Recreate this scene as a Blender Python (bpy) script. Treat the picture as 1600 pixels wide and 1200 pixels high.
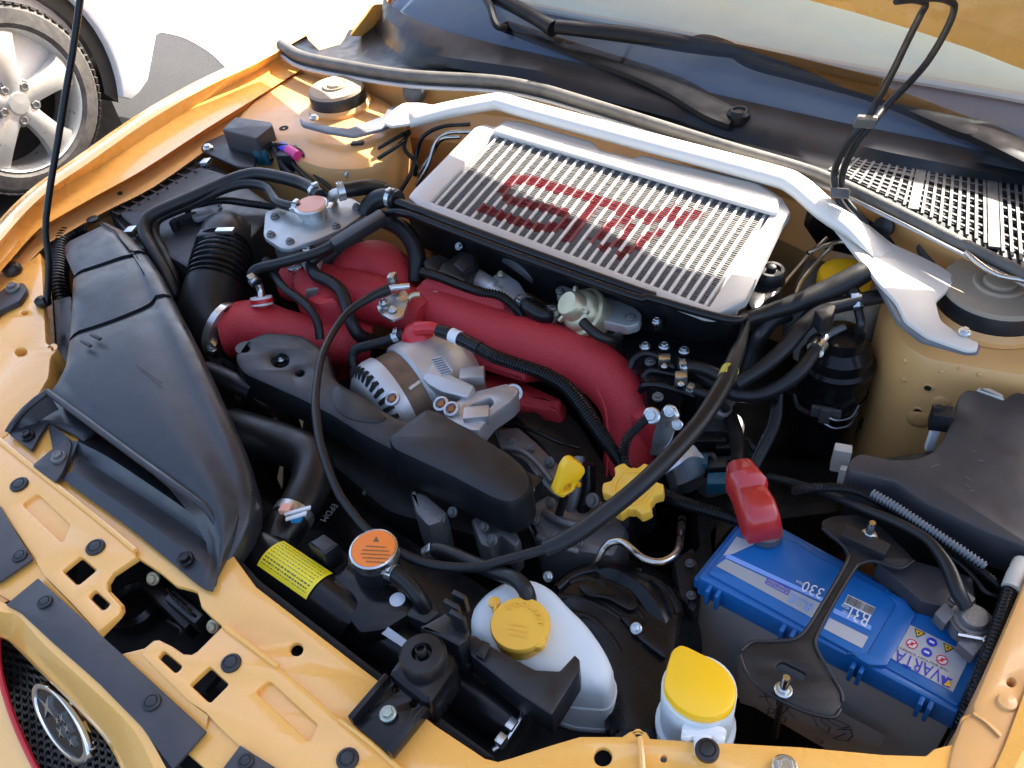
import bpy, bmesh, math, random
from mathutils import Vector, Matrix, noise
from mathutils.geometry import tessellate_polygon
random.seed(7)
for o in list(bpy.data.objects): bpy.data.objects.remove(o, do_unlink=True)
SC = bpy.context.scene; COL = SC.collection

# ---------------------------------------------------------------- camera
F = 1340.0; CH = 0.70                      # focal length in 1600-wide pixels, lens height above the slam panel
MR = Matrix(((0.79121011, -0.36048312, 0.49400251),
             (0.60370632, 0.58932913, -0.53687043),
             (-0.09759735, 0.72300975, 0.6839091)))
EYE = Vector((0, 0, CH))
cd = bpy.data.cameras.new('camera'); cam = bpy.data.objects.new('camera', cd); COL.objects.link(cam)
cam.matrix_world = Matrix.Translation(EYE) @ MR.to_4x4()
cd.sensor_width = 36; cd.lens = 36 * F / 1600; cd.clip_start = 0.02; cd.clip_end = 400
SC.camera = cam
# ---------------------------------------------------------------- sky, sun, exposure
SUN_EL, SUN_AZ = 42.5, 6.0                 # sun behind the car (+Y), a little towards +X
w = bpy.data.worlds.new('World'); SC.world = w; w.use_nodes = True
nt = w.node_tree; bg = nt.nodes['Background']
sk = nt.nodes.new('ShaderNodeTexSky'); sk.sky_type = 'NISHITA'; sk.sun_disc = False
sk.sun_elevation = math.radians(SUN_EL); sk.sun_rotation = math.radians(SUN_AZ)
sk.air_density = .75; sk.dust_density = 4.0; sk.ozone_density = 0.4; sk.altitude = 100
nt.links.new(sk.outputs[0], bg.inputs[0]); bg.inputs[1].default_value = 0.15
sl = bpy.data.lights.new('sun', 'SUN'); sl.energy = 5.0; sl.angle = math.radians(0.53); sl.color = (1, .93, .82)
so = bpy.data.objects.new('sun', sl); COL.objects.link(so)
_e, _a = math.radians(SUN_EL), math.radians(SUN_AZ)
SUND = Vector((math.sin(_a) * math.cos(_e), math.cos(_a) * math.cos(_e), math.sin(_e)))
so.rotation_euler = SUND.to_track_quat('Z', 'Y').to_euler(); so.location = (0, 0, 6)
SC.view_settings.view_transform = 'Standard'; SC.view_settings.look = 'None'
SC.view_settings.exposure = 2.2; SC.view_settings.gamma = 1
SC.render.engine = 'CYCLES'

# ---------------------------------------------------------------- measuring helpers
def P(px, py, z):                          # the place at height z that the photograph shows at (px, py)
    d = MR @ Vector((px - 800, -(py - 600), -F))
    return EYE + d * ((z - CH) / d.z)
def mpp(p): return -((MR.transposed() @ (p - EYE)).z) / F     # metres per photo pixel at p
UP = Vector((0, 0, 1))
class Plane:
    def __init__(s, a, b, c):
        s.o = P(*a); u = P(*b) - s.o; v = P(*c) - s.o
        s.u = u.normalized(); s.n = u.cross(v).normalized()
        if s.n.z < 0: s.n = -s.n
        s.v = s.n.cross(s.u)
    def at(s, px, py, h=0):
        d = MR @ Vector((px - 800, -(py - 600), -F)); o = s.o + s.n * h
        return EYE + d * ((o - EYE).dot(s.n) / d.dot(s.n))
def flat(z): return Plane((700, 800, z), (1100, 800, z), (900, 400, z))
# ---------------------------------------------------------------- materials
MATS = {}
def mat(name, col, rough=.5, metal=0, coat=0, var=.12, vscale=18, bump=0, bscale=300, dust=0, dcol=(.32, .27, .2), spec=.5, sss=0, rvar=.1, dscale=9, dlo=.5):
    m = bpy.data.materials.new(name); m.use_nodes = True; t = m.node_tree; N = t.nodes; L = t.links
    b = N['Principled BSDF']
    tc = N.new('ShaderNodeTexCoord')
    n1 = N.new('ShaderNodeTexNoise'); n1.inputs['Scale'].default_value = vscale; n1.inputs['Detail'].default_value = 6; n1.inputs['Roughness'].default_value = .65
    L.new(tc.outputs['Object'], n1.inputs['Vector'])
    mx = N.new('ShaderNodeMix'); mx.data_type = 'RGBA'
    mx.inputs[6].default_value = (*[c * (1 - var) for c in col], 1)
    mx.inputs[7].default_value = (*[min(1, c * (1 + var)) for c in col], 1)
    L.new(n1.outputs[0], mx.inputs[0]); out = mx.outputs[2]
    if dust:
        n2 = N.new('ShaderNodeTexNoise'); n2.inputs['Scale'].default_value = dscale; n2.inputs['Detail'].default_value = 9; n2.inputs['Roughness'].default_value = .75
        L.new(tc.outputs['Object'], n2.inputs['Vector'])
        r = N.new('ShaderNodeMapRange'); r.inputs[1].default_value = dlo - .08; r.inputs[2].default_value = dlo + .25; r.inputs[4].default_value = dust
        L.new(n2.outputs[0], r.inputs[0])
        m2 = N.new('ShaderNodeMix'); m2.data_type = 'RGBA'; m2.inputs[7].default_value = (*dcol, 1)
        L.new(r.outputs[0], m2.inputs[0]); L.new(out, m2.inputs[6]); out = m2.outputs[2]
    L.new(out, b.inputs['Base Color'])
    rr = N.new('ShaderNodeMapRange'); rr.inputs[1].default_value = .3; rr.inputs[2].default_value = .7
    rr.inputs[3].default_value = max(.02, rough - rvar); rr.inputs[4].default_value = min(1, rough + rvar)
    n3 = N.new('ShaderNodeTexNoise'); n3.inputs['Scale'].default_value = vscale * 2.3; n3.inputs['Detail'].default_value = 5
    L.new(tc.outputs['Object'], n3.inputs['Vector']); L.new(n3.outputs[0], rr.inputs[0]); L.new(rr.outputs[0], b.inputs['Roughness'])
    b.inputs['Metallic'].default_value = metal; b.inputs['Coat Weight'].default_value = coat; b.inputs['Coat Roughness'].default_value = .08
    b.inputs['Specular IOR Level'].default_value = spec
    if sss:
        b.inputs['Subsurface Weight'].default_value = sss; b.inputs['Subsurface Radius'].default_value = (.03, .03, .03); b.inputs['Subsurface Scale'].default_value = .6
    if bump:
        n4 = N.new('ShaderNodeTexNoise'); n4.inputs['Scale'].default_value = bscale; n4.inputs['Detail'].default_value = 3
        L.new(tc.outputs['Object'], n4.inputs['Vector'])
        bp = N.new('ShaderNodeBump'); bp.inputs['Strength'].default_value = bump; bp.inputs['Distance'].default_value = .002
        L.new(n4.outputs[0], bp.inputs['Height']); L.new(bp.outputs[0], b.inputs['Normal'])
    MATS[name] = m; return m
D = dict
mat('paint', (.85, .44, .095), .28, coat=.8, var=.03, dust=.10, dcol=(.62, .42, .2), rvar=.06, dscale=22)
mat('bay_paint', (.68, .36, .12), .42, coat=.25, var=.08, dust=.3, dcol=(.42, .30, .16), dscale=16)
mat('plastic', (.009, .010, .012), .40, var=.25, bump=.10, bscale=700, dust=.14, dcol=(.07, .065, .06), rvar=.10, dscale=40, dlo=.52)
mat('duct_plastic', (.020, .022, .027), .36, var=.2, bump=.10, bscale=900, dust=.16, dcol=(.10, .095, .09), rvar=.10, dscale=45, dlo=.52)
mat('grey_plastic', (.032, .032, .036), .44, var=.2, bump=.10, bscale=600, dust=.14, dcol=(.14, .12, .1))
mat('rubber', (.009, .009, .010), .40, var=.3, bump=.05, bscale=400, dust=.10, dcol=(.05, .046, .04), spec=.35)
mat('gloss_black', (.006, .006, .007), .26, var=.2, rvar=.08, dust=.05, dcol=(.03, .028, .026), spec=.3)
mat('foam', (.012, .012, .013), .95, var=.3, bump=.8, bscale=500, dust=.2, dcol=(.05, .05, .05))
mat('dark_metal', (.02, .02, .021), .5, .6, var=.4, dust=.4, dcol=(.10, .085, .06), bump=.25, bscale=120)
mat('cast_alu', (.56, .56, .55), .45, .7, var=.2, bump=.25, bscale=350, dust=.25, dcol=(.22, .2, .17))
mat('dull_alu', (.20, .20, .20), .55, .7, var=.3, bump=.3, bscale=250, dust=.5, dcol=(.10, .09, .075))
mat('tank_alu', (.42, .45, .46), .42, .7, var=.1, bump=.1, bscale=500, dust=.2, dcol=(.3, .27, .2))
mat('ic_alu', (.55, .545, .52), .45, .35, var=.06, bump=.1, bscale=300, dust=.15, dcol=(.45, .42, .36))
mat('ic_fin', (.17, .165, .155), .5, .3, var=.3, dust=.3, dcol=(.16, .14, .12))
mat('ic_red', (.13, .004, .011), .4, var=.15)
mat('bar_silver', (.74, .70, .62), .5, .15, var=.05, dust=.2, dcol=(.5, .45, .36))
mat('bracket_grey', (.17, .185, .20), .5, .3, var=.1, dust=.2, dcol=(.3, .25, .2), bump=.1)
mat('zinc', (.62, .64, .62), .28, 1, var=.15, rvar=.12, dust=.2, dcol=(.3, .28, .22))
mat('green_zinc', (.36, .40, .34), .4, .8, var=.2, dust=.2)
mat('bracket_zinc', (.52, .55, .55), .3, .9, var=.1, dust=.1)
mat('gold_zinc', (.55, .50, .33), .42, .7, var=.15, dust=.2, dcol=(.3, .26, .14))
mat('steel_pipe', (.5, .47, .42), .25, 1, var=.15)
mat('wrinkle_red', (.50, .024, .032), .45, var=.12, vscale=30, bump=.8, bscale=520, dust=.15, dcol=(.18, .05, .05), dscale=20)
mat('bright_red', (.52, .015, .02), .35, var=.1)
mat('clear_red', (.42, .02, .02), .3, var=.2, dust=.3, dcol=(.3, .1, .08), coat=.3)
mat('yellow', (.85, .47, .05), .42, var=.05, dust=.12, dcol=(.6, .4, .15))
mat('bright_yellow', (.92, .52, .01), .35, var=.04, dust=.08, dcol=(.6, .4, .1))
mat('blue', (.005, .13, .40), .38, var=.12, dust=.18, dcol=(.12, .14, .18), dscale=14)
mat('pale_blue', (.2, .36, .75), .4, var=.08)
mat('batt_grey', (.38, .40, .39), .6, var=.1, dust=.25, dcol=(.2, .19, .17))
mat('label_grey', (.33, .36, .38), .5, var=.15, dust=.35, dcol=(.40, .34, .25), dscale=20)
mat('label_silver', (.50, .52, .54), .42, .2, var=.1, dust=.25, dcol=(.3, .28, .25), dscale=30)
mat('label_blue', (.03, .04, .45), .4, var=.05)
mat('label_yellow', (.9, .75, .02), .4, var=.04)
mat('label_red', (.7, .03, .04), .4)
mat('label_orange', (.85, .20, .02), .38, var=.06)
mat('label_pink', (.80, .36, .24), .4, var=.08, dust=.3, dcol=(.8, .55, .45))
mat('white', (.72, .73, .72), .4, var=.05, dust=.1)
mat('milk', (.66, .74, .76), .45, var=.05, sss=.35, dust=.12, dcol=(.5, .48, .42))
mat('faint_ink', (.10, .085, .03), .5)
mat('ink', (.015, .015, .018), .5)
mat('dusty_cap', (.32, .25, .17), .7, var=.15, dust=.6, dcol=(.30, .24, .17), bump=.3, bscale=200, dlo=.42)
mat('seal', (.06, .057, .053), .6, var=.2, bump=.2, bscale=300, dust=.6, dcol=(.2, .18, .15), dlo=.45)
mat('seal_edge', (.42, .41, .39), .45, .2, var=.1, dust=.2)
mat('copper', (.30, .10, .03), .4, .6, var=.4)
mat('laminate', (.17, .11, .07), .55, .4, var=.5, vscale=60)
mat('cowl', (.010, .011, .013), .38, var=.2, bump=.06, bscale=500, dust=.10, dcol=(.06, .055, .05), spec=.28)
mat('satin_black', (.010, .0105, .012), .42, var=.2, bump=.08, bscale=300, dust=.2, dcol=(.06, .058, .056), spec=.4, dscale=30)
mat('cowl_grille', (.05, .05, .05), .6, var=.2, dust=.5, dcol=(.22, .2, .18))
mat('wiper', (.005, .005, .006), .5, var=.2, spec=.25)
mat('chrome', (.55, .56, .58), .14, 1, var=.02)
mat('rim', (.55, .55, .53), .35, .6, var=.06, dust=.2, dcol=(.35, .32, .28))
mat('tyre', (.045, .042, .040), .8, var=.3, dust=.6, dcol=(.20, .18, .155), bump=.3, bscale=100)
mat('white_car', (.80, .80, .79), .25, coat=.6, var=.02)
mat('asphalt', (.022, .022, .024), .9, var=.35, vscale=60, bump=.8, bscale=150, dust=.4, dcol=(.035, .034, .033), dscale=3)
mat('concrete', (.45, .44, .41), .9, var=.12, vscale=12, bump=.4, bscale=80)
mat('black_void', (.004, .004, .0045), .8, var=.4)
mat('dash_sky_tint', (.20, .27, .40), .6, var=.08)  # blue of the sky reflected in the windscreen, put into the dash colour
mat('dash_sky_glare', (.74, .90, .92), .5, var=.12, vscale=14)  # bright sky glare on the glass, put into the dash colour
mat('cyan', (.02, .3, .6), .4); mat('magenta', (.75, .05, .25), .35); mat('teal', (.01, .09, .13), .4); mat('violet', (.1, .08, .55), .35)
mat('tape', (.5, .42, .05), .5, var=.2)
mat('old_white', (.55, .53, .46), .6, var=.25, dust=.5, dcol=(.3, .27, .2), dscale=40)
gm = bpy.data.materials.new('glass'); gm.use_nodes = True; _t = gm.node_tree; _t.nodes.clear()
_o = _t.nodes.new('ShaderNodeOutputMaterial'); _x = _t.nodes.new('ShaderNodeMixShader'); _f = _t.nodes.new('ShaderNodeFresnel'); _f.inputs[0].default_value = 1.5
_tr = _t.nodes.new('ShaderNodeBsdfTransparent'); _tr.inputs[0].default_value = (.78, .88, .90, 1); _g = _t.nodes.new('ShaderNodeBsdfGlossy'); _g.inputs['Roughness'].default_value = .02
_t.links.new(_f.outputs[0], _x.inputs[0]); _t.links.new(_tr.outputs[0], _x.inputs[1]); _t.links.new(_g.outputs[0], _x.inputs[2]); _t.links.new(_x.outputs[0], _o.inputs[0]); MATS['glass'] = gm

# ---------------------------------------------------------------- things and parts
def thing(name, label, cat, base, group=None):
    o = bpy.data.objects.new(name, None); COL.objects.link(o); o.location = base; o.empty_display_size = .02
    o['label'] = label; o['category'] = cat
    if group: o['group'] = group
    return o
def world_loc(o):
    v = Vector(o.location)
    while o.parent: o = o.parent; v = v + Vector(o.location)
    return v
def put(name, me, parent=None, label=None, cat=None, group=None, kind=None):
    o = bpy.data.objects.new(name, me); COL.objects.link(o)
    if parent is not None:
        o.parent = parent
        o.matrix_parent_inverse = Matrix.Translation(-world_loc(parent)) if parent.type == 'EMPTY' else Matrix.Identity(4)
    if label: o['label'] = label
    if cat: o['category'] = cat
    if group: o['group'] = group
    if kind: o['kind'] = kind
    return o
def mesh_of(bm, m, ang=38, name='mesh'):
    bmesh.ops.recalc_face_normals(bm, faces=bm.faces)
    ca = math.radians(ang)
    for f in bm.faces: f.smooth = True
    for e in bm.edges:
        if len(e.link_faces) == 2 and e.calc_face_angle(0) > ca: e.smooth = False
    me = bpy.data.meshes.new(name); bm.to_mesh(me); bm.free()
    for x in (m if isinstance(m, (list, tuple)) else [m]): me.materials.append(MATS[x])
    return me
def part(name, bm, m, parent=None, label=None, cat=None, group=None, kind=None, ang=38):
    return put(name, mesh_of(bm, m, ang, name), parent, label, cat, group, kind)
def BM(): return bmesh.new()
# ---------------------------------------------------------------- shapes
def rnd(pts, r, n=4):                       # round the corners of a 2-D outline
    out = []; k = len(pts)
    for i in range(k):
        a, b, c = Vector(pts[i - 1][:2]), Vector(pts[i][:2]), Vector(pts[(i + 1) % k][:2])
        u, v = a - b, c - b; q = min(r, u.length * .45, v.length * .45)
        if u.length < 1e-6 or v.length < 1e-6: continue
        p0, p2 = b + u.normalized() * q, b + v.normalized() * q
        for j in range(n + 1):
            t = j / n; out.append(tuple(p0 * (1 - t) ** 2 + b * 2 * t * (1 - t) + p2 * t * t))
    return out
def circ(cx, cy, r, n=20, k=1): return [(cx + r * math.cos(2 * math.pi * i / n), cy + r * k * math.sin(2 * math.pi * i / n)) for i in range(n)]
def area2(l): return sum(l[i - 1].x * l[i].y - l[i].x * l[i - 1].y for i in range(len(l))) / 2
def slab2(bm, o, u, v, n, loops, t, bev=0, warp=None):
    """extruded outline(s) given in the (u,v) frame at o; first loop outer, others holes; top face at o"""
    L2 = []
    for k, l in enumerate(loops):
        l = [Vector((p[0], p[1])) for p in l]
        if (area2(l) > 0) != (k == 0): l.reverse()
        L2.append(l)
    def inset(l, d):
        out = []; m = len(l)
        for i in range(m):
            a, b, c = l[i - 1], l[i], l[(i + 1) % m]
            e1, e2 = (b - a), (c - b)
            if e1.length < 1e-9 or e2.length < 1e-9: out.append(b.copy()); continue
            n1 = Vector((-e1.y, e1.x)).normalized(); n2 = Vector((-e2.y, e2.x)).normalized()
            h = n1 + n2
            if h.length < .2: out.append(b + n1 * d); continue
            h.normalize(); out.append(b + h * d / max(.45, h.dot(n1)))
        return out
    rings = [(0, 0)]
    if bev: rings = [(bev, 0), (bev * .3, bev * .3), (0, bev)]
    levels = rings + [(0, t)]
    ids = []
    for (ins, dz) in levels:
        row = []
        for l in L2:
            row.append([bm.verts.new(o + u * q.x + v * q.y - n * dz) for q in (inset(l, ins) if ins else l)])
        ids.append(row)
    for a, b in zip(ids, ids[1:]):
        for la, lb in zip(a, b):
            m = len(la)
            for i in range(m):
                bm.faces.new((la[i - 1], la[i], lb[i], lb[i - 1]))
    for row, flip in ((ids[0], False), (ids[-1], True)):
        fl = [x for l in row for x in l]
        lists = [[Vector((( x.co - o).dot(u), (x.co - o).dot(v), 0)) for x in l] for l in row]
        for tri in tessellate_polygon(lists):
            try: bm.faces.new([fl[i] for i in (tri if not flip else tri[::-1])])
            except ValueError: pass
def slab(bm, pl, outer, t, bev=0, holes=(), h=0, r=0):
    """slab whose top face has the outline `outer` (photo pixels) on plane pl; r rounds the corners (pixels)"""
    if not isinstance(pl, Plane): pl = flat(pl)
    if r: outer = rnd(outer, r)
    o = pl.o + pl.n * h
    loops = [[((pl.at(*p, h) - o).dot(pl.u), (pl.at(*p, h) - o).dot(pl.v)) for p in l] for l in [outer] + list(holes)]
    slab2(bm, o, pl.u, pl.v, pl.n, loops, t, bev); return bm
def crv(pts, n=8):                          # Catmull-Rom through points (Vectors or tuples of any length)
    pts = [tuple(p) for p in pts]; out = []
    if len(pts) < 3: 
        return [tuple(a + (b - a) * i / n for a, b in zip(pts[0], pts[1])) for i in range(n + 1)]
    q = [tuple(2 * a - b for a, b in zip(pts[0], pts[1]))] + pts + [tuple(2 * a - b for a, b in zip(pts[-1], pts[-2]))]
    for i in range(1, len(q) - 2):
        for j in range(n):
            t = j / n
            out.append(tuple(.5 * (2 * b + (c - a) * t + (2 * a - 5 * b + 4 * c - d) * t * t + (3 * b - a - 3 * c + d) * t ** 3) for a, b, c, d in zip(q[i - 1], q[i], q[i + 1], q[i + 2])))
    out.append(pts[-1]); return out
def frames(pts):
    T = [(pts[min(i + 1, len(pts) - 1)] - pts[max(i - 1, 0)]).normalized() for i in range(len(pts))]
    x = T[0].orthogonal().normalized(); out = []
    for t in T:
        x = (x - t * x.dot(t)); x = x.normalized() if x.length > 1e-6 else t.orthogonal().normalized()
        out.append((x, t.cross(x))) 
    return out
def sweep(bm, pts, rad, seg=12, cap=True, sq=None):
    fr = frames(pts); rings = []
    for i, (p, (x, y)) in enumerate(zip(pts, fr)):
        r = rad[i] if isinstance(rad, (list, tuple)) else rad
        rings.append([bm.verts.new(p + x * r * math.cos(2 * math.pi * j / seg) + y * r * math.sin(2 * math.pi * j / seg)) for j in range(seg)])
    for a, b in zip(rings, rings[1:]):
        for j in range(seg): bm.faces.new((a[j - 1], a[j], b[j], b[j - 1]))
    if cap: bm.faces.new(rings[0]); bm.faces.new(rings[-1][::-1])
    return bm
def path(px, n=8):                          # photo polyline (x,y,z[,r]) -> smooth 3-D points, radii
    c = crv(px, n); pts = [P(*q[:3]) for q in c]
    return pts, c
def tube(bm, px, rpx, seg=12, n=8, cap=True, ribs=0, amp=.18):
    """tube through photo points (x,y,z) or (x,y,z,r); radius in photo pixels at that depth; ribs = rib pitch in px"""
    c = crv(px, n); pts = [P(*q[:3]) for q in c]
    rr = [(q[3] if len(q) > 3 else rpx) * mpp(p) for q, p in zip(c, pts)]
    if ribs:
        s = [0]
        for a, b in zip(pts, pts[1:]): s.append(s[-1] + (b - a).length)
        pit = ribs * mpp(pts[len(pts) // 2]); k = max(2, int(s[-1] / pit)); np_, nr = [], []
        m = k * 4; j = 0
        for i in range(m + 1):
            d = s[-1] * i / m
            while j < len(s) - 2 and s[j + 1] < d: j += 1
            t = (d - s[j]) / max(1e-9, s[j + 1] - s[j]); t = min(1, max(0, t))
            np_.append(pts[j].lerp(pts[j + 1], t)); r = rr[j] * (1 - t) + rr[j + 1] * t
            nr.append(r * (1 - amp if i % 4 in (0, 3) else 1))
        pts, rr = np_, nr
    return sweep(bm, pts, rr, seg, cap)
def lathe(bm, base, axis, prof, seg=28, k=1, xdir=None, cap=True):
    """turned shape: prof = [(radius, height)...] in metres along axis from base"""
    a = axis.normalized(); x = (xdir - a * xdir.dot(a)).normalized() if xdir else a.orthogonal().normalized(); y = a.cross(x); rings = []
    for r, h in prof:
        rings.append([bm.verts.new(base + a * h + x * r * math.cos(2 * math.pi * j / seg) + y * r * k * math.sin(2 * math.pi * j / seg)) for j in range(seg)])
    for p, q in zip(rings, rings[1:]):
        for j in range(seg): bm.faces.new((p[j - 1], p[j], q[j], q[j - 1]))
    if cap:
        if prof[0][0] > 1e-5: bm.faces.new(rings[0][::-1])
        if prof[-1][0] > 1e-5: bm.faces.new(rings[-1])
    return bm
def box(bm, c, x, y, z, bev=0):
    """box centred at c with half-extent vectors x,y,z"""
    vs = [bm.verts.new(c + x * i + y * j + z * k) for i in (-1, 1) for j in (-1, 1) for k in (-1, 1)]
    fs = [bm.faces.new([vs[i] for i in q]) for q in ((0, 1, 3, 2), (4, 6, 7, 5), (0, 4, 5, 1), (2, 3, 7, 6), (0, 2, 6, 4), (1, 5, 7, 3))]
    if bev:
        es = list({e for f in fs for e in f.edges})
        bmesh.ops.bevel(bm, geom=es, offset=bev, segments=2, affect='EDGES', profile=.6)
    return bm
def loft(bm, rings, closed=True, caps=True):
    R = [[bm.verts.new(p) for p in r] for r in rings]; m = len(R[0])
    for a, b in zip(R, R[1:]):
        for j in range(0 if closed else 1, m):
            try: bm.faces.new((a[j - 1], a[j], b[j], b[j - 1]))
            except ValueError: pass
    if closed and caps: bm.faces.new(R[0][::-1]); bm.faces.new(R[-1])
    return R
def thick(bm, t):
    """give an open surface a thickness t, away from its upper side"""
    bmesh.ops.recalc_face_normals(bm, faces=bm.faces); bm.normal_update(); fs = list(bm.faces); vs = list(bm.verts)
    if sum(f.normal.z * f.calc_area() for f in fs) < 0:
        for f in fs: f.normal_flip()
        bm.normal_update()
    be = [e for e in bm.edges if len(e.link_faces) == 1]; mp = {v: bm.verts.new(v.co - v.normal * t) for v in vs}
    for f in fs: bm.faces.new([mp[v] for v in reversed(f.verts)])
    for e in be:
        a, b = e.verts; bm.faces.new((a, b, mp[b], mp[a]))
def sheet(bm, lines, t=0, sub=1):
    """surface through photo polylines (x,y,z); every line has the same number of points; t = thickness"""
    G = [[P(*q) for q in (crv(l, sub) if sub > 1 else l)] for l in lines]
    loft(bm, G, closed=False)
    if t: thick(bm, t)
    return bm
# shared small hardware ------------------------------------------------
def _bolt_mesh(flange=True):
    bm = BM()
    if flange: lathe(bm, Vector((0, 0, 0)), UP, [(1, -.25), (1, .12), (.86, .25), (.6, .25)], 20)
    lathe(bm, Vector((0, 0, .2)), UP, [(.66, 0), (.66, .42), (.58, .5), (.40, .5), (.36, .42), (0, .42)], 6)
    return bm
BOLT = {m: mesh_of(_bolt_mesh(), m, 30, 'bolt') for m in ('zinc', 'green_zinc', 'dull_alu', 'gloss_black', 'gold_zinc')}
def bolt(parent, px, py, z, r=9, m='zinc', axis=None, name='bolt', label=None, at=None):
    p = at if at is not None else P(px, py, z); a = (axis or UP).normalized(); s = r * mpp(p)
    o = put(name, BOLT[m], parent)
    q = a.to_track_quat('Z', 'Y').to_matrix().to_4x4() @ Matrix.Rotation(random.random() * 1.0, 4, 'Z')
    o.matrix_basis = Matrix.Translation(p) @ q @ Matrix.Scale(s, 4)
    if label: o['label'] = label
    return o
def _clip_mesh():
    bm = BM(); lathe(bm, Vector((0, 0, 0)), UP, [(1, -.3), (1, .1), (.93, .2), (.72, .24), (.68, .16), (.62, .16), (.56, .26), (.3, .30), (0, .30)], 26); return bm
CLIP = mesh_of(_clip_mesh(), 'plastic', 30, 'clip')
def clip(parent, px, py, z, r=14, axis=None):
    p = P(px, py, z); s = r * mpp(p); o = put('clip', CLIP, parent)
    q = (axis or UP).normalized().to_track_quat('Z', 'Y').to_matrix().to_4x4() @ Matrix.Rotation(random.random() * 3, 4, 'Z')
    o.matrix_basis = Matrix.Translation(p) @ q @ Matrix.Scale(s, 4); return o
def band(parent, pts, i, r, wdt, m='zinc', name='clamp_band', th=1.12):
    """a hose clamp band round point i of a 3-D path"""
    a = (pts[min(i + 1, len(pts) - 1)] - pts[max(0, i - 1)]).normalized(); bm = BM()
    lathe(bm, pts[i] - a * wdt / 2, a, [(r * .98, 0), (r * th, 0), (r * th, wdt), (r * .98, wdt)], 24)
    return part(name, bm, m, parent)
def txt(parent, s, a, b, hgt, pl, m='ink', h=.0006, depth=.0003, name='lettering', mid=False):
    """flat lettering: baseline from photo pixel a to b on plane pl, letter height hgt metres"""
    if not isinstance(pl, Plane): pl = flat(pl)
    cu = bpy.data.curves.new('t', 'FONT'); cu.body = s; cu.size = 1; cu.extrude = 0; cu.resolution_u = 2
    to = bpy.data.objects.new('t', cu); COL.objects.link(to); bpy.context.view_layer.update()
    me = bpy.data.meshes.new_from_object(to.evaluated_get(bpy.context.evaluated_depsgraph_get()))
    bpy.data.objects.remove(to)
    A, B = pl.at(*a, h), pl.at(*b, h); u = (B - A); ln = u.length; u.normalize(); v = pl.n.cross(u)
    xs = [q.co.x for q in me.vertices]; x0, x1 = min(xs), max(xs); sx = ln / (x1 - x0); sy = hgt / .70
    for q in me.vertices: q.co = A + u * (q.co.x - x0) * sx + v * q.co.y * sy
    me.materials.clear(); me.materials.append(MATS[m])
    return put(name, me, parent)
def decal(bm, pl, poly, h=.0005, r=0):
    if not isinstance(pl, Plane): pl = flat(pl)
    return slab(bm, pl, poly, .0003, 0, h=h, r=r)
def dashes(bm, pl, a, b, c, rows, h=.0008, fill=.5, seed=1):
    """rows of tiny print (too small to read) in the photo parallelogram a-b-c (a->b along a line, a->c across lines)"""
    rg = random.Random(seed); A, B, C = pl.at(*a, h), pl.at(*b, h), pl.at(*c, h); u, v = B - A, C - A
    for i in range(rows):
        x = 0.0
        while x < .97:
            wd = rg.uniform(.015, .06); y0 = (i + .5 - fill / 2) / rows; y1 = (i + .5 + fill / 2) / rows; x1 = min(.98, x + wd)
            vs = [bm.verts.new(A + u * q + v * s) for q, s in ((x, y0), (x1, y0), (x1, y1), (x, y1))]; bm.faces.new(vs)
            x = x1 + rg.uniform(.008, .022)
    return bm
def solo_tube(name, label, cat, px, r, m='rubber', group=None, seg=14, ribs=0, amp=.18, n=8, cl=(), cm='bracket_zinc'):
    bm = BM(); tube(bm, px, r, seg, n, True, ribs, amp)
    o = part(name, bm, m, None, label, cat, group); c = crv(px, n); pts = [P(*q[:3]) for q in c]
    for t in cl:
        i = int(t * (len(pts) - 1)); rr = (c[i][3] if len(c[i]) > 3 else r) * mpp(pts[i]); band(o, pts, i, rr, .008, cm, 'clamp_band', 1.1)
        a = (pts[min(i + 1, len(pts) - 1)] - pts[max(0, i - 1)]).normalized(); s = a.cross(UP).normalized(); bm = BM(); box(bm, pts[i] + UP * rr * 1.15 + s * rr * .3, s * .005, a * .0035, UP * .0025, .0008); part('clamp_ear', bm, cm, o)
    return o
# ================================================================ the setting
GZ = -.72
bm = BM(); vs = [bm.verts.new(Vector(q)) for q in ((-90, -90, GZ), (90, -90, GZ), (90, 90, GZ), (-90, 90, GZ))]; bm.faces.new(vs)
part('ground', bm, 'asphalt', kind='structure')
bm = BM()
pv = [P(240, 48, GZ + .002), P(285, 58, GZ + .002), P(325, 80, GZ + .002), P(352, 104, GZ + .002), P(372, 118, GZ + .002)]
pv = [Vector(q) for q in crv(pv, 5)]
loop = pv + [Vector((0.5, 4.2, GZ + .002)), Vector((4, 5, GZ + .002)), Vector((4, 30, GZ + .002)), Vector((-30, 30, GZ + .002)), Vector((-30, 3.2, GZ + .002))]
bm.faces.new([bm.verts.new(q) for q in loop])
part('pavement', bm, 'concrete', kind='structure')

# ================================================================ the car body
car = thing('car', 'yellow car with its bonnet propped open over the engine bay', 'car', Vector((-.62, 1.2, GZ)))
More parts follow.
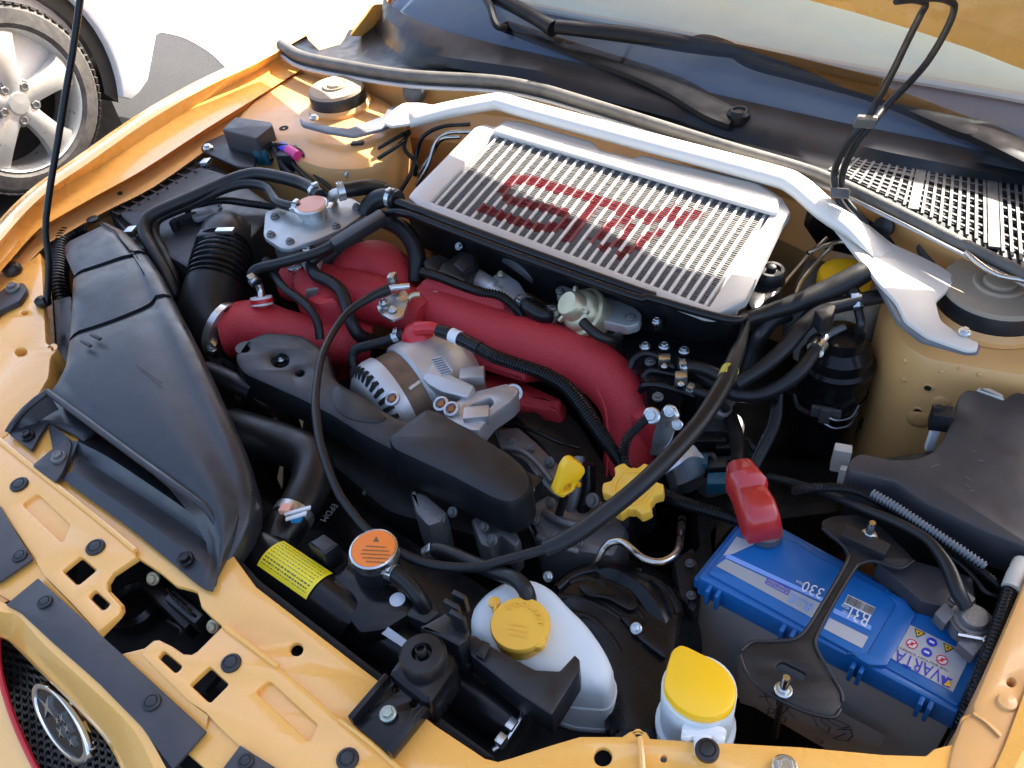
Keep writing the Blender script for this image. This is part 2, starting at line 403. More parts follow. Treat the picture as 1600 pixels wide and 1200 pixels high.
# ---- slam panel / radiator support
base_out = [(-90, 640), (0, 645), (60, 612), (200, 740), (365, 868), (400, 916), (595, 1066), (681, 1133), (758, 1184), (778, 1189), (800, 1183), (862, 1163), (906, 1150), (972, 1150),
            (984, 1142), (997, 1139), (1010, 1143), (1016, 1153), (1081, 1157), (1250, 1166), (1381, 1178), (1447, 1180), (1460, 1169), (1487, 1162), (1503, 1119), (1520, 1112),
            (1660, 1112), (1620, 1330), (600, 1330), (500, 1260), (330, 1210), (262, 1150), (60, 965), (0, 930), (-90, 870)]
latch = [(216, 872), (178, 897), (170, 910), (171, 921), (192, 943), (193, 952), (187, 962), (153, 997), (181, 1023), (225, 1012), (240, 1000), (249, 999), (269, 1009), (287, 1021), (299, 1022), (308, 1017), (347, 978), (328, 962), (314, 948), (308, 925), (300, 921), (275, 915), (250, 894)]
sq1 = rnd([(125, 869), (150, 891), (122, 914), (98, 891)], 5); sl1 = rnd([(147, 921), (172, 944), (162, 954), (139, 931)], 6)
sq2 = rnd([(327, 1041), (357, 1069), (328, 1098), (297, 1069)], 5); sl2 = rnd([(255, 1016), (285, 1041), (275, 1052), (247, 1026)], 6)
bm = BM(); slab(bm, 0, base_out, .005, .0022, [latch, sq1, sl1, sq2, sl2, circ(463, 1014, 10), circ(942, 1182, 14), circ(1037, 1185, 5, 12), circ(997, 1147, 4, 10)])
fp = part('front_panel', bm, 'paint', car)
# raised fields of the panel
sq1b = rnd([(125, 868), (151, 891), (122, 915), (97, 891)], 5); sl1b = rnd([(147, 920), (173, 944), (162, 955), (138, 931)], 6)
bm = BM(); slab(bm, .005, [(-90, 660), (0, 688), (60, 738), (212, 860), (213, 870), (177, 894), (168, 909), (169, 922), (190, 945), (190, 953), (184, 961), (152, 988), (110, 942), (68, 900), (52, 872), (0, 795), (-90, 730)], .0065, .003, [rnd([(34, 787), (57, 770), (110, 820), (98, 848)], 7), sq1b, sl1b])
part('raised_field', bm, 'paint', fp)
sq2b = rnd([(327, 1040), (358, 1069), (328, 1099), (296, 1069)], 5); sl2b = rnd([(255, 1015), (286, 1041), (275, 1053), (246, 1026)], 6)
bm = BM(); slab(bm, .005, [(350, 981), (434, 1040), (531, 1123), (625, 1205), (680, 1250), (520, 1290), (400, 1190), (336, 1130), (322, 1114), (292, 1094), (220, 1022), (243, 1001), (252, 1003), (270, 1013), (288, 1024), (304, 1023)], .0065, .0012,
     [sl2b, sq2b, rnd([(398, 1080), (420, 1062), (497, 1132), (484, 1160)], 7)])
part('raised_field', bm, 'paint', fp)
bm = BM(); box(bm, Vector((-.55, .215, -.13)), Vector((.80, 0, 0)), Vector((0, .095, 0)), UP * .006); part('dark_backing', bm, 'black_void', car)  # added black sheet that makes the panel openings look dark
for pl_ in ([(-60, 640, .006), (0, 688, .006), (60, 737, .006), (140, 800, .006), (212, 860, .006)], [(350, 978, .006), (390, 1008, .006), (434, 1041, .006)], [(531, 1124, .006), (580, 1162, .006), (628, 1205, .006)]):
    bm = BM(); tube(bm, pl_, 4.5, 8, 4); part('bead', bm, 'paint', fp)
bm = BM(); tube(bm, [(1000, 1152, .004), (1003, 1180, .004), (1006, 1230, .004)], 5, 8, 4); part('bead', bm, 'paint', fp)
# sloping front faces below the panel
for l1, l2 in (([(68, 900), (110, 943), (152, 988)], [(60, 910), (106, 955), (150, 1000)]), ([(221, 1021), (256, 1056), (292, 1093), (325, 1118)], [(186, 1022), (232, 1066), (285, 1115), (322, 1143)])):
    bm = BM(); sheet(bm, [[(x, y, .004) for x, y in l1], [(x, y, .0005) for x, y in l2]], 0, 4); part('sloped_lip', bm, 'paint', fp)
for (x, y, r) in ((30, 757, 14), (149, 855, 15), (361, 1036, 16), (543, 1186, 18)): clip(fp, x, y, .0065, r)
clip(fp, 1105, 1172, .016, 19)
bolt(fp, 1226, 1199, .005, 20, 'zinc')
# black covers along the front edge
bm = BM(); slab(bm, .008, [(9, 944), (59, 903), (180, 1012), (322, 1142), (270, 1202), (219, 1133), (150, 1063), (78, 1000), (31, 956)], .003, .001)
gc = part('grille_cover', bm, 'grey_plastic', car); clip(gc, 70, 940, .009, 12); clip(gc, 237, 1097, .009, 15)
bm = BM(); slab(bm, .008, [(-80, 730), (0, 790), (36, 850), (51, 873), (0, 908), (-80, 930)], .003, .001)
q = part('edge_cover', bm, 'grey_plastic', car); clip(q, 31, 868, .009, 12)
bm = BM(); slab(bm, .008, [(344, 1205), (375, 1164), (440, 1205), (420, 1260), (350, 1260)], .003, .001)
q = part('edge_cover', bm, 'grey_plastic', car); clip(q, 384, 1189, .009, 13)
# bumper nose above the grille
bm = BM(); sheet(bm, [[(-80, 905, .004), (0, 940, .004), (31, 953, .004), (78, 1000, .004), (150, 1064, .004), (219, 1132, .004), (268, 1215, .004)],
                      [(-80, 920, .004), (0, 955, .004), (28, 962, .002), (72, 1010, .002), (142, 1074, .002), (210, 1142, .002), (252, 1225, .002)],
                      [(-80, 960, -.03), (0, 992, -.03), (20, 1000, -.03), (62, 1042, -.03), (128, 1106, -.03), (180, 1165, -.03), (215, 1235, -.03)],
                      [(-80, 965, -.05), (0, 996, -.05), (18, 1006, -.05), (58, 1046, -.05), (122, 1110, -.05), (172, 1168, -.05), (205, 1240, -.05)]], 0, 4)
part('bumper_nose', bm, 'paint', car)
bm = BM(); sheet(bm, [[(-60, 905, -.001), (0, 915, -.001), (55, 885, -.001)], [(-60, 930, -.004), (0, 945, -.004), (60, 903, -.004)]], 0, 3); part('bumper_edge', bm, 'paint', car)
# grille mesh, red line and badge
GP = Plane((10, 1010, -.075), (190, 1190, -.075), (0, 1240, -.20))
gr = put('grille', mesh_of(slab(BM(), GP, [(2, 1005), (40, 1025), (130, 1112), (215, 1240), (60, 1260), (-10, 1100)], .004, 0, h=-.03), 'black_void', name='grille'), car)
bm = BM()
def gbar(a, b, h=-.018, wd=.0017):
    A, B = GP.at(*a, h), GP.at(*b, h); u = (B - A); n = GP.n; s = n.cross(u).normalized(); box(bm, (A + B) / 2, u / 2, s * wd, n * .003)
for k in range(-2, 22):
    x = k * 11; 
    gbar((x - 20, 990 + k * 9), (x - 8, 1270 + k * 2)); 
for k in range(26):
    y = 1005 + k * 12
    for j in range(0, 22):
        x = -10 + j * 11 + (k % 2) * 0; yy = y + j * 9 - 30 + (6 if j % 2 else 0)
        if yy < 1265 and x < 215 and yy > 985 + x * .9: gbar((x, yy), (x + 11, yy + 6))
part('mesh', bm, 'plastic', gr, kind='stuff')
bm = BM(); tube(bm, [(-4, 985, -.05), (-2, 1040, -.075), (10, 1090, -.10), (30, 1145, -.125), (62, 1210, -.15), (100, 1260, -.17)], 5, 8, 6); part('red_trim', bm, 'bright_red', gr)
bm = BM(); sheet(bm, [[(-8, 985, -.055), (-6, 1040, -.085), (5, 1090, -.11), (25, 1145, -.135), (57, 1210, -.16), (95, 1260, -.18)], [(-70, 985, -.06), (-80, 1040, -.09), (-75, 1100, -.12), (-60, 1170, -.15), (-30, 1240, -.18), (0, 1300, -.2)]], 0, 4); part('bumper', bm, 'paint', car)
# oval badge
BP = Plane((60, 1085, -.07), (120, 1170, -.07), (45, 1130, -.105))
c0 = BP.at(90, 1130); ax = (BP.at(135, 1182) - BP.at(47, 1077)); la = ax.length / 2; ax.normalize(); ay = BP.n.cross(ax); sb = la * .44
def oval(r, n=40): return [(math.cos(2 * math.pi * i / n) * la * r, math.sin(2 * math.pi * i / n) * sb * r) for i in range(n)]
bm = BM(); slab2(bm, c0, ax, ay, BP.n, [oval(1.0), oval(.84)], .008, .002); bd = part('badge', bm, 'chrome', gr)
bm = BM(); slab2(bm, c0 - BP.n * .002, ax, ay, BP.n, [oval(.85)], .004); part('badge_field', bm, 'gloss_black', bd)
bm = BM()
for (sx, sy, sc) in ((-.40, .12, .30), (.12, -.22, .16), (.30, .22, .14), (.48, -.10, .13), (.10, .38, .14), (-.02, .10, .12)):
    st = [(la * sx + la * sc * (1 if i % 2 == 0 else .22) * math.cos(i * math.pi / 4), sb * sy + sb * sc * 1.6 * (1 if i % 2 == 0 else .22) * math.sin(i * math.pi / 4)) for i in range(8)]
    slab2(bm, c0 + BP.n * .0005, ax, ay, BP.n, [st], .003)
part('stars', bm, 'chrome', bd)
# ---- latch well under the panel
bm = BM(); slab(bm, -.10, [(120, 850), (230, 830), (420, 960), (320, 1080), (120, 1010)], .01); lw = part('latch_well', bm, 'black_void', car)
lt = thing('hood_latch', 'black bonnet latch with brass bolts inside the cut-out of the yellow panel', 'latch', P(280, 950, -.06))
bm = BM(); box(bm, P(265, 945, -.045), (P(300, 980, -.045) - P(225, 905, -.045)) / 2, (P(290, 920, -.045) - P(260, 950, -.045)) * .3, UP * .012, .004); part('latch_plate', bm, 'gloss_black', lt)
bm = BM(); box(bm, P(292, 955, -.03), (P(318, 975, -.03) - P(270, 935, -.03)) / 2, (P(300, 935, -.03) - P(285, 950, -.03)) * .5, UP * .01, .003); part('latch_body', bm, 'plastic', lt)
for k in range(3):
    bm = BM(); tube(bm, [(262 + k * 9, 920 + k * 8, -.02), (272 + k * 9, 935 + k * 8, -.015), (290 + k * 8, 945 + k * 9, -.02), (300 + k * 6, 965 + k * 6, -.03)], 2.5, 6, 5); part('spring_wire', bm, 'gloss_black', lt)
bm = BM(); tube(bm, [(240, 1000, -.05), (270, 1003, -.04), (284, 985, -.03), (262, 970, -.035)], 3, 6, 5); part('spring_wire', bm, 'gloss_black', lt)
bm = BM(); lathe(bm, P(215, 955, -.09), UP, [(.03, 0), (.03, .015), (.024, .02), (.02, .012), (0, .012)]); part('horn', bm, 'gloss_black', lt)
for x, y in ((239, 904), (333, 979)): bolt(lt, x, y, -.022, 11, 'gold_zinc', axis=Vector((.3, -.6, .7)))

# ---- left head-lamp support
bm = BM(); slab(bm, .002, rnd([(-60, 500), (-20, 440), (8, 425), (48, 405), (63, 392), (66, 420), (70, 500), (72, 536), (86, 538), (90, 545), (79, 556), (76, 588), (62, 612), (46, 634), (12, 678), (-20, 700), (-80, 690)], 5), .03, .004,
     [circ(22, 408, 4, 12, .6), circ(38, 488, 5, 12, .6), circ(32, 549, 9, 16, .7), circ(82, 543, 3, 8)])
hs = part('lamp_support', bm, 'paint', car)
bm = BM(); lathe(bm, P(21, 424, .004), UP, [(.014, 0), (.014, .006), (.010, .012), (0, .014)]); part('rubber_bump', bm, 'plastic', hs)
bm = BM(); slab(bm, .012, rnd([(-60, 510), (-10, 462), (15, 443), (38, 441), (42, 452), (30, 470), (0, 484), (-60, 540)], 6), .008, .002); part('lamp_bracket', bm, 'grey_plastic', hs)
bolt(hs, 20, 450, .014, 11, 'dull_alu'); 
bm = BM(); slab(bm, .012, rnd([(-60, 420), (-5, 393), (18, 386), (22, 393), (8, 403), (-60, 440)], 4), .008, .002); part('lamp_tab', bm, 'plastic', hs)
bm = BM(); slab(bm, -.02, [(-90, 500), (-5, 470), (8, 520), (5, 600), (-10, 690), (-90, 700)], .02); part('lamp_body', bm, 'gloss_black', car)
bm = BM(); slab(bm, -.006, rnd([(0, 415), (50, 368), (62, 365), (66, 378), (50, 394), (20, 402)], 8), .004, .002); q = part('corner_plate', bm, 'bay_paint', car); bolt(q, 32, 380, -.005, 8, 'gold_zinc')
# ---- left fender rail: outer lip, trough, inner edge, apron
def ln(z, *xy): return [(x, y, z) for x, y in xy]
O = ((-60, 425), (0, 355), (31, 320), (72, 283), (125, 247), (219, 181), (312, 127), (390, 90), (470, 45), (560, -5), (640, -50))
def off(l, dx, dy): return [(x + dx, y + dy) for x, y in l]
T_ = ((-60, 455), (0, 388), (40, 338), (80, 305), (150, 264), (230, 213), (320, 157), (400, 112), (480, 67), (575, 14), (650, -30))
I_ = ((-60, 485), (0, 425), (52, 366), (80, 346), (150, 306), (222, 266), (322, 201), (405, 150), (475, 106), (600, 36), (680, -10))
bm = BM(); sheet(bm, [ln(-.02, *off(O, -14, 4)), ln(.03, *off(O, -5, 2)), ln(.052, *O), ln(.056, *off(O, 6, 4)), ln(.053, *off(O, 11, 9)), ln(.03, *T_), ln(.022, *off(T_, 12, 10)), ln(.024, *I_), ln(.012, *I_)], .0015, 3)
fl = part('fender', bm, 'paint', car)
bm = BM(); sheet(bm, [ln(.004, *off(I_, 4, 5)), ln(0, (-60, 520), (0, 455), (70, 385), (98, 368), (165, 330), (240, 292), (340, 222), (420, 170), (490, 125), (610, 60), (700, 10)),
                      ln(-.03, (-60, 530), (0, 465), (72, 395), (102, 376), (170, 338), (246, 300), (346, 230), (424, 178), (494, 130), (614, 64), (704, 14))], .001, 3)
ap = part('apron', bm, 'bay_paint', car)
bm = BM(); tl = ((-60, 530), (0, 465), (72, 395), (102, 376), (170, 338), (246, 300), (346, 230), (424, 178), (494, 130), (614, 64), (704, 14))
G = [[P(x, y, -.031) for x, y in tl], [P(x, y, -.031) + Vector((.04, 0, -.45)) for x, y in tl]]; loft(bm, G, closed=False); part('inner_wing', bm, 'bay_paint', car)
for x, y, r in ((145, 344, 7), (109, 319, 4), (188, 303, 3)):
    bm = BM(); lathe(bm, P(x, y, .003), UP, [(r * .0014, 0), (r * .0014, .003), (0, .004)], 14); part('grommet', bm, 'plastic', ap)
# ---- strut towers
bm = BM(); slab(bm, .018, rnd([(345, 222), (372, 168), (412, 132), (470, 108), (520, 100), (618, 158), (642, 200), (618, 244), (570, 262), (505, 262), (450, 243), (405, 228)], 24, 6), .40, .022)
tl_ = part('strut_tower', bm, 'bay_paint', car)
bm = BM(); slab(bm, .016, rnd([(1376, 470), (1392, 420), (1480, 380), (1640, 400), (1760, 520), (1740, 640), (1640, 592), (1540, 575), (1450, 560), (1402, 532)], 26, 6), .45, .024)
tr_ = part('strut_tower', bm, 'bay_paint', car)
# wall of the right tower that leans out to the wing
for x, y, z in ((1414, 562, -.03), (1416, 592, -.06), (1450, 606, -.07), (1433, 642, -.11), (1470, 578, -.04), (1500, 590, -.05)):
    pass
bm = BM(); lathe(bm, P(444, 202, .016), UP, [(.0085, 0), (.0085, .003), (.006, .0035), (0, .001)], 16); part('grommet', bm, 'black_void', tl_)
# ---- firewall, bay floor
fw = ((430, 88), (475, 103), (560, 120), (640, 130), (780, 143), (870, 158), (1000, 192), (1250, 272), (1400, 335), (1600, 432), (1760, 520))
fz = lambda x, y: P(x, y, .072 - .038 * min(1, max(0, (720 - x) / 250)))
bm = BM(); G = [[fz(x, y) for x, y in fw], [fz(x, y) + Vector((0, .01, -.05)) for x, y in fw], [fz(x, y) + Vector((0, -.03, -.09)) for x, y in fw], [fz(x, y) + Vector((0, -.02, -.6)) for x, y in fw]]
loft(bm, G, closed=False); fwl = part('firewall', bm, 'bay_paint', car)
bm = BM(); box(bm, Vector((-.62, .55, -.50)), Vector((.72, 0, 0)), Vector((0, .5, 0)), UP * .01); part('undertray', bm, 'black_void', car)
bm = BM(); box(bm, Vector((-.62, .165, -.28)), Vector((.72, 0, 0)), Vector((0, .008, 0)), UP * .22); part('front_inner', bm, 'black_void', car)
# ---- right wing edge
bm = BM(); slab(bm, .004, rnd([(1476, 1230), (1488, 1165), (1505, 1122), (1522, 1112), (1519, 1102), (1600, 912), (1680, 740), (1760, 760), (1700, 1000), (1640, 1200), (1600, 1300)], 6), .25, .004, [circ(1581, 1065, 6, 14)])
rw = part('wing_edge', bm, 'bay_paint', car)
bm = BM(); sheet(bm, [ln(.004, (1520, 1112), (1540, 1124), (1566, 1147)), ln(.007, (1522, 1116), (1541, 1128), (1564, 1151))], .001, 3); part('seam', bm, 'bay_paint', rw)
bm = BM(); lathe(bm, P(1573, 1098, .004), UP, [(.008, 0), (.007, .003), (0, .004)], 16); part('stud', bm, 'bay_paint', rw)
bm = BM(); sheet(bm, [ln(.008, (1535, 1240), (1570, 1165), (1600, 1085), (1660, 940), (1740, 760)), ln(.014, (1560, 1250), (1595, 1180), (1640, 1090), (1700, 960), (1790, 770)), ln(-.03, (1600, 1260), (1650, 1180), (1700, 1090), (1760, 960), (1850, 770))], .001, 3)
part('fender', bm, 'paint', car)
bm = BM(); loft(bm, [[Vector((.10, y, z)) for y in (.35, .6, .9, 1.2)] for z in (.0, -.5)], closed=False); part('inner_wing', bm, 'bay_paint', car)

# ---- cowl, seal, grille
S_ = ((440, 70), (470, 88), (540, 103), (640, 118), (770, 126), (840, 138), (900, 155), (1000, 186), (1130, 227), (1250, 262), (1310, 285), (1400, 328), (1500, 378), (1600, 428), (1720, 495))
def sz(x): return -.038 * min(1, max(0, (720 - x) / 250))
def lz(z, l): return [(x, y, z + sz(a[0])) for (x, y), a in zip(l, S_)]
bm = BM(); tube(bm, lz(.093, S_), 9, 12, 5); sealo = part('cowl_seal', bm, 'seal', car)
bm = BM(); tube(bm, [(x, y + 17, .080 + sz(x)) for x, y in S_], 3.2, 8, 5); part('seal_lip', bm, 'seal_edge', sealo)
bm = BM(); sheet(bm, [lz(.088, S_), lz(.082, off(S_, 0, 9)), lz(.076, off(S_, 0, 18))], .002, 3); part('seal_flange', bm, 'seal', sealo)
S2 = off(S_, 0, -6)
M_ = ((585, 40), (592, 55), (610, 75), (650, 95), (740, 112), (830, 127), (900, 145), (1000, 172), (1100, 198), (1200, 222), (1290, 240), (1380, 258), (1480, 275), (1600, 292), (1720, 310))
M2 = ((594, 28), (600, 44), (622, 64), (668, 84), (760, 98), (850, 112), (920, 128), (1010, 152), (1110, 176), (1210, 200), (1300, 218), (1390, 238), (1490, 258), (1600, 280), (1720, 300))
W_ = ((600, -10), (610, 8), (640, 26), (690, 46), (770, 68), (860, 88), (930, 103), (1020, 123), (1120, 147), (1220, 170), (1310, 190), (1400, 208), (1500, 228), (1600, 250), (1720, 270))
bm = BM(); sheet(bm, [lz(.088, S2), lz(.084, [((a[0] * .5 + b[0] * .5), (a[1] * .5 + b[1] * .5)) for a, b in zip(S2, M_)]), [(x, y, .090 + sz(a[0]) * .8) for (x, y), a in zip(M_, S_)], [(x, y, .104 + sz(a[0]) * .5) for (x, y), a in zip(M2, S_)], ln(.107, *[((a[0] * .6 + b[0] * .4), (a[1] * .6 + b[1] * .4)) for a, b in zip(M2, W_)]), ln(.118, *W_)], 0, 4)
cw = part('cowl_panel', bm, 'cowl', car)
bm = BM(); slab(bm, .020, [(462, 98), (540, 58), (600, 22), (690, -40), (720, 60), (640, 118), (540, 112)], .01, .001); part('cowl_corner', bm, 'cowl', cw)
# grille slats in the right half of the cowl
def sm(u, v, h=.005):                       # u along 0..1 from px 1300 to 1660, v from seal to ridge
    x1 = 1300 + u * 380; y1 = 268 + (x1 - 1300) * .47; x2 = 1330 + u * 330; y2 = 246 + (x2 - 1330) * .155
    return P(x1 + (x2 - x1) * v, y1 + (y2 - y1) * v, .086 + h)
bm = BM()
n = 27
for i in range(n + 1):
    u = i / n; wd = .0017 if i % 9 else .006
    for k in range(5):
        a, b = sm(u, k / 5), sm(u, (k + 1) / 5); d = b - a; s = d.cross(UP).normalized(); box(bm, (a + b) / 2, d / 2, s * wd, UP * .0015)
for k in range(1, 8):
    v = k / 8
    for i in range(n):
        a, b = sm(i / n, v, .0035), sm((i + 1) / n, v, .0035); d = b - a; s = d.cross(UP).normalized(); box(bm, (a + b) / 2, d / 2, s * .0016, UP * .0012)
part('cowl_grille', bm, 'cowl_grille', cw, kind='stuff')
bm = BM(); G = [[sm(i / 12, v, -.0005) for i in range(13)] for v in (.02, .5, .98)]; loft(bm, G, closed=False); part('grille_well', bm, 'black_void', cw)
# ---- windscreen, dashboard, cabin
CX = -.62
wb = [P(x, y, .118) for x, y in W_]
left = Vector((-1.32, 1.30, .12)); wbase = [left] + wb[1:] + [Vector((.10, 1.20, .12))]
def up_(p, t, dz=.58, dy=.62): 
    k = 1 - .16 * t; return Vector((CX + (p.x - CX) * k, p.y + dy * t, p.z + dz * t + .03 * math.sin(t * 3.1)))
bm = BM(); loft(bm, [[up_(p, t) for p in wbase] for t in (0, .2, .4, .6, .8, 1)], closed=False)
part('windscreen', bm, 'glass', car)
bm = BM(); loft(bm, [[p + Vector((0, .0, -.004)) for p in wbase], [p + Vector((0, .06, .0)) for p in wbase], [p + Vector((0, .125, .01)) for p in wbase]], closed=False); ds = part('dashboard', bm, 'dash_sky_tint', car)
bm = BM(); loft(bm, [[p + Vector((0, .122, .014)) for p in wbase], [p + Vector((0, .132, .020)) for p in wbase], [p + Vector((0, .60, .06)) for p in wbase], [p + Vector((0, .8, -.2)) for p in wbase]], closed=False); part('dash_top', bm, 'dash_sky_glare', ds)
bm = BM(); tube(bm, [], 1) if False else sweep(bm, [p + Vector((0, .12, .020)) for p in wbase[3:]], .007, 8); part('dash_sun_stripe', bm, 'white', ds)  # white strip standing in for the sunlit stripe in the windscreen
# roof, pillars and doors
hdr = [up_(p, 1.02) for p in wbase]
bm = BM(); loft(bm, [hdr, [p + Vector((0, .08, .035)) for p in hdr], [p + Vector((0, .6, .07)) for p in hdr], [p + Vector((0, 1.5, .03)) for p in hdr], [p + Vector((0, 2.1, -.42)) for p in hdr], [p + Vector((0, 2.4, -.5)) for p in hdr], [p + Vector((0, 2.45, -1.0)) for p in hdr]], closed=False); part('roof', bm, 'paint', car)
for sx, base in ((-1, wbase[0]), (1, wbase[-1])):
    bm = BM(); sweep(bm, [base + Vector((sx * .01, 0, -.02)), up_(base, .5) + Vector((sx * .015, 0, .01)), up_(base, 1.02) + Vector((sx * .01, 0, 0))], .035, 10); part('pillar', bm, 'paint', car)
    e = up_(base, 1.0); x0 = base.x + sx * .06
    bm = BM(); loft(bm, [[Vector((e.x, y, e.z + .02)) for y in (1.8, 2.5, 3.2)], [Vector((x0, y, .14)) for y in (1.3, 2.5, 3.9)], [Vector((x0 + sx * .02, y, -.2)) for y in (1.2, 2.5, 4.0)], [Vector((x0, y, -.56)) for y in (1.2, 2.5, 4.0)]], closed=False); part('door_side', bm, 'paint', car)
# hood hinge corner at the left windscreen base
bm = BM(); sheet(bm, [ln(.07, (475, 45), (520, 18), (575, -15), (620, -50)), ln(.06, (482, 62), (530, 35), (585, 2), (640, -40)), ln(.045, (505, 84), (545, 65), (600, 35), (655, -5))], .002, 3); hg = part('hinge_mount', bm, 'paint', car)
bm = BM(); slab(bm, Plane((545, 62, .06), (600, 30, .06), (570, 30, .085)), rnd([(545, 55), (572, 20), (582, 5), (600, 5), (598, 35), (570, 55)], 5), .004, .001); part('hinge_arm', bm, 'paint', hg)
bolt(hg, 587, 14, .085, 6, 'gold_zinc')
# ---- raised hood
HZ = .275; ha, hb = P(1250, -3, HZ), P(1600, 105, HZ)
he = [P(x, y, HZ) for x, y in ((1100, -45), (1262, 0), (1400, 38), (1500, 68), (1600, 108), (1660, 137))]
yr = he[1].y
hx0, hx1 = -1.42, .20
hpx = [P(1180, -25, .292), P(1262, 0, .290), P(1330, 18, .284), P(1400, 38, .276), P(1500, 70, .260), P(1600, 108, .240), P(1660, 136, .225), P(1720, 170, .21)]
hed = [Vector((-1.45, 1.22, .25)), Vector((-1.20, 1.17, .275)), Vector((-.95, 1.13, .292)), Vector((-.70, 1.105, .298))] + hpx
hed = hed + [hpx[-1] + Vector((.14, -.01, -.015)), hpx[-1] + Vector((.30, -.02, -.03))]
def hrow(t, zoff=0, inx=0):                # across the hood, t=0 rear edge .. 1 front edge
    out = []
    for i in range(25):
        x = hx0 + inx + (hx1 - hx0 - 2 * inx) * i / 24; c = (i / 24 - .5) * 2; k = 0
        while k < len(hed) - 2 and hed[k + 1].x < x: k += 1
        a, b = hed[k], hed[k + 1]; f = (x - a.x) / (b.x - a.x); p = a.lerp(b, f)
        out.append(Vector((x, p.y - t * .52 - .04 * t * (1 - c * c), p.z + t * (.84 + (.295 - p.z)) + zoff)))
    return out
bm = BM(); loft(bm, [hrow(t) for t in (0, .02, .25, .5, .75, .98, 1)] + [[p + Vector((0, .05, .035)) for p in hrow(t)] for t in (.98, .5, .02)] + [hrow(0)], closed=False)
hd = part('hood', bm, 'paint', car)
bm = BM(); loft(bm, [[p + Vector((0, -.010, -.006)) for p in hrow(t, 0, .08)] for t in (.06, .10, .12)], closed=False); part('hood_frame', bm, 'paint', hd)
# ---- lower body: bumper skin round the nose and the outer wings
nose = [P(*q, -.004) for q in ((262, 1212), (330, 1250), (480, 1300), (620, 1352), (900, 1420), (1250, 1440), (1500, 1400), (1660, 1330))]
bm = BM(); loft(bm, [nose, [p + Vector((0, -.02, -.02)) for p in nose], [p + Vector((.01, -.06, -.15)) for p in nose], [p + Vector((.01, -.07, -.36)) for p in nose], [p + Vector((0, -.02, -.52)) for p in nose]], closed=False); part('bumper', bm, 'paint', car)
lf = [P(*q, -.004) for q in ((-60, 985), (-110, 930), (-170, 820), (-210, 700), (-200, 560), (-120, 470), (-60, 425))]
lf[-1] = P(-74, 429, -.02)
bm = BM(); loft(bm, [lf, [p + Vector((-.02, -.015, -.04)) for p in lf], [p + Vector((-.03, -.03, -.2)) for p in lf], [p + Vector((-.02, -.02, -.5)) for p in lf]], closed=False); part('bumper', bm, 'paint', car)
ow = [P(x - 14, y + 4, -.02) for x, y in O]
bm = BM(); loft(bm, [ow, [p + Vector((-.03, 0, -.12)) for p in ow], [p + Vector((-.02, 0, -.36)) for p in ow], [p + Vector((0, 0, -.52)) for p in ow]], closed=False); part('outer_wing', bm, 'paint', car)
bm = BM(); loft(bm, [[Vector((.20, y, z)) for y in (.34, .6, .9, 1.25)] for z in (.0, -.2, -.55)], closed=False); part('outer_wing', bm, 'paint', car)
# ---- neighbouring car
nb = thing('parked_car', 'white car parked beside the yellow car, with silver five spoke wheel', 'car', Vector((-3.1, 1.1, GZ)))
wc = P(22, 159, -.40); WX = Vector((math.cos(math.radians(4)), math.sin(math.radians(4)), 0)); R_ = .305
wy = UP.cross(WX).normalized()
bm = BM(); lathe(bm, wc - WX * .19, WX, [(R_ * .70, .01), (R_ * .95, 0), (R_, .03), (R_, .17), (R_ * .985, .19), (R_ * .94, .205), (R_ * .80, .212), (R_ * .76, .205), (R_ * .74, .18), (R_ * .74, .02)], 56, cap=False)
wh = part('tyre', bm, 'tyre', nb)
bm = BM()
for i in range(72):
    a = 2 * math.pi * i / 72; d = wy * math.cos(a) + UP * math.sin(a); tdir = WX.cross(d)
    box(bm, wc + d * R_ * .992 + WX * -.006, d * .0032, tdir * .0105 + WX * .003, WX * .016)
part('tread_block', bm, 'tyre', nb, kind='stuff')
bm = BM(); lathe(bm, wc - WX * .17, WX, [(R_ * .74, .0), (R_ * .72, .10), (R_ * .70, .165), (R_ * .745, .188), (R_ * .755, .182)], 48, cap=False); rm = part('rim', bm, 'rim', nb)
for i in range(5):
    a0 = 2 * math.pi * i / 5 + math.radians(78); d = wy * math.cos(a0) + UP * math.sin(a0); s = WX.cross(d); bm = BM()
    o = wc + WX * .0
    sec = [(.03, .036, .020), (.08, .034, .024), (.14, .040, .022), (.195, .054, .012), (.226, .072, -.004)]
    rings = []
    for r, hw, zz in sec:
        c = o + d * r + WX * zz; rings.append([c - s * hw - WX * .03, c - s * hw * .9, c - s * hw * .4 + WX * .008, c + s * hw * .4 + WX * .008, c + s * hw * .9, c + s * hw - WX * .03])
    loft(bm, rings); part('spoke', bm, 'rim', nb)
    d2 = wy * math.cos(a0 + .63) + UP * math.sin(a0 + .63); bolt(nb, 0, 0, 0, 11, 'dull_alu', axis=WX, name='wheel_nut', at=wc + d2 * .057 + WX * .015)
bm = BM(); lathe(bm, wc, WX, [(.075, -.02), (.072, .012), (.04, .020), (.036, .028), (.034, .034), (0, .036)], 30); part('hub', bm, 'rim', nb)
bm = BM(); lathe(bm, wc - WX * .14, WX, [(.15, 0), (.15, .03), (0, .035)], 30); part('brake_disc', bm, 'dark_metal', nb)
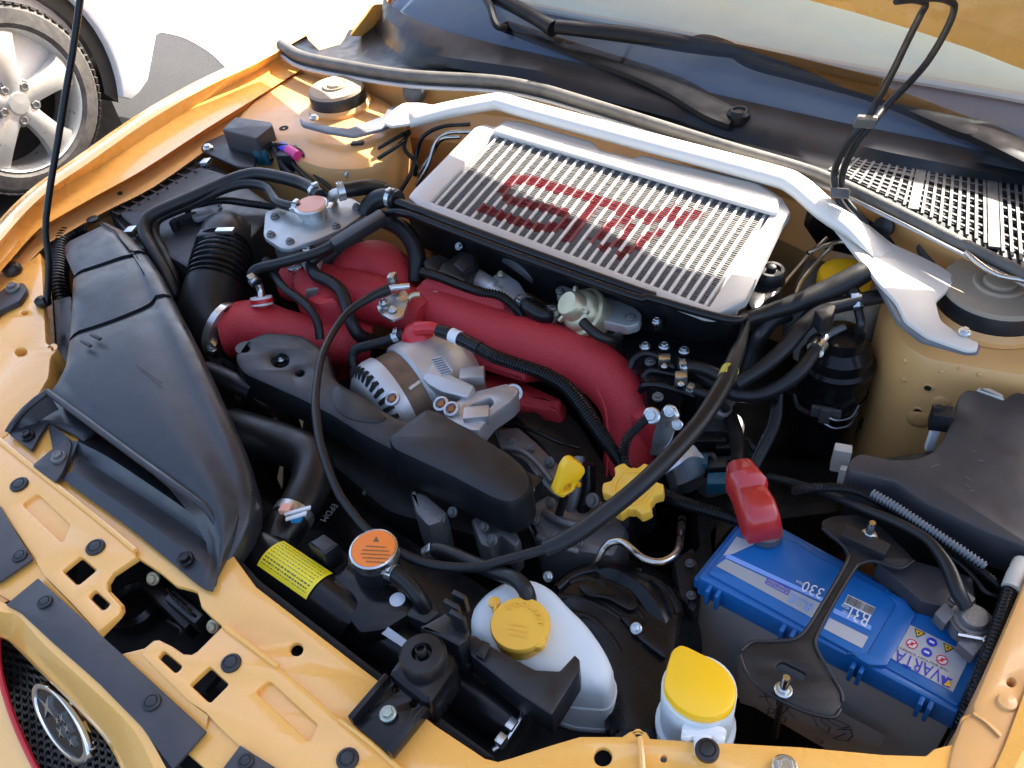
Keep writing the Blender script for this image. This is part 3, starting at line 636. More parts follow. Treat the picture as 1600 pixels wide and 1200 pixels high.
# body side with the arch cut in it
a_ = math.radians(9); NX = Vector((math.cos(a_), math.sin(a_), 0)); NY = UP.cross(NX)
o = wc + NX * .04; ar = .395
arc = [(ar * math.cos(math.radians(t)), ar * math.sin(math.radians(t))) for t in range(-22, 203, 9)]
out = [(arc[0][0] + .03, -.17), (arc[0][0] + .07, -.165), (arc[0][0] + .13, -.14), (.54, -.09), (.60, -.02), (.66, .06), (.69, .13), (.72, .24), (.76, .55), (.0, .62), (-1.5, .60), (-1.5, -.22), (arc[-1][0], -.2)]
bm = BM(); slab2(bm, o, NY, UP, NX, [arc[::-1] + [] if False else out[:0] + [(p[0], p[1]) for p in out] + arc[::-1]], .06, .012); part('body_side', bm, 'white_car', nb)
bm = BM(); slab2(bm, o - NX * .03, NY, UP, NX, [[(1.03 * p[0], 1.03 * p[1]) for p in out[:0]] + [(ar * 1.0 * math.cos(math.radians(t)), ar * 1.0 * math.sin(math.radians(t))) for t in range(-25, 206, 9)] + [(ar * .86 * math.cos(math.radians(t)), ar * .86 * math.sin(math.radians(t))) for t in range(205, -26, -9)]], .15); part('arch_liner', bm, 'plastic', nb)
bm = BM(); box(bm, o - NX * .9 + NY * -.3 + UP * .28, NX * .84, NY * 1.1, UP * .33, .05); part('body_shell', bm, 'white_car', nb)
bm = BM(); box(bm, o - NX * .5 + UP * .0, NX * .34, NY * .42, UP * .36); part('wheel_well', bm, 'black_void', nb)
# ================================================================ large engine-bay components
DARK = 'dark_metal'
# ---- air intake snorkel
sn = thing('intake_duct', 'large black air intake duct with wide open mouth bolted to the yellow panel', 'air duct', P(200, 700, 0))
rows = [((101, 386), (150, 357), (172, 350), .030), ((103, 402), (165, 368), (196, 362), .040), ((116, 431), (190, 400), (230, 395), .044), ((115, 435), (191, 404), (232, 399), .039), ((114, 439), (192, 408), (235, 403), .044), ((113, 480), (190, 442), (253, 430), .046), ((109, 529), (195, 491), (269, 462), .046), ((108, 533), (196, 495), (271, 466), .041),
        ((108, 538), (197, 500), (273, 471), .046), ((103, 572), (215, 550), (312, 546), .047), ((90, 598), (235, 605), (342, 612), .046), ((78, 614), (240, 640), (366, 660), .044), ((136, 658), (270, 680), (395, 717), .042), ((219, 719), (320, 735), (411, 752), .040),
        ((310, 785), (365, 775), (418, 779), .036), ((335, 812), (370, 805), (404, 818), .030), ((344, 847), (360, 842), (378, 848), .018), ((341, 885), (348, 884), (357, 886), .006), ((332, 918), (335, 917), (340, 915), -.002)]
bm = BM(); G = []
for k, (l, m_, r_, z) in enumerate(rows):
    A, B, C = P(l[0], l[1], z - .006), P(m_[0], m_[1], z + .004), P(r_[0], r_[1], z - .012)
    ax_ = (C - A); w_ = ax_.length; ax_ = ax_ / max(w_, 1e-6)
    b = .018 * min(1, w_ / .1)
    drop = min(.085, .05 + w_ * .1) if k < 14 else max(.004, (z + .012))
    ldrop = (.085 if k < 11 else .0)
    c = [A - UP * ldrop - ax_ * .004 * (ldrop > 0), A - UP * (ldrop * .4), A + UP * .0, A + ax_ * b * .35 + UP * b * .22]
    mid = crv([A + ax_ * b * .8 + UP * b * .34, B + (A - B) * .4 + UP * .002, B, B + (C - B) * .5 + UP * .002, C - ax_ * b * 1.1 + UP * b * .6], 3)
    c += [Vector(q) for q in mid]
    c += [C - ax_ * b * .5 + UP * b * .45, C - ax_ * b * .12 + UP * b * .1, C - UP * b * .4, C - UP * drop * .6 - ax_ * .002, C - UP * drop - ax_ * .006]
    G.append(c)
for _ in range(6):
    H = [list(r) for r in G]
    for k in range(11, len(G) - 1):
        for j in range(3, len(G[0])): H[k][j] = (G[k - 1][j] + G[k][j] * 2 + G[k + 1][j]) / 4
    G = H
loft(bm, G, closed=False)
# two pressed seams across the top
thick(bm, .003)
sh = part('upper_shell', bm, 'duct_plastic', sn, ang=50)
for a, b in (((142, 522), (157, 530)), ((127, 532), (142, 541))):
    bm = BM(); A, B = P(*a, .0545), P(*b, .0545); box(bm, (A + B) / 2, (B - A) / 2, (B - A).cross(UP).normalized() * .0022, UP * .0016, .0006); part('clip_slot', bm, 'ink', sh)
bm = BM(); A, B = P(213, 570, .0535), P(252, 598, .0525); box(bm, (A + B) / 2, (B - A) / 2, (B - A).cross(UP).normalized() * .0004, UP * .0004); part('scratch', bm, 'ink', sh)
bm = BM(); sweep(bm, [P(x, y, z) for x, y, z in crv([(74, 612, .038), (137, 658, .037), (219, 719, .035), (310, 785, .030), (335, 812, .024), (344, 847, .012), (341, 885, .0), (331, 922, -.008)], 5)], .0042, 8); part('mouth_lip', bm, 'duct_plastic', sn)
bm = BM(); sweep(bm, [P(x, y, z) for x, y, z in crv([(74, 612, .038), (56, 625, .036), (38, 641, .028), (22, 660, .014), (12, 676, .008)], 5)], .0042, 8); part('mouth_lip', bm, 'duct_plastic', sn)
bm = BM(); sheet(bm, [[(76, 614, .034), (56, 626, .034), (38, 642, .026), (22, 661, .012), (13, 676, .006)], [(92, 640, .012), (80, 646, .012), (66, 655, .010), (48, 668, .006), (40, 682, .006)]], .002, 3); part('mouth_cheek', bm, 'duct_plastic', sn)
TRP = Plane((60, 700, .008), (310, 900, .008), (260, 760, -.004))
bm = BM(); slab(bm, .008, rnd([(12, 676), (38, 644), (76, 617), (110, 640), (150, 672), (130, 690), (119, 681), (75, 659), (62, 680), (49, 704)], 4), .004, .0015); tr0 = part('mouth_ear', bm, 'duct_plastic', sn)
bm = BM(); sheet(bm, [[(97, 748, .007), (150, 787, .007), (203, 826, .007), (260, 873, .007), (312, 916, .007), (332, 924, .006)], [(112, 735, .011), (160, 768, .012), (215, 806, .012), (270, 846, .012), (320, 885, .012), (338, 905, .008)],
                      [(118, 708, .004), (165, 740, .002), (225, 778, .002), (280, 815, .002), (325, 850, .004), (341, 880, .006)], [(122, 690, .012), (170, 715, .014), (235, 758, .014), (285, 792, .014), (328, 822, .016), (344, 850, .012)],
                      [(128, 672, -.01), (180, 690, -.02), (250, 730, -.02), (300, 765, -.02), (345, 800, -.015), (372, 820, -.012)], [(150, 640, -.04), (210, 650, -.045), (280, 690, -.045), (330, 730, -.045), (375, 760, -.04), (395, 790, -.035)]], .002, 4)
ty = part('mouth_tray', bm, 'duct_plastic', sn)
bm = BM(); sheet(bm, [[(122, 690, .012), (97, 748, .007)], [(112, 688, .010), (90, 740, .005)], [(80, 662, .010), (76, 670, .004)]], .002, 2); part('tray_wall', bm, 'duct_plastic', sn)
bolt(tr0, 43, 681, .010, 11, 'gloss_black'); bolt(ty, 289, 874, .014, 14, 'gloss_black')
bm = BM(); slab(bm, .012, rnd([(50, 727), (104, 682), (112, 692), (106, 716), (98, 737), (86, 753)], 4), .004, .001); q = part('mount_tab', bm, 'grey_plastic', sn); bolt(q, 92, 714, .014, 12, 'dull_alu')
# ---- ribbed resonator hose beside the duct
hs_ = solo_tube('resonator_hose', 'ribbed black flexible hose beside the air intake duct', 'hose', [(125, 360, -.02), (104, 372, -.015), (92, 400, -.02), (90, 440, -.03), (98, 480, -.05), (106, 520, -.07)], 17, 'gloss_black', seg=20, ribs=6, amp=.14)
bm = BM(); slab(bm, -.03, rnd([(74, 468), (112, 458), (120, 520), (112, 560), (84, 588), (76, 540)], 6), .10, .008); part('resonator_box', bm, 'gloss_black', None, 'black box below the ribbed hose beside the duct', 'box')
# ---- air filter box
ab = thing('air_filter_box', 'black air filter box with a ribbed rim against the yellow wing', 'air filter', P(280, 330, -.15))
bm = BM(); slab(bm, .004, rnd([(182, 333), (312, 258), (372, 277), (430, 330), (330, 440), (262, 400), (230, 372)], 8), .20, .006); part('lid', bm, 'plastic', ab)
bm = BM(); slab(bm, -.008, rnd([(168, 328), (308, 248), (330, 252), (440, 330), (330, 452), (255, 402), (212, 384)], 8), .02, .003); rim_ = part('rim_flange', bm, 'plastic', ab)
for i in range(10):
    t = i / 9; x, y = 172 + t * 132, 329 - t * 76; bm = BM(); A = P(x, y, -.004); B = P(x + 16, y + 6, .006)
    d = (B - A); s = d.cross(UP).normalized() * .0016; vs = [A + s, B + s, P(x + 14, y + 12, -.006) + s, A - s, B - s, P(x + 14, y + 12, -.006) - s]
    v = [bm.verts.new(q) for q in vs]; [bm.faces.new([v[j] for j in f]) for f in ((0, 1, 2), (5, 4, 3), (0, 3, 4, 1), (1, 4, 5, 2), (2, 5, 3, 0))]
    part('rim_rib', bm, 'plastic', ab)
bm = BM(); sheet(bm, [[(170, 327, -.008), (190, 378, -.03), (214, 388, -.04)], [(172, 326, -.004), (196, 350, -.004), (222, 380, -.006)]], .002, 3); part('rim_skirt', bm, 'plastic', ab)
for x, y in ((205, 362), (322, 255)):
    bm = BM(); box(bm, P(x, y, .004), Vector((.006, .004, 0)), Vector((-.004, .008, 0)), UP * .006, .002); part('rim_clip', bm, 'bracket_zinc', ab)
# ---- intercooler
ICP = Plane((640, 310, .048), (1150, 490, .048), (760, 200, .068))
ic = thing('intercooler', 'silver finned intercooler with a red spray painted logo on its core', 'intercooler', P(930, 350, -.05))
inner = [(672, 314), (770, 208), (1206, 330), (1108, 478)]
outer = rnd([(637, 308), (646, 296), (742, 198), (760, 193), (772, 198), (790, 187), (812, 189), (926, 220), (936, 232), (990, 246), (1003, 241), (1185, 283), (1222, 308), (1236, 330), (1222, 350), (1166, 468), (1150, 476), (1118, 492), (1100, 490), (660, 326)], 4)
bm = BM(); slab(bm, ICP, outer, .012, .003, [inner]); part('frame', bm, 'ic_alu', ic)
bm = BM(); slab(bm, ICP, [(650, 312), (760, 200), (1222, 326), (1150, 478), (1112, 488)], .02, 0, [inner], h=-.0125); part('core_side', bm, 'ic_alu', ic)
bm = BM(); slab(bm, ICP, [(668, 316), (770, 206), (1210, 330), (1110, 482)], .03, 0, h=-.03); part('core_back', bm, 'black_void', ic)
# raised rear header
bm = BM(); slab(bm, ICP, rnd([(768, 203), (792, 189), (812, 190), (926, 222), (936, 234), (990, 248), (1003, 243), (1182, 285), (1218, 309), (1216, 332), (1205, 331)], 4), .006, .003, h=.006); part('end_tank', bm, 'ic_alu', ic)
def stroke_d(x, y):
    best = 99
    for pts, wd in STROKES:
        for (x0, y0), (x1, y1) in zip(pts, pts[1:]):
            dx, dy = x1 - x0, y1 - y0; t = max(0, min(1, ((x - x0) * dx + (y - y0) * dy) / (dx * dx + dy * dy)))
            best = min(best, math.hypot(x - x0 - t * dx, y - y0 - t * dy) - wd)
    return best
STROKES = [([(850, 283), (820, 276), (800, 278), (787, 295), (795, 310), (840, 318), (882, 328), (884, 342), (866, 353), (836, 351), (806, 341), (750, 321)], 5.5),
           ([(820, 276), (920, 304), (1022, 337)], 6.5), ([(925, 318), (908, 340), (886, 370)], 6), ([(982, 335), (950, 350), (925, 372)], 5), ([(1030, 358), (1004, 372), (968, 396)], 5), ([(1012, 342), (1056, 322), (1050, 338)], 6), ([(1060, 346), (1083, 328), (1092, 333)], 6), ([(960, 322), (985, 345), (972, 372), (940, 384)], 4)]
NB = 31
def edge(t, s):                             # t across (0 left..1 right), s from front 0 to back 1, on the core
    a = Vector(inner[0]).lerp(Vector(inner[3]), t); b = Vector(inner[1]).lerp(Vector(inner[2]), t)
    return ICP.at(a.x, a.y).lerp(ICP.at(b.x, b.y), s)
def pix(p):
    q = MR.transposed() @ (p - EYE); return 800 + F * q.x / -q.z, 600 - F * q.y / -q.z
NS = 46
for i in range(NB):
    t = (i + .5) / NB; bm = BM(); u = (edge(1, .5) - edge(0, .5)).normalized(); n_ = ICP.n; hw = .0021; prev = None
    for k in range(NS + 1):
        p = edge(t, k / NS) - n_ * .003
        cur = [bm.verts.new(q) for q in (p - u * hw - n_ * .02, p - u * hw, p - u * hw * .6 + n_ * .0008, p + u * hw * .6 + n_ * .0008, p + u * hw, p + u * hw - n_ * .02)]
        if prev:
            x, y = pix(edge(t, (k - .5) / NS)); red = stroke_d(x, y) + noise.noise(Vector((x * .12, y * .12, 0))) * 1.5 < 1.2
            for j in range(5):
                f = bm.faces.new((prev[j], prev[j + 1], cur[j + 1], cur[j])); f.material_index = 1 if red else 0
        prev = cur
    part('cooling_tube', bm, ['ic_alu', 'ic_red'], ic, ang=60)
bm = BM(); n_ = ICP.n; NZ = 52; hw = .0021
for i in range(NB - 1):
    prev = None
    for k in range(NZ * 4 + 1):
        s_ = (k // 4 + (0, .34, .5, .84)[k % 4]) / NZ; s_ = min(1, s_ + noise.noise(Vector((i * 3.1, s_ * 30, 0))) * .002)
        a = edge((i + .5) / NB, s_); b = edge((i + 1.5) / NB, s_); d0 = (b - a).normalized(); h = (-.0045, -.0045, -.016, -.016)[k % 4] + noise.noise(Vector((i * 1.7, k * .2, 4))) * .0008
        cur = [bm.verts.new(a + d0 * hw + n_ * h), bm.verts.new(b - d0 * hw + n_ * h)]
        if prev:
            x, y = pix((a + b) / 2); red = stroke_d(x, y) + noise.noise(Vector((x * .12, y * .12, 0))) * 1.5 < 1.2
            f = bm.faces.new((prev[0], prev[1], cur[1], cur[0])); f.material_index = 1 if red else 0
        prev = cur
part('fins', bm, ['ic_fin', 'ic_red'], ic, kind='stuff', ang=10)
# front face panel, rubber mounts
bm = BM(); sheet(bm, [[(640, 322, .036), (860, 402, .036), (1112, 498, .036), (1150, 500, .036)], [(640, 340, .0), (860, 425, .0), (1105, 510, .0), (1150, 500, .0)], [(650, 380, -.05), (860, 470, -.05), (1090, 540, -.06), (1180, 520, -.06)]], .002, 3); part('front_shroud', bm, 'plastic', ic)
bm = BM(); slab(bm, .02, rnd([(1166, 470), (1180, 420), (1205, 405), (1224, 425), (1222, 455), (1195, 470), (1180, 490)], 10), .03, .005); mt = part('mount_ear', bm, 'plastic', ic)
bm = BM(); lathe(bm, P(1204, 430, .026), UP, [(.019, -.01), (.019, .006), (.016, .010), (.012, .010), (.011, .006), (.006, .006), (.006, .014), (.003, .016), (0, .016)]); part('rubber_mount', bm, 'rubber', ic)
bolt(ic, 717, 385, -.01, 7, 'zinc', axis=Vector((0, -.7, .6)))
# ---- black pipes along the intercooler front
for nm, lb, px, r in (('pipe', 'upper black steel pipe running along the intercooler front edge', [(614, 312, .05), (640, 323, .05), (800, 384, .048), (1000, 456, .045), (1020, 460, .040)], 7.5), ('pipe', 'lower black steel pipe along the intercooler front, ending at the right hose', [(606, 333, .04), (644, 337, .045), (800, 396, .045), (985, 462, .044), (1015, 466, .044), (1100, 490, .044), (1145, 500, .044), (1165, 496, .04)], 7)):
    solo_tube(nm, lb, 'pipe', px, r, 'gloss_black')
# ---- strut brace
sb_ = thing('strut_brace', 'silver strut tower brace bar crossing behind the intercooler', 'strut bar', P(950, 220, .06))
bm = BM(); pp = [(640, 187, .072), (700, 172, .08), (765, 160, .088), (785, 160, .09), (830, 173, .09), (1000, 219, .09), (1200, 272, .088), (1245, 290, .086), (1290, 328, .078), (1340, 362, .066), (1385, 398, .0535)]
c = crv(pp, 6); pts = [P(*q) for q in c]; fr = frames(pts); rings = []
for p, q in zip(pts, c):
    i = pts.index(p); tt = (pts[min(i + 1, len(pts) - 1)] - pts[max(i - 1, 0)]).normalized(); s_ = tt.cross(UP).normalized(); hw, hh = .0150, .0125 * (1 if i < len(pts) - 9 else max(.25, (len(pts) - i) / 9))
    rings.append([p + s_ * hw * math.cos(a) * 1.15 + UP * hh * math.sin(a) for a in [2 * math.pi * j / 16 for j in range(16)]])
loft(bm, rings); part('bar', bm, 'bar_silver', sb_)
bm = BM(); slab(bm, .042, rnd([(467, 183), (478, 190), (520, 197), (545, 200), (600, 180), (606, 168), (640, 160), (672, 168), (668, 186), (612, 192), (600, 200), (552, 212), (510, 205), (470, 194)], 5), .006, .002); q = part('foot_plate', bm, 'bracket_grey', sb_); bolt(q, 491, 184, .045, 7)
bm = BM(); slab(bm, .058, rnd([(598, 190), (612, 172), (630, 160), (658, 160), (690, 165), (676, 182), (640, 192), (610, 196)], 6), .005, .002); part('weld_plate', bm, 'bar_silver', sb_)
RP = Plane((1300, 330, .075), (1400, 470, .052), (1480, 430, .05))
bm = BM(); slab(bm, .056, rnd([(1272, 296), (1300, 310), (1345, 340), (1395, 380), (1440, 400), (1470, 415), (1500, 435), (1462, 470), (1470, 500), (1500, 522), (1530, 534), (1528, 545), (1512, 546), (1450, 525), (1415, 500), (1400, 470), (1372, 440), (1340, 400), (1300, 350)], 7), .005, .002,
     [rnd([(1336, 378), (1348, 372), (1372, 392), (1365, 404)], 4), rnd([(1342, 358), (1382, 384), (1372, 388), (1350, 372)], 2)]); q = part('foot_plate', bm, 'bar_silver', sb_)
bm = BM(); slab(bm, .0505, rnd([(1365, 432), (1385, 445), (1412, 490), (1455, 520), (1534, 538), (1530, 549), (1510, 549), (1440, 530), (1402, 500), (1384, 466)], 6), .006, .002); part('foot_edge', bm, 'bracket_grey', sb_)
bolt(q, 1507, 519, .058, 10)
# ---- strut caps
for x, y, rr, lb in ((532, 166, .052, 'round dusty strut top cap beside the small black control box'), (1547, 484, .062, 'round dusty strut top cap above the fuse box cover')):
    t = thing('strut_mount', lb, 'strut mount', P(x, y, .018)); B = P(x, y, .018)
    bm = BM(); lathe(bm, B, UP, [(rr * 1.13, 0), (rr * 1.13, .006), (rr * 1.02, .012), (rr * 1.0, .010)], 40); part('collar', bm, 'bay_paint', t)
    bm = BM(); lathe(bm, B, UP, [(rr, .0), (rr, .030), (rr * .95, .036), (rr * .55, .038)], 40); part('cap_wall', bm, 'plastic', t)
    bm = BM(); lathe(bm, B + UP * .0365, UP, [(rr * .985, -.004), (rr * .94, .001), (rr * .46, .003), (rr * .44, .006), (rr * .40, .0065), (rr * .30, .004), (rr * .26, .008), (rr * .18, .009), (0, .009)], 40); part('cap_top', bm, 'dusty_cap', t)
# ---- degas tank
dg = thing('filler_tank', 'grey metal coolant filler tank with a pink topped pressure cap', 'coolant tank', P(485, 350, -.08))
top = [(414, 331), (466, 312), (550, 309), (570, 322), (566, 335), (537, 356), (500, 372), (452, 388), (437, 387), (411, 369)]
bm = BM(); slab(bm, .03, top, .007, .002, r=6); part('lid', bm, 'tank_alu', dg)
bm = BM(); slab(bm, .023, [(420, 338), (468, 318), (545, 316), (558, 328), (530, 352), (452, 380), (440, 378), (419, 364)], .12, .006, r=6); part('body', bm, 'dull_alu', dg)
for x, y in ((429, 338), (423, 366), (453, 377), (557, 323), (525, 353)): bolt(dg, x, y, .032, 7, 'dull_alu')
cc = P(491, 336, .034); bm = BM(); lathe(bm, cc, UP, [(.019, -.012), (.019, .002), (.0225, .004), (.0225, .011), (.0255, .012), (.026, .017), (.0235, .019), (0, .019)], 36); capo = part('pressure_cap', bm, 'zinc', dg)
bm = BM(); lathe(bm, cc, UP, [(.0225, .0188), (.0215, .0204), (0, .0208)], 36); part('cap_label', bm, 'label_pink', capo)
bm = BM(); box(bm, cc + UP * .0145 + Vector((.02, .012, 0)), Vector((.008, .005, 0)), Vector((-.004, .007, 0)), UP * .0022, .001); box(bm, cc + UP * .0145 - Vector((.02, .012, 0)), Vector((.008, .005, 0)), Vector((-.004, .007, 0)), UP * .0022, .001); part('cap_ear', bm, 'zinc', capo)
bm = BM(); tube(bm, [(520, 312, .034), (521, 304, .05), (533, 300, .058)], 8, 12, 5); part('spigot', bm, 'cast_alu', dg)
bm = BM(); slab(bm, .012, rnd([(462, 390), (484, 382), (500, 388), (496, 402), (476, 412)], 4), .02, .003); q = part('mount_lug', bm, 'cast_alu', dg); bolt(q, 480, 394, .016, 10); bolt(dg, 461, 417, -.01, 12)
# ---- bellows intake hose, clamp, red pipe
bh = thing('intake_hose', 'black bellows air intake hose joined to the red pipe', 'hose', P(340, 450, -.1))
bm = BM(); tube(bm, [(356, 366, -.005, 40), (353, 378, -.004, 43), (350, 390, -.006, 44)], 44, 32, 4); part('upper_collar', bm, 'rubber', bh)
bm = BM(); tube(bm, [(351, 388, -.01, 44), (344, 418, -.016, 47), (336, 448, -.026, 46)], 46, 32, 6, ribs=9, amp=.10); part('bellows', bm, 'gloss_black', bh)
bm = BM(); tube(bm, [(337, 444, -.026, 45), (330, 468, -.036, 46), (328, 488, -.046, 47), (336, 507, -.056, 46), (352, 518, -.062, 44)], 46, 32, 6); part('elbow', bm, 'rubber', bh)
bm = BM(); box(bm, P(331, 374, .016), Vector((.012, .010, 0)), Vector((-.006, .010, 0)), UP * .016, .004); part('clip_block', bm, 'plastic', bh)
bm = BM(); box(bm, P(352, 361, .034), Vector((.012, .007, 0)), Vector((-.0025, .0045, 0)), UP * .0035, .001); q = part('worm_screw', bm, 'zinc', bh)
pts, _ = path([(336, 507, -.056), (349, 516, -.060), (366, 520, -.064)], 6)
band(bh, pts, 6, 45 * mpp(pts[6]), .010, 'bracket_zinc', 'hose_clamp', 1.03)
bm = BM(); box(bm, P(333, 540, -.06), Vector((.004, .003, .008)), Vector((-.003, .006, 0)), Vector((.004, 0, -.003)), .001); part('worm_screw', bm, 'bracket_zinc', bh); bolt(bh, 332, 546, -.062, 7)
rp = thing('intake_pipe', 'bright red wrinkle finish intake pipe after the bellows hose', 'pipe', P(450, 520, -.1))
bm = BM(); tube(bm, [(352, 518, -.066, 42), (375, 514, -.066, 43), (405, 512, -.066, 43), (440, 520, -.072, 38), (490, 530, -.08, 36), (540, 536, -.09, 37), (580, 540, -.10, 34)], 40, 28, 6); part('elbow_pipe', bm, 'wrinkle_red', rp)
bm = BM(); tube(bm, [(412, 500, -.05), (410, 480, -.034), (408, 465, -.02)], 12, 16, 5); part('nipple', bm, 'wrinkle_red', rp)
pts, _ = path([(412, 482, -.034), (409, 470, -.022), (407, 455, -.012), (404, 444, -.002)], 6); band(rp, pts, 6, 15 * mpp(pts[6]), .012, 'white', 'spring_clamp'); band(rp, pts, 6, 15.4 * mpp(pts[6]), .006, 'bright_red', 'clamp_stripe', 1.15)
bm = BM(); sweep(bm, pts[8:], 6 * mpp(pts[9]), 12); part('metal_spigot', bm, 'zinc', rp)
# ---- intake manifold
im = thing('intake_manifold', 'red wrinkle painted intake manifold across the top of the engine', 'intake manifold', P(800, 560, -.18))
bm = BM(); tube(bm, [(452, 440, -.055, 30), (500, 445, -.05, 34), (560, 460, -.05, 38), (625, 480, -.05, 38), (670, 500, -.05, 34)], 34, 26, 6); part('runner', bm, 'wrinkle_red', im)
bm = BM(); tube(bm, [(535, 452, -.06, 34), (560, 425, -.046, 40), (590, 418, -.044, 42), (615, 440, -.055, 40), (625, 480, -.07, 34)], 38, 26, 6); part('runner', bm, 'wrinkle_red', im)
bm = BM(); slab(bm, -.012, rnd([(452, 418), (475, 405), (520, 418), (540, 440), (530, 470), (492, 475), (455, 450)], 8), .08, .012); part('flange', bm, 'wrinkle_red', im)
bm = BM(); slab(bm, -.018, rnd([(486, 446), (520, 434), (528, 466), (500, 476)], 6), .02, .004); q = part('boss', bm, 'wrinkle_red', im)
bm = BM(); box(bm, P(487, 460, -.012), Vector((.003, .002, .010)), Vector((.006, .006, 0)), Vector((.002, -.002, 0)), .001); part('slot_plug', bm, 'dull_alu', q)
PLN = Plane((665, 510, -.055), (770, 540, -.055), (665, 440, -.008))
bm = BM(); slab(bm, PLN, rnd([(655, 437), (672, 432), (780, 462), (790, 480), (785, 512), (830, 530), (820, 600), (690, 560), (642, 510)], 8), .07, .008, [circ(679, 472, 11, 24, 1.25)]); pln = part('plenum', bm, 'wrinkle_red', im)
bm = BM(); slab(bm, PLN, circ(679, 472, 12, 24, 1.25), .004, 0, h=-.010); part('port', bm, 'gold_zinc', pln)
bm = BM(); slab(bm, PLN, circ(679, 472, 14, 24, 1.25), .006, .001, [circ(679, 472, 10.5, 24, 1.25)], h=.0015); part('port_ring', bm, 'ic_alu', pln)
bm = BM(); tube(bm, [(665, 470, -.05, 34), (700, 492, -.05, 40), (760, 515, -.05, 41), (840, 540, -.052, 42), (905, 562, -.056, 42), (950, 592, -.066, 42), (980, 635, -.09, 42), (985, 690, -.13, 40), (975, 760, -.18, 38)], 40, 30, 7); part('runner', bm, 'wrinkle_red', im)
bm = BM(); tube(bm, [(780, 470, -.035, 14), (781, 485, -.03, 15), (776, 515, -.04, 16)], 14, 16, 4); part('boss', bm, 'wrinkle_red', im)
bm = BM(); tube(bm, [(930, 585, -.075, 34), (980, 590, -.09, 34), (1040, 610, -.11, 32), (1080, 640, -.13, 28)], 30, 24, 5); part('runner', bm, 'wrinkle_red', im)
bm = BM(); slab(bm, -.07, rnd([(980, 615), (1035, 622), (1045, 650), (1010, 660), (985, 650)], 6), .06, .01); part('flange', bm, 'wrinkle_red', im)
bm = BM(); slab(bm, -.11, rnd([(500, 545), (640, 560), (800, 580), (885, 618), (880, 645), (800, 632), (640, 600)], 10), .10, .02); part('lower_casting', bm, 'wrinkle_red', im)
bm = BM(); tube(bm, [(932, 605, -.03), (946, 640, -.045), (950, 690, -.075), (948, 745, -.11)], 1.5, 6, 5); part('casting_seam', bm, 'wrinkle_red', im)
# ---- belt cover
bc = thing('belt_cover', 'black plastic drive belt cover in front of the alternator', 'belt cover', P(600, 660, -.1))
def dome(bm, pl, outl, t, bev): slab(bm, pl, outl, t, bev)
bm = BM(); slab(bm, -.024, rnd([(363, 556), (381, 530), (416, 516), (474, 521), (512, 548), (522, 588), (540, 602), (566, 613), (596, 636), (622, 652), (645, 655), (700, 690), (690, 735), (640, 716), (600, 697), (560, 676), (520, 650), (470, 624), (376, 582)], 12, 5), .045, .008, [circ(437, 561, 12, 22, .8), circ(382, 543, 5, 14, .75), circ(468, 581, 5, 14, .75)]); q = part('left_cover', bm, 'plastic', bc)
bolt(q, 439, 561, -.036, 7); bm = BM(); slab(bm, -.04, circ(437, 561, 14, 20, .8), .01); part('bolt_pocket', bm, 'black_void', q)
bm = BM(); slab(bm, -.0225, rnd([(526, 600), (545, 610), (568, 620), (592, 640), (606, 652), (594, 660), (572, 660), (545, 655), (524, 640), (516, 615)], 16, 5), .006, .0022); part('pressed_boss', bm, 'plastic', q)
bm = BM(); slab(bm, -.016, rnd([(602, 680), (636, 652), (666, 631), (690, 639), (760, 680), (800, 704), (824, 726), (834, 750), (822, 774), (796, 786), (768, 778), (700, 742), (610, 700)], 12, 5), .055, .013); part('right_cover', bm, 'plastic', bc)
bm = BM(); box(bm, P(826, 766, -.055), Vector((.012, .0, 0)), Vector((0, .014, 0)), UP * .014, .004); q = part('lug', bm, 'plastic', bc); bolt(q, 829, 765, -.038, 7, 'dull_alu')
# ---- alternator
al = thing('alternator', 'silver alternator with slotted cooling end behind the belt cover', 'alternator', P(660, 620, -.18))
AX = (P(735, 565, -.075) - P(600, 640, -.075)).normalized(); AC = P(588, 648, -.085); RA = .066
XD = UP
bm = BM(); lathe(bm, AC, AX, [(RA * .55, -.012), (RA * .8, -.008), (RA * 1.0, .004), (RA * 1.06, .016), (RA * 1.06, .028)], 40); part('front_housing', bm, 'cast_alu', al)
for i in range(34):
    a = 2 * math.pi * i / 34; s1 = AX.orthogonal().normalized(); s2 = AX.cross(s1); d = s1 * math.cos(a) + s2 * math.sin(a)
    if d.z < -.2: continue
    bm = BM(); box(bm, AC + d * RA * .84 - AX * .0005, (d * RA * .20 + AX * .006), AX.cross(d) * .0030, (AX - d * .3).normalized() * .004, .0008); part('vent_slot', bm, 'black_void', al)
bm = BM(); lathe(bm, AC + AX * .028, AX, [(RA * 1.0, 0), (RA * 1.0, .030)], 40); part('stator', bm, 'laminate', al)
bm = BM(); lathe(bm, AC + AX * .056, AX, [(RA * 1.02, 0), (RA * 1.08, .004), (RA * 1.08, .03), (RA * 1.0, .07), (RA * .8, .085), (0, .088)], 40); part('rear_housing', bm, 'cast_alu', al)
ALP = Plane((640, 590, -.028), (745, 620, -.028), (620, 545, -.020))
bm = BM(); slab(bm, ALP, rnd([(606, 562), (640, 540), (662, 548), (690, 578), (742, 602), (730, 622), (690, 612), (668, 600), (650, 580), (628, 580)], 5), .012, .003, [rnd([(618, 560), (630, 554), (636, 560), (624, 566)], 2), rnd([(654, 566), (664, 562), (668, 569), (658, 573)], 2)]); hsg = part('heat_shield', bm, 'cast_alu', al)
bm = BM(); slab(bm, ALP, [(672, 560), (690, 556), (708, 580), (690, 586)], .0006, 0, h=.001); q = part('type_plate', bm, 'label_silver', hsg)
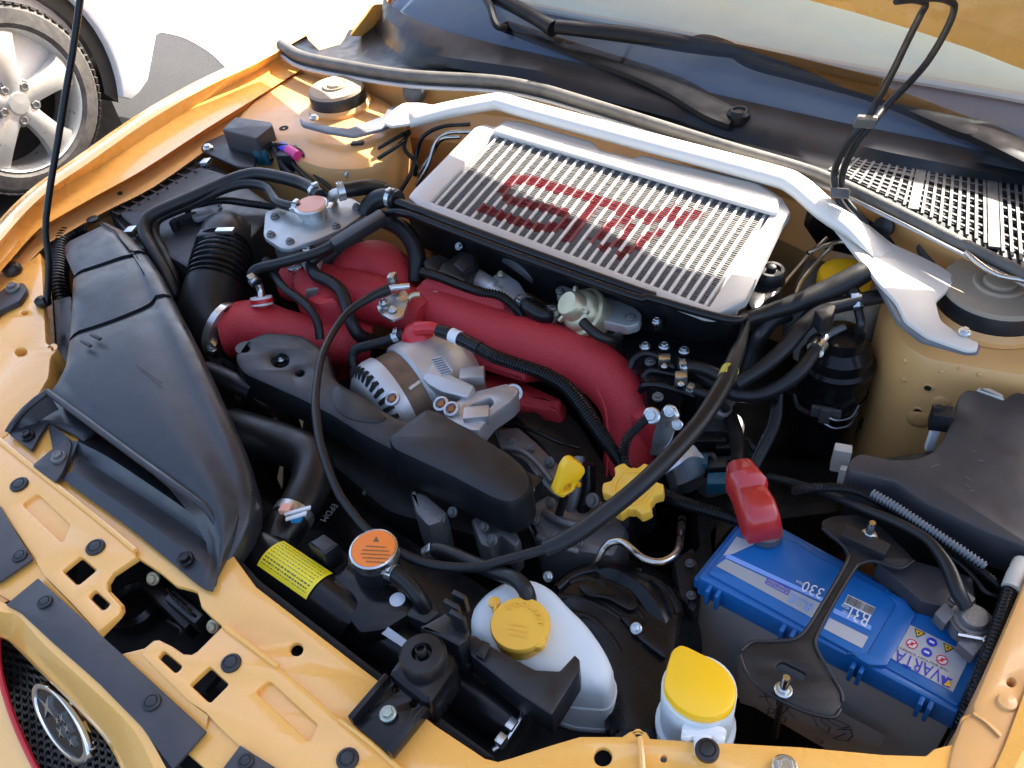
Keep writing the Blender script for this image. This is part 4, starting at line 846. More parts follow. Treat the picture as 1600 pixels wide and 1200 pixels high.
bm = BM(); dashes(bm, ALP, (674, 561), (690, 557), (690, 585), 7, .0018); part('small_print', bm, 'ink', q, kind='stuff')
bm = BM(); slab(bm, -.034, rnd([(690, 640), (735, 612), (790, 598), (806, 600), (811, 612), (800, 625), (770, 645), (748, 672), (735, 672), (700, 655)], 5), .03, .004, [rnd([(735, 632), (765, 620), (772, 628), (748, 652)], 4)]); ar_ = part('mount_bracket', bm, 'cast_alu', al)
bm = BM(); lathe(bm, P(802, 613, -.05), Vector((.5, -.5, .6)), [(.011, -.012), (.011, .014), (.007, .014), (.006, .006), (0, .006)], 20); part('pivot_lug', bm, 'cast_alu', al)
for x, y in ((738, 588), (745, 650)):
    bm = BM(); box(bm, P(x, y, -.034), Vector((.012, .010, 0)), Vector((-.006, .008, 0)), UP * .008, .002); part('casting_rib', bm, 'cast_alu', al)
bm = BM(); tube(bm, [(640, 608, -.02), (656, 596, -.018)], 3, 8, 3); part('tie_bolt', bm, 'zinc', al)
for x, y in ((614, 624), (690, 632), (706, 640)):
    bm = BM(); lathe(bm, P(x, y, -.03), Vector((0, -.4, 1)), [(.010, 0), (.010, .003), (.007, .004), (.006, .0), (0, 0)], 18); part('winding_window', bm, 'cast_alu', al); bm = BM(); lathe(bm, P(x, y, -.029), Vector((0, -.4, 1)), [(.0055, 0), (.004, .003), (0, .003)], 12); part('winding', bm, 'copper', al)
# ---- radiator
rd = thing('radiator', 'black radiator top tank with a yellow caution sticker behind the panel', 'radiator', P(560, 980, -.4))
def bar(bm, a, b, z, wpx, hgt, bev):
    A, B = P(*a, z), P(*b, z); u = (B - A); n2 = UP.cross(u).normalized(); w2 = wpx * mpp((A + B) / 2); box(bm, (A + B) / 2 - UP * hgt / 2, u / 2, n2 * w2 / 2, UP * hgt / 2, bev); return A, B
bm = BM(); tube(bm, [(398, 862, -.055, 40), (420, 876, -.052, 42), (480, 916, -.052, 42), (545, 962, -.052, 42), (558, 972, -.054, 38)], 42, 24, 4); part('top_tank', bm, 'gloss_black', rd)
bm = BM(); tube(bm, [(520, 948, -.068, 40), (640, 1020, -.068, 40), (780, 1118, -.068, 40), (804, 1136, -.07, 34)], 40, 24, 4); part('top_tank', bm, 'gloss_black', rd)
bm = BM(); bar(bm, (365, 868), (812, 1160), -.095, 100, .30, .004); part('core', bm, 'black_void', rd)
bm = BM(); slab(bm, -.02, rnd([(366, 862), (404, 904), (596, 1052), (772, 1180), (760, 1186), (680, 1134), (594, 1068), (398, 918), (356, 880)], 4), .06, .004); part('foam_strip', bm, 'foam', rd)
bm = BM(); sweep(bm, [P(*q) for q in crv([(816, 1100, -.05), (815, 1118, -.05), (802, 1140, -.052), (788, 1160, -.055), (770, 1172, -.056)], 5)], .002, 6); part('crimp_edge', bm, 'zinc', rd)
for a, b in (((806, 1126), (794, 1142)), ((789, 1150), (778, 1165))):
    bm = BM(); A, B = P(*a, -.052), P(*b, -.052); box(bm, (A + B) / 2, (B - A) / 2, (B - A).cross(UP).normalized() * .004, UP * .006, .001); part('crimp_tab', bm, 'bracket_zinc', rd)
# sticker, follows the round tank
STP = Plane((425, 850, -.022), (515, 905, -.022), (440, 870, -.030))
def onpipe(a, b, r):
    pass
bm = BM(); A, B = P(420, 876, -.052), P(545, 962, -.052); u = (B - A).normalized(); s_ = u.cross(UP).normalized(); R0 = 42 * mpp(A) * 1.012
def cyl(x, ang): return A + u * x + UP * R0 * math.cos(ang) + s_ * R0 * math.sin(ang)
G = [[cyl(x, a) for a in [math.radians(-42 + j * 80 / 10) for j in range(11)]] for x in (.012, .03, .05, .07, .088)]
loft(bm, G, closed=False); st = part('caution_sticker', bm, 'label_yellow', rd)
bm = BM(); rg = random.Random(5)
for r_ in range(9):
    a0 = math.radians(-34 + r_ * 7.6); x = .015
    while x < .083:
        w_ = rg.uniform(.001, .004); a1 = a0 + math.radians(1.7 if r_ not in (6, 7) else 3.2); R0s = R0; R0 = R0 * 1.006
        bm.faces.new([bm.verts.new(cyl(*q)) for q in ((x, a0), (x + w_, a0), (x + w_, a1), (x, a1))]); R0 = R0s; x += w_ + rg.uniform(.0006, .0018)
part('small_print', bm, 'faint_ink', st, kind='stuff')
bm = BM(); slab(bm, -.014, rnd([(480, 848), (506, 833), (530, 850), (506, 868)], 3), .03, .003); part('block', bm, 'plastic', rd)
bm = BM(); slab(bm, -.028, rnd([(515, 900), (545, 870), (600, 905), (660, 930), (640, 960), (600, 985), (560, 990), (530, 950)], 8), .05, .008); part('filler_housing', bm, 'gloss_black', rd)
bm = BM(); slab(bm, -.03, rnd([(590, 940), (625, 915), (670, 930), (690, 955), (665, 975), (630, 960)], 6), .04, .004); q = part('side_plate', bm, 'plastic', rd)
bm = BM(); lathe(bm, P(621, 937, -.028), UP, [(.008, -.002), (.008, .0006), (0, .001)], 22); part('round_sticker', bm, 'milk', q)
bm = BM(); lathe(bm, P(590, 890, -.03), UP, [(.024, 0), (.024, .03)], 28); part('filler_neck', bm, 'plastic', rd)
cc = P(587, 868, -.004); bm = BM(); lathe(bm, cc, UP, [(.021, -.004), (.025, 0), (.0255, .008), (.0245, .0115), (.0225, .0125), (.022, .012), (0, .012)], 44); rc = part('radiator_cap', bm, 'zinc', rd)
bm = BM(); lathe(bm, cc, UP, [(.0222, .0121), (.0216, .0130), (0, .0132)], 44); part('cap_label', bm, 'label_orange', rc)
LP_ = flat(cc.z + .0133)
bm = BM(); slab(bm, LP_, [(583, 846), (592, 846), (588, 838)], .0002, 0, h=.0003); 
for r_, (x0, x1) in enumerate(((572, 604), (566, 608), (564, 610), (566, 608), (572, 602))): dashes(bm, LP_, (x0, 851 + r_ * 6), (x1, 853 + r_ * 6), (x0, 855 + r_ * 6), 1, .0004, .45, r_)
part('small_print', bm, 'faint_ink', rc, kind='stuff')
bm = BM(); slab(bm, -.03, [(595, 992), (603, 978), (640, 1000), (632, 1012)], .0006, 0, h=.0); 
q = BM(); A2 = P(599, 985, -.036); lab = slab(q, Plane((597, 990, -.034), (634, 1010, -.034), (605, 978, -.030)), [(596, 990), (604, 978), (639, 1003), (630, 1012)], .0006); bm.free(); q = part('part_label', q, 'label_silver', rd)
# mounting bracket with rubber bush
bk = thing('radiator_bracket', 'black bracket with a rubber bush and green bolt holding the radiator', 'bracket', P(625, 1080, .0))
bm = BM(); slab(bm, .010, [(548, 1127), (607, 1058), (668, 1108), (610, 1180)], .004, .001, [rnd([(612, 1072), (620, 1070), (624, 1080), (614, 1085)], 2), rnd([(640, 1096), (650, 1092), (652, 1102), (642, 1108)], 2)]); pl0 = part('foot', bm, 'gloss_black', bk)
for a, b in (((548, 1127), (607, 1058)), ((610, 1180), (668, 1108))):
    bm = BM(); A, B = P(*a, .014), P(*b, .014); box(bm, (A + B) / 2, (B - A) / 2, (B - A).cross(UP).normalized() * .003, UP * .006, .002); part('flange', bm, 'gloss_black', bk)
bolt(pl0, 606, 1115, .013, 14, 'green_zinc')
bm = BM(); slab(bm, .020, rnd([(606, 1050), (648, 992), (668, 990), (712, 1024), (712, 1044), (674, 1100), (660, 1098), (612, 1060)], 8), .035, .006); part('saddle', bm, 'gloss_black', bk)
bm = BM(); lathe(bm, P(664, 1034, .020), UP, [(.021, 0), (.021, .012), (.018, .016), (.009, .017), (.007, .010), (.005, .010), (.005, .022), (.0035, .024), (.003, .018), (0, .018)], 30); part('rubber_bush', bm, 'rubber', bk)
# ---- coolant reservoir
cr = thing('coolant_reservoir', 'translucent white coolant reservoir with yellow cap behind the front panel', 'reservoir', P(850, 1050, -.3))
def ring(z, pts, r=0): return [P(x, y, z) for x, y in pts]
tp = [(736, 968), (760, 938), (797, 918), (834, 917), (866, 934), (890, 962), (918, 988), (944, 1024), (962, 1058), (952, 1092), (890, 1088), (830, 1066), (775, 1036), (738, 998)]
cen = sum((P(x, y, -.055) for x, y in tp), Vector()) / len(tp); rings = []
for z, k, s in ((-.032, .66, 0), (-.034, .86, 0), (-.039, .96, 0), (-.050, 1.0, 0), (-.09, 1.03, 0), (-.14, 1.02, 0), (-.20, 1.0, 0), (-.32, .97, 0)):
    rings.append([Vector((cen.x + (P(x, y, -.055).x - cen.x) * k, cen.y + (P(x, y, -.055).y - cen.y) * k, z)) for x, y in rnd(tp, 18, 3)])
bm = BM(); loft(bm, rings[::-1]); rb = part('tank', bm, 'milk', cr, ang=60)
for zz, kk in ((-.075, 1.022), (-.115, 1.03)):
    rr_ = [Vector((cen.x + (P(x, y, -.055).x - cen.x) * kk, cen.y + (P(x, y, -.055).y - cen.y) * kk, zz)) for x, y in rnd(tp, 18, 3)]
    bm = BM(); sweep(bm, rr_ + [rr_[0]], .0014, 6); part('mould_seam', bm, 'milk', rb)
bm = BM(); cp = P(814, 982, -.022); lathe(bm, cp, UP, [(.026, -.012), (.026, .002), (.0285, .004), (.0285, .008), (.0275, .010), (0, .0105)], 36); yc = part('cap', bm, 'yellow', cr)
CPL = flat(-.022 + .0105)
bm = BM(); slab(bm, flat(-.013), rnd([(826, 1010), (838, 985), (850, 992), (853, 1004), (845, 1012)], 5), .008, .002); part('cap_tab', bm, 'yellow', yc)
bm = BM(); tube(bm, [(788, 974, -.018), (778, 966, -.018), (773, 956, -.016), (775, 948, -.016), (774, 944, -.020)], 3, 8, 5); part('tether', bm, 'yellow', yc)
bm = BM(); lathe(bm, P(773, 944, -.022), UP, [(.004, -.016), (.004, 0), (.006, .001), (.006, .004), (0, .006)], 14); part('tether_stud', bm, 'yellow', yc)
ct = cp + UP * .0104
def arc_text(s, c, rad, a0, a1, size, m, parent, nm='raised_letter', z=.0003):
    for i, ch in enumerate(s):
        a = math.radians(a0 + (a1 - a0) * i / (len(s) - 1)); d = Vector((math.cos(a), math.sin(a), 0)); cu = bpy.data.curves.new('t', 'FONT'); cu.body = ch; cu.size = 1; cu.extrude = .06; cu.resolution_u = 2; cu.align_x = 'CENTER'
        to = bpy.data.objects.new('t', cu); COL.objects.link(to); bpy.context.view_layer.update(); me = bpy.data.meshes.new_from_object(to.evaluated_get(bpy.context.evaluated_depsgraph_get())); bpy.data.objects.remove(to)
        v = d; u = v.cross(UP)
        for q in me.vertices: q.co = c + d * rad + u * q.co.x * size + v * q.co.y * size + UP * (q.co.z * size + z)
        me.materials.clear(); me.materials.append(MATS[m]); put(nm, me, parent)
va = math.degrees(math.atan2((P(814, 900, 0) - P(814, 978, 0)).y, (P(814, 900, 0) - P(814, 978, 0)).x))
arc_text('COOLANT', ct, .0165, va + 30, va - 95, .0085, 'yellow', yc)
bm = BM(); 
for r_ in range(3): dashes(bm, CPL, (795, 972 + r_ * 8), (826, 978 + r_ * 8), (795, 976 + r_ * 8), 1, .0004, .7, r_ + 9)
part('raised_print', bm, 'yellow', yc, kind='stuff')
rbk = thing('reservoir_bracket', 'black plastic shroud rail in front of the white coolant reservoir', 'bracket', P(800, 1050, -.05))
bm = BM(); slab(bm, -.002, rnd([(728, 992), (742, 992), (762, 1006), (836, 1046), (874, 1048), (898, 1022), (906, 1030), (905, 1048), (862, 1118), (810, 1084), (735, 1024)], 3), .035, .002); q = part('rail', bm, 'plastic', rbk)
bm = BM(); slab(bm, .004, rnd([(752, 998), (766, 1004), (756, 1030), (742, 1022)], 3), .01, .002); part('rib', bm, 'plastic', rbk)
bm = BM(); slab(bm, .010, rnd([(655, 980), (700, 955), (712, 950), (730, 976), (730, 1000), (716, 1010), (690, 996)], 3), .05, .003); part('clip_base', bm, 'plastic', rbk)
for x, y, dx, dy in ((697, 948, 22, 12), (710, 935, 20, 10), (706, 965, 22, 12)):
    bm = BM(); A, B = P(x, y, .025), P(x + dx, y + dy, .025); box(bm, (A + B) / 2, (B - A) / 2, (B - A).cross(UP).normalized() * .0025, UP * .012, .001); part('clip_tooth', bm, 'plastic', rbk)
bm = BM(); tube(bm, [(715, 1030, -.03), (738, 1045, -.03)], 14, 16, 3); part('peg', bm, 'gloss_black', rbk)
# ---- washer filler
wf = thing('washer_filler', 'white washer filler neck with a teardrop yellow lid beside the battery', 'washer bottle', P(1085, 1110, -.2))
lid = [(1062, 1006), (1072, 1008), (1119, 1031), (1138, 1047), (1149, 1066), (1152, 1082), (1148, 1099), (1138, 1112), (1119, 1121), (1100, 1122), (1080, 1117), (1056, 1102), (1040, 1082), (1036, 1066), (1042, 1040), (1050, 1014)]
bm = BM(); slab(bm, .022, rnd(lid, 8, 3), .010, .003); part('lid', bm, 'bright_yellow', wf)
bm = BM(); slab(bm, .0228, rnd([(1070, 1046), (1112, 1050), (1128, 1080), (1104, 1100), (1064, 1082)], 14), .003, .0004); 
bm.free()
for px in ([(1072, 1070, .0212), (1085, 1052, .0212), (1106, 1052, .0212), (1122, 1070, .0212)], [(1080, 1082, .0212), (1092, 1068, .0212), (1108, 1074, .0212)], [(1090, 1092, .0212), (1098, 1084, .0212), (1108, 1090, .0212)]):
    bm = BM(); tube(bm, px, 1.6, 6, 5); part('raised_symbol', bm, 'bright_yellow', wf)
cc = P(1092, 1078, .01); bm = BM(); lathe(bm, cc, UP, [(.033, -.26), (.033, -.07), (.035, -.068), (.035, -.06), (.031, -.058), (.031, .002)], 36); part('neck', bm, 'milk', wf)
bm = BM(); slab(bm, .006, rnd([(1066, 1132), (1072, 1126), (1130, 1134), (1136, 1140), (1133, 1156), (1122, 1158), (1112, 1150), (1112, 1176), (1086, 1176), (1084, 1150), (1076, 1154), (1064, 1150)], 3), .010, .002); part('hinge', bm, 'white', wf)
bm = BM(); tube(bm, [(1066, 1142, .004), (1134, 1148, .004)], 5, 12, 3); part('hinge_pin', bm, 'white', wf)
# ================================================================ battery corner
bt = thing('battery', 'blue and grey car battery with printed silver labels', 'battery', P(1300, 1000, -.28))
BZ = -.058
fl_, fr_, br_, bl_ = P(1090, 902, BZ), P(1500, 1117, BZ), P(1552, 1006, BZ), P(1172, 800, BZ)
def bq(u, v, h=0):                          # u along the front edge, v towards the back
    return (fl_.lerp(fr_, u)).lerp(bl_.lerp(br_, u), v) + UP * h
LBP = flat(BZ)
def pq(u, v): return pix(bq(u, v))
bu = (fr_ - fl_).normalized(); bv = UP.cross(bu)
bm = BM(); slab(bm, BZ, rnd([pq(0, 0), pq(1, 0), pq(1, 1), pq(0, 1)], 5), .028, .003); bl0 = part('lid', bm, 'blue', bt)
bm = BM(); slab(bm, BZ - .018, rnd([pq(-.012, -.035), pq(1.01, -.035), pq(1.01, 1.02), pq(-.012, 1.02)], 5), .014, .002); part('lid_rim', bm, 'blue', bt)
bm = BM(); slab(bm, BZ - .028, rnd([pq(.01, .02), pq(.99, .02), pq(.99, .98), pq(.01, .98)], 4), .20, .002); cs = part('case', bm, 'batt_grey', bt)
# stepped top: raised left field with the labels, channel, right field
bm = BM(); slab(bm, BZ + .004, rnd([pq(.02, .10), pq(.62, .06), pq(.70, .15), pq(.70, .80), pq(.62, .93), pq(.02, .93)], 4), .006, .002); part('raised_lid', bm, 'blue', bl0)
bm = BM(); slab(bm, BZ + .0025, rnd([pq(.72, .10), pq(.985, .08), pq(.985, .93), pq(.72, .93)], 4), .006, .002); part('raised_lid', bm, 'blue', bl0)
bm = BM(); slab(bm, BZ + .006, rnd([pq(.60, .03), pq(.685, .03), pq(.735, .12), pq(.735, .86), pq(.68, .96), pq(.60, .96), pq(.66, .85), pq(.66, .14)], 3), .005, .0015); part('lid_rib', bm, 'blue', bl0)
for u in (.06, .10, .37, .41, .64, .67, .88, .91):
    bm = BM(); a = bq(u, -.03, -.004); box(bm, a - UP * .010, bu * .002, bv * .006, UP * .012, .001); part('lid_ridge', bm, 'blue', bl0)
# printed label (reads from the bay side, so it is upside down from here)
h1 = .0046
LB1 = flat(BZ + h1); lbl = lambda poly, m, nm, hh=0: part(nm, decal(BM(), LB1, poly, .0002 + hh), m, bl0)
lg = lbl([(1119, 884), (1272, 967), (1287, 945), (1134, 873)], 'label_grey', 'label_strip')
lbl([(1151, 838), (1181, 849), (1146, 865), (1130, 868)], 'label_silver', 'label_flash')
lbl([(1137, 865), (1288, 935), (1289, 942), (1133, 871)], 'pale_blue', 'label_stripe')
lbl([(1304, 950), (1362, 978), (1360, 985), (1301, 957)], 'pale_blue', 'label_stripe')
lbl([(1296, 965), (1357, 995), (1347, 1013), (1287, 982)], 'label_silver', 'label_strip')
txt(bl0, '330', (1289, 921), (1258, 907), .0135, LB1, 'white'); txt(bl0, 'EN/A', (1257, 912), (1245, 906), .003, LB1, 'white')
txt(bl0, 'B31', (1362, 960), (1333, 946), .0165, LB1, 'white'); txt(bl0, '545 155', (1336, 962), (1318, 953), .0035, LB1, 'white'); txt(bl0, '45Ah', (1328, 949), (1316, 943), .0035, LB1, 'white')
bcd = lbl([(1325, 929), (1368, 949), (1361, 963), (1318, 943)], 'white', 'barcode_label', .0002)
bm = BM(); rg = random.Random(3); x = .02; A_, B_, C_ = LB1.at(1325, 929, .0008), LB1.at(1368, 949, .0008), LB1.at(1318, 943, .0008)
while x < .97:
    w_ = rg.choice((.008, .014, .022)); bm.faces.new([bm.verts.new(A_ + (B_ - A_) * a + (C_ - A_) * b) for a, b in ((x, .05), (x + w_, .05), (x + w_, .85), (x, .85))]); x += w_ + rg.choice((.010, .016))
part('bar_code', bm, 'ink', bcd, kind='stuff')
LB2 = flat(BZ + h1 + .0004)
txt(lg, 'BLUE', (1272, 944), (1238, 926), .011, LB2, 'pale_blue'); txt(lg, 'dynamic', (1233, 921), (1199, 905), .006, LB2, 'label_blue')
bm = BM(); slab(bm, LB2, [(1200, 902), (1236, 920), (1231, 930), (1195, 911)], .0002, 0, [[(1201, 904), (1234, 920.5), (1230, 928), (1197, 911)]], h=.0003); part('print_frame', bm, 'violet', lg)
wl = [(1402, 966), (1517, 1023), (1489, 1081), (1377, 1020)]
WLP = flat(BZ + .0030); bm = BM(); decal(bm, WLP, wl, .0003); wlo = part('warning_label', bm, 'label_silver', bl0)
W2 = flat(BZ + .0036)
txt(wlo, 'VARTA', (1474, 1048), (1402, 1014), .0135, W2, 'label_blue', h=.0004)
bm = BM(); slab(bm, W2, [(1489, 1062), (1480, 1057), (1474, 1068)], .0002, 0, h=.0003); slab(bm, W2, [(1476, 1056), (1471, 1054), (1472, 1070), (1484, 1075)], .0002, 0, h=.0005); part('logo', bm, 'label_blue', wlo)
bm = BM(); slab(bm, W2, [(1483, 1062), (1486, 1073), (1474, 1070)], .0002, 0, h=.0008); part('logo', bm, 'bright_yellow', wlo)
txt(wlo, 'THE BATTERY EXPERTS', (1483, 1047), (1402, 1008), .0022, W2, 'ink', h=.0004)
def disc(x, y, r, m, h=.0004, hole=0):
    c = W2.at(x, y, h); bm = BM(); lp = lambda q: [(q * math.cos(i * math.pi / 12), q * math.sin(i * math.pi / 12)) for i in range(24)]
    slab2(bm, c, Vector((1, 0, 0)), Vector((0, 1, 0)), UP, [lp(r)] + ([lp(hole)] if hole else []), .0002); return part('safety_symbol', bm, m, wlo)
def tri(x, y, r):
    for s_, m_, hh in ((1.3, 'ink', .0004), (.92, 'bright_yellow', .0007), (.35, 'ink', .0010)):
        bm = BM(); slab2(bm, W2.at(x, y, hh), bu, bv, UP, [[(r * s_ * math.cos(math.radians(-90 + 120 * i)), r * s_ * math.sin(math.radians(-90 + 120 * i))) for i in range(3)]], .0002); part('safety_symbol', bm, m_, wlo)
for x, y in ((1436, 989), (1481, 1012)): tri(x, y, .0045)
for x, y in ((1456, 1003), (1448, 1019)):
    disc(x, y, .0046, 'label_blue'); bm = BM(); box(bm, W2.at(x, y, .0008), bu * .0022, bv * .0011, UP * .0001); part('safety_symbol', bm, 'white', wlo)
for x, y in ((1425, 1006), (1472, 1031)):
    disc(x, y, .0050, 'label_red', .0005, .0040); disc(x, y, .0041, 'white', .0003); bm = BM(); box(bm, W2.at(x, y, .0008), (bu + bv) * .0028, (bu - bv) * .0004, UP * .0001); box(bm, W2.at(x, y, .0006), bu * .0012, bv * .0020, UP * .0001); part('safety_symbol', bm, 'label_red', wlo)
bm = BM(); dashes(bm, W2, (1416, 978), (1404, 1000), (1410, 975), 3, .0005, .5, 4); part('small_print', bm, 'ink', wlo, kind='stuff')
# recycling label on the case front
class _FP(Plane):
    def __init__(s): s.o = bq(0, .02, -.028); s.u = (bq(1, .02) - bq(0, .02)).normalized(); s.n = s.u.cross(UP).normalized(); s.v = s.n.cross(s.u); s.n = s.n if s.n.y < 0 else -s.n
FP_ = _FP()
bm = BM(); decal(bm, FP_, [(1152, 1026), (1382, 1150), (1374, 1168), (1156, 1098)], .0004); rl = part('case_label', bm, 'label_grey', cs)
def fst(pts, wd):
    bm = BM()
    for a, b in zip(pts, pts[1:]):
        a, b = FP_.at(*a, .0012), FP_.at(*b, .0012); s_ = (b - a).cross(FP_.n).normalized() * wd; bm.faces.new([bm.verts.new(q) for q in (a - s_, b - s_, b + s_, a + s_)])
    part('print_mark', bm, 'ink', rl)
for pts in ([(1185, 1088), (1222, 1090)], [(1195, 1082), (1199, 1096), (1206, 1104)], [(1222, 1092), (1232, 1112), (1243, 1124)], [(1240, 1096), (1222, 1116)], [(1199, 1120), (1201, 1106), (1211, 1108), (1209, 1115), (1201, 1114)], [(1218, 1128), (1219, 1118), (1228, 1122), (1226, 1128), (1218, 1127)],
            [(1268, 1116), (1278, 1136), (1294, 1145), (1297, 1136), (1284, 1128), (1282, 1120), (1268, 1116)], [(1286, 1120), (1310, 1126), (1328, 1135), (1316, 1138), (1300, 1130), (1286, 1120)], [(1308, 1140), (1330, 1140), (1332, 1150), (1324, 1158), (1302, 1154), (1312, 1150), (1322, 1146)], [(1274, 1152), (1286, 1158), (1284, 1162), (1274, 1156)]): fst(pts, .0006)
# clamp
bcl = thing('battery_clamp', 'black steel battery clamp across the blue battery top', 'clamp', P(1290, 960, -.02))
CZ = -.022
low = [(1156, 1019), (1162, 1010), (1175, 1003), (1206, 1003), (1235, 1000), (1255, 990), (1272, 965), (1287, 940), (1319, 887), (1324, 866), (1316, 848), (1300, 838), (1286, 826), (1283, 813), (1300, 806), (1340, 803), (1372, 818), (1412, 856), (1428, 873), (1422, 882), (1405, 886), (1369, 876), (1347, 879), (1334, 890), (1300, 946), (1281, 984), (1275, 1012), (1284, 1037), (1300, 1060), (1313, 1077), (1316, 1097), (1311, 1112), (1300, 1119), (1280, 1116), (1250, 1106), (1200, 1081), (1172, 1060), (1159, 1040)]
bm = BM(); slab(bm, CZ, rnd(low, 6, 3), .004, .0015, [rnd([(1216, 1036), (1224, 1034), (1260, 1052), (1256, 1062), (1248, 1062), (1211, 1044)], 5)]); part('strap', bm, 'satin_black', bcl)
for lnp in ([(1156, 1024), (1163, 1044), (1175, 1062), (1202, 1084), (1252, 1110), (1300, 1121), (1314, 1108)], [(1158, 1017), (1176, 1003), (1206, 1002), (1250, 994), (1287, 940), (1322, 880), (1324, 862), (1310, 845), (1285, 825)], [(1428, 876), (1405, 888), (1369, 877), (1347, 880), (1334, 891), (1300, 947), (1279, 988), (1276, 1014), (1312, 1076), (1317, 1097)]):
    bm = BM(); tube(bm, [(x, y, CZ + .0) for x, y in lnp], 3, 8, 5); part('edge_bead', bm, 'satin_black', bcl)
for x, y in ((1224, 1078), (1357, 838)):
    bolt(bcl, x, y, CZ + .004, 14, 'zinc', name='nut'); bm = BM(); B = P(x, y, CZ + .004); lathe(bm, B, UP, [(.0038, 0), (.0038, .020), (.003, .022), (0, .022)], 14); part('stud', bm, 'zinc', bcl)
bm = BM(); tube(bm, [(1222, 1088, CZ - .01), (1216, 1120, -.10), (1212, 1150, -.17)], 5, 10, 4); part('hook_rod', bm, 'satin_black', bcl)
bm = BM(); tube(bm, [(1222, 1088, CZ - .008), (1219, 1100, CZ - .035)], 6.5, 12, 3); part('rod_thread', bm, 'zinc', bcl)
bm = BM(); A = P(1350, 850, CZ + .002); box(bm, A, bu * .022, bv * .008, UP * .008, .002); part('saddle', bm, 'satin_black', bcl)
# positive terminal cover
rc_ = thing('terminal_cover', 'red plastic cover over the battery positive terminal', 'terminal cover', P(1180, 820, -.05))
secs = [((1155, 728), 20, .022, -.01), ((1162, 748), 27, .030, -.008), ((1172, 762), 29, .030, -.014), ((1173, 772), 27, .026, -.018), ((1184, 796), 30, .030, -.016), ((1191, 818), 30, .030, -.022), ((1197, 836), 26, .022, -.032)]
rings = []
for (x, y), w_, th, z in secs:
    c = P(x, y, z); k = mpp(c); a = (P(1200, 840, 0) - P(1150, 720, 0)).normalized(); s_ = a.cross(UP).normalized(); W = w_ * k
    prof = [(-1, -1), (-1, .1), (-.85, .75), (-.55, 1), (.55, 1), (.85, .75), (1, .1), (1, -1)]
    rings.append([c + s_ * W * p_ + UP * th * .5 * q_ for p_, q_ in prof])
bm = BM(); loft(bm, rings); part('cover', bm, 'clear_red', rc_, ang=48)
bm = BM(); lathe(bm, P(1196, 836, -.052), UP, [(.017, 0), (.017, .010), (.010, .011), (.009, .018), (0, .018)], 18); part('terminal', bm, 'dull_alu', rc_)
bm = BM(); box(bm, P(1205, 830, -.04), Vector((.004, 0, 0)), Vector((0, .005, 0)), UP * .006, .001); part('tape', bm, 'magenta', rc_)
# negative terminal
ngt = thing('battery_terminal', 'grey lead clamp on the battery negative post by the wing edge', 'terminal', P(1520, 975, -.05))
A = P(1520, 968, -.03); bm = BM(); lathe(bm, A, UP, [(.017, -.02), (.016, 0), (.013, .001), (.012, .006), (.0115, .007), (0, .007)], 22); part('post', bm, 'dull_alu', ngt)
bm = BM(); lathe(bm, A, UP, [(.019, -.016), (.019, -.002), (.013, -.002)], 22); part('clamp_ring', bm, 'dull_alu', ngt)
for dx, dy, w_, l_ in ((.006, -.022, .008, .016), (.020, -.014, .007, .014), (-.022, -.006, .006, .012), (-.014, .018, .008, .014)):
    bm = BM(); box(bm, A + Vector((dx, dy, -.008)), Vector((w_, -.003, 0)), Vector((.002, l_ * .6, .002)), UP * .007, .002); part('clamp_jaw', bm, 'dull_alu', ngt)
bm = BM(); tube(bm, [(1496, 992, -.028), (1540, 1000, -.028)], 5, 8, 3); part('clamp_bolt', bm, 'zinc', ngt); bolt(ngt, 1540, 1000, -.026, 7, axis=Vector((1, 0, .3)))
# battery ground cable and harnesses
solo_tube('ground_cable', 'black battery ground cable running from the negative clamp past the fuse box', 'cable', [(1510, 950, -.02, 11), (1497, 925, -.012, 12), (1485, 895, -.01, 12), (1470, 868, -.008, 10), (1445, 840, -.008, 8), (1400, 815, -.008, 8), (1350, 795, -.012, 7), (1290, 770, -.03, 7), (1230, 752, -.05, 7), (1200, 745, -.06, 7)], 8)
solo_tube('wire_sheath', 'ribbed black wire sheath along the fuse box side', 'cable', [(1240, 768, -.03), (1280, 762, -.012), (1330, 765, -.008), (1370, 782, -.01), (1430, 820, -.014), (1490, 860, -.018), (1550, 905, -.022), (1580, 930, -.03)], 8, 'gloss_black', seg=12, ribs=4.5, amp=.2)
wrp = solo_tube('spiral_wrap', 'grey spiral wrap around the sheath beside the fuse box', 'cable', [(1362, 770, -.004), (1400, 792, -.004), (1450, 825, -.006), (1500, 858, -.008), (1540, 885, -.012)], 7.5, 'bracket_grey', seg=12, ribs=5.5, amp=.35)
solo_tube('wing_conduit', 'thick ribbed black conduit along the yellow wing edge', 'cable', [(1586, 890, -.012), (1572, 940, -.016), (1552, 1000, -.02), (1530, 1060, -.03), (1505, 1125, -.06), (1490, 1170, -.10)], 12, 'gloss_black', seg=16, ribs=7, amp=.13)
bm = BM(); tube(bm, [(1598, 880, -.012), (1588, 900, -.010), (1580, 920, -.012)], 14.5, 16, 4); part('tape_wrap', bm, 'old_white', None, 'old white tape wrapped around the conduit end by the wing', 'tape')
bm = BM(); slab(bm, -.035, rnd([(1372, 868), (1420, 872), (1520, 900), (1530, 960), (1440, 940), (1372, 880)], 4), .2, .003); part('battery_tray_wall', bm, 'grey_plastic', None, 'grey plastic wall of the tray behind the battery', 'tray')
solo_tube('thin_wire', 'thin black wire looping behind the battery toward the wing', 'wire', [(1470, 860, -.03), (1500, 880, -.028), (1525, 905, -.028), (1540, 925, -.028), (1570, 935, -.03)], 4)
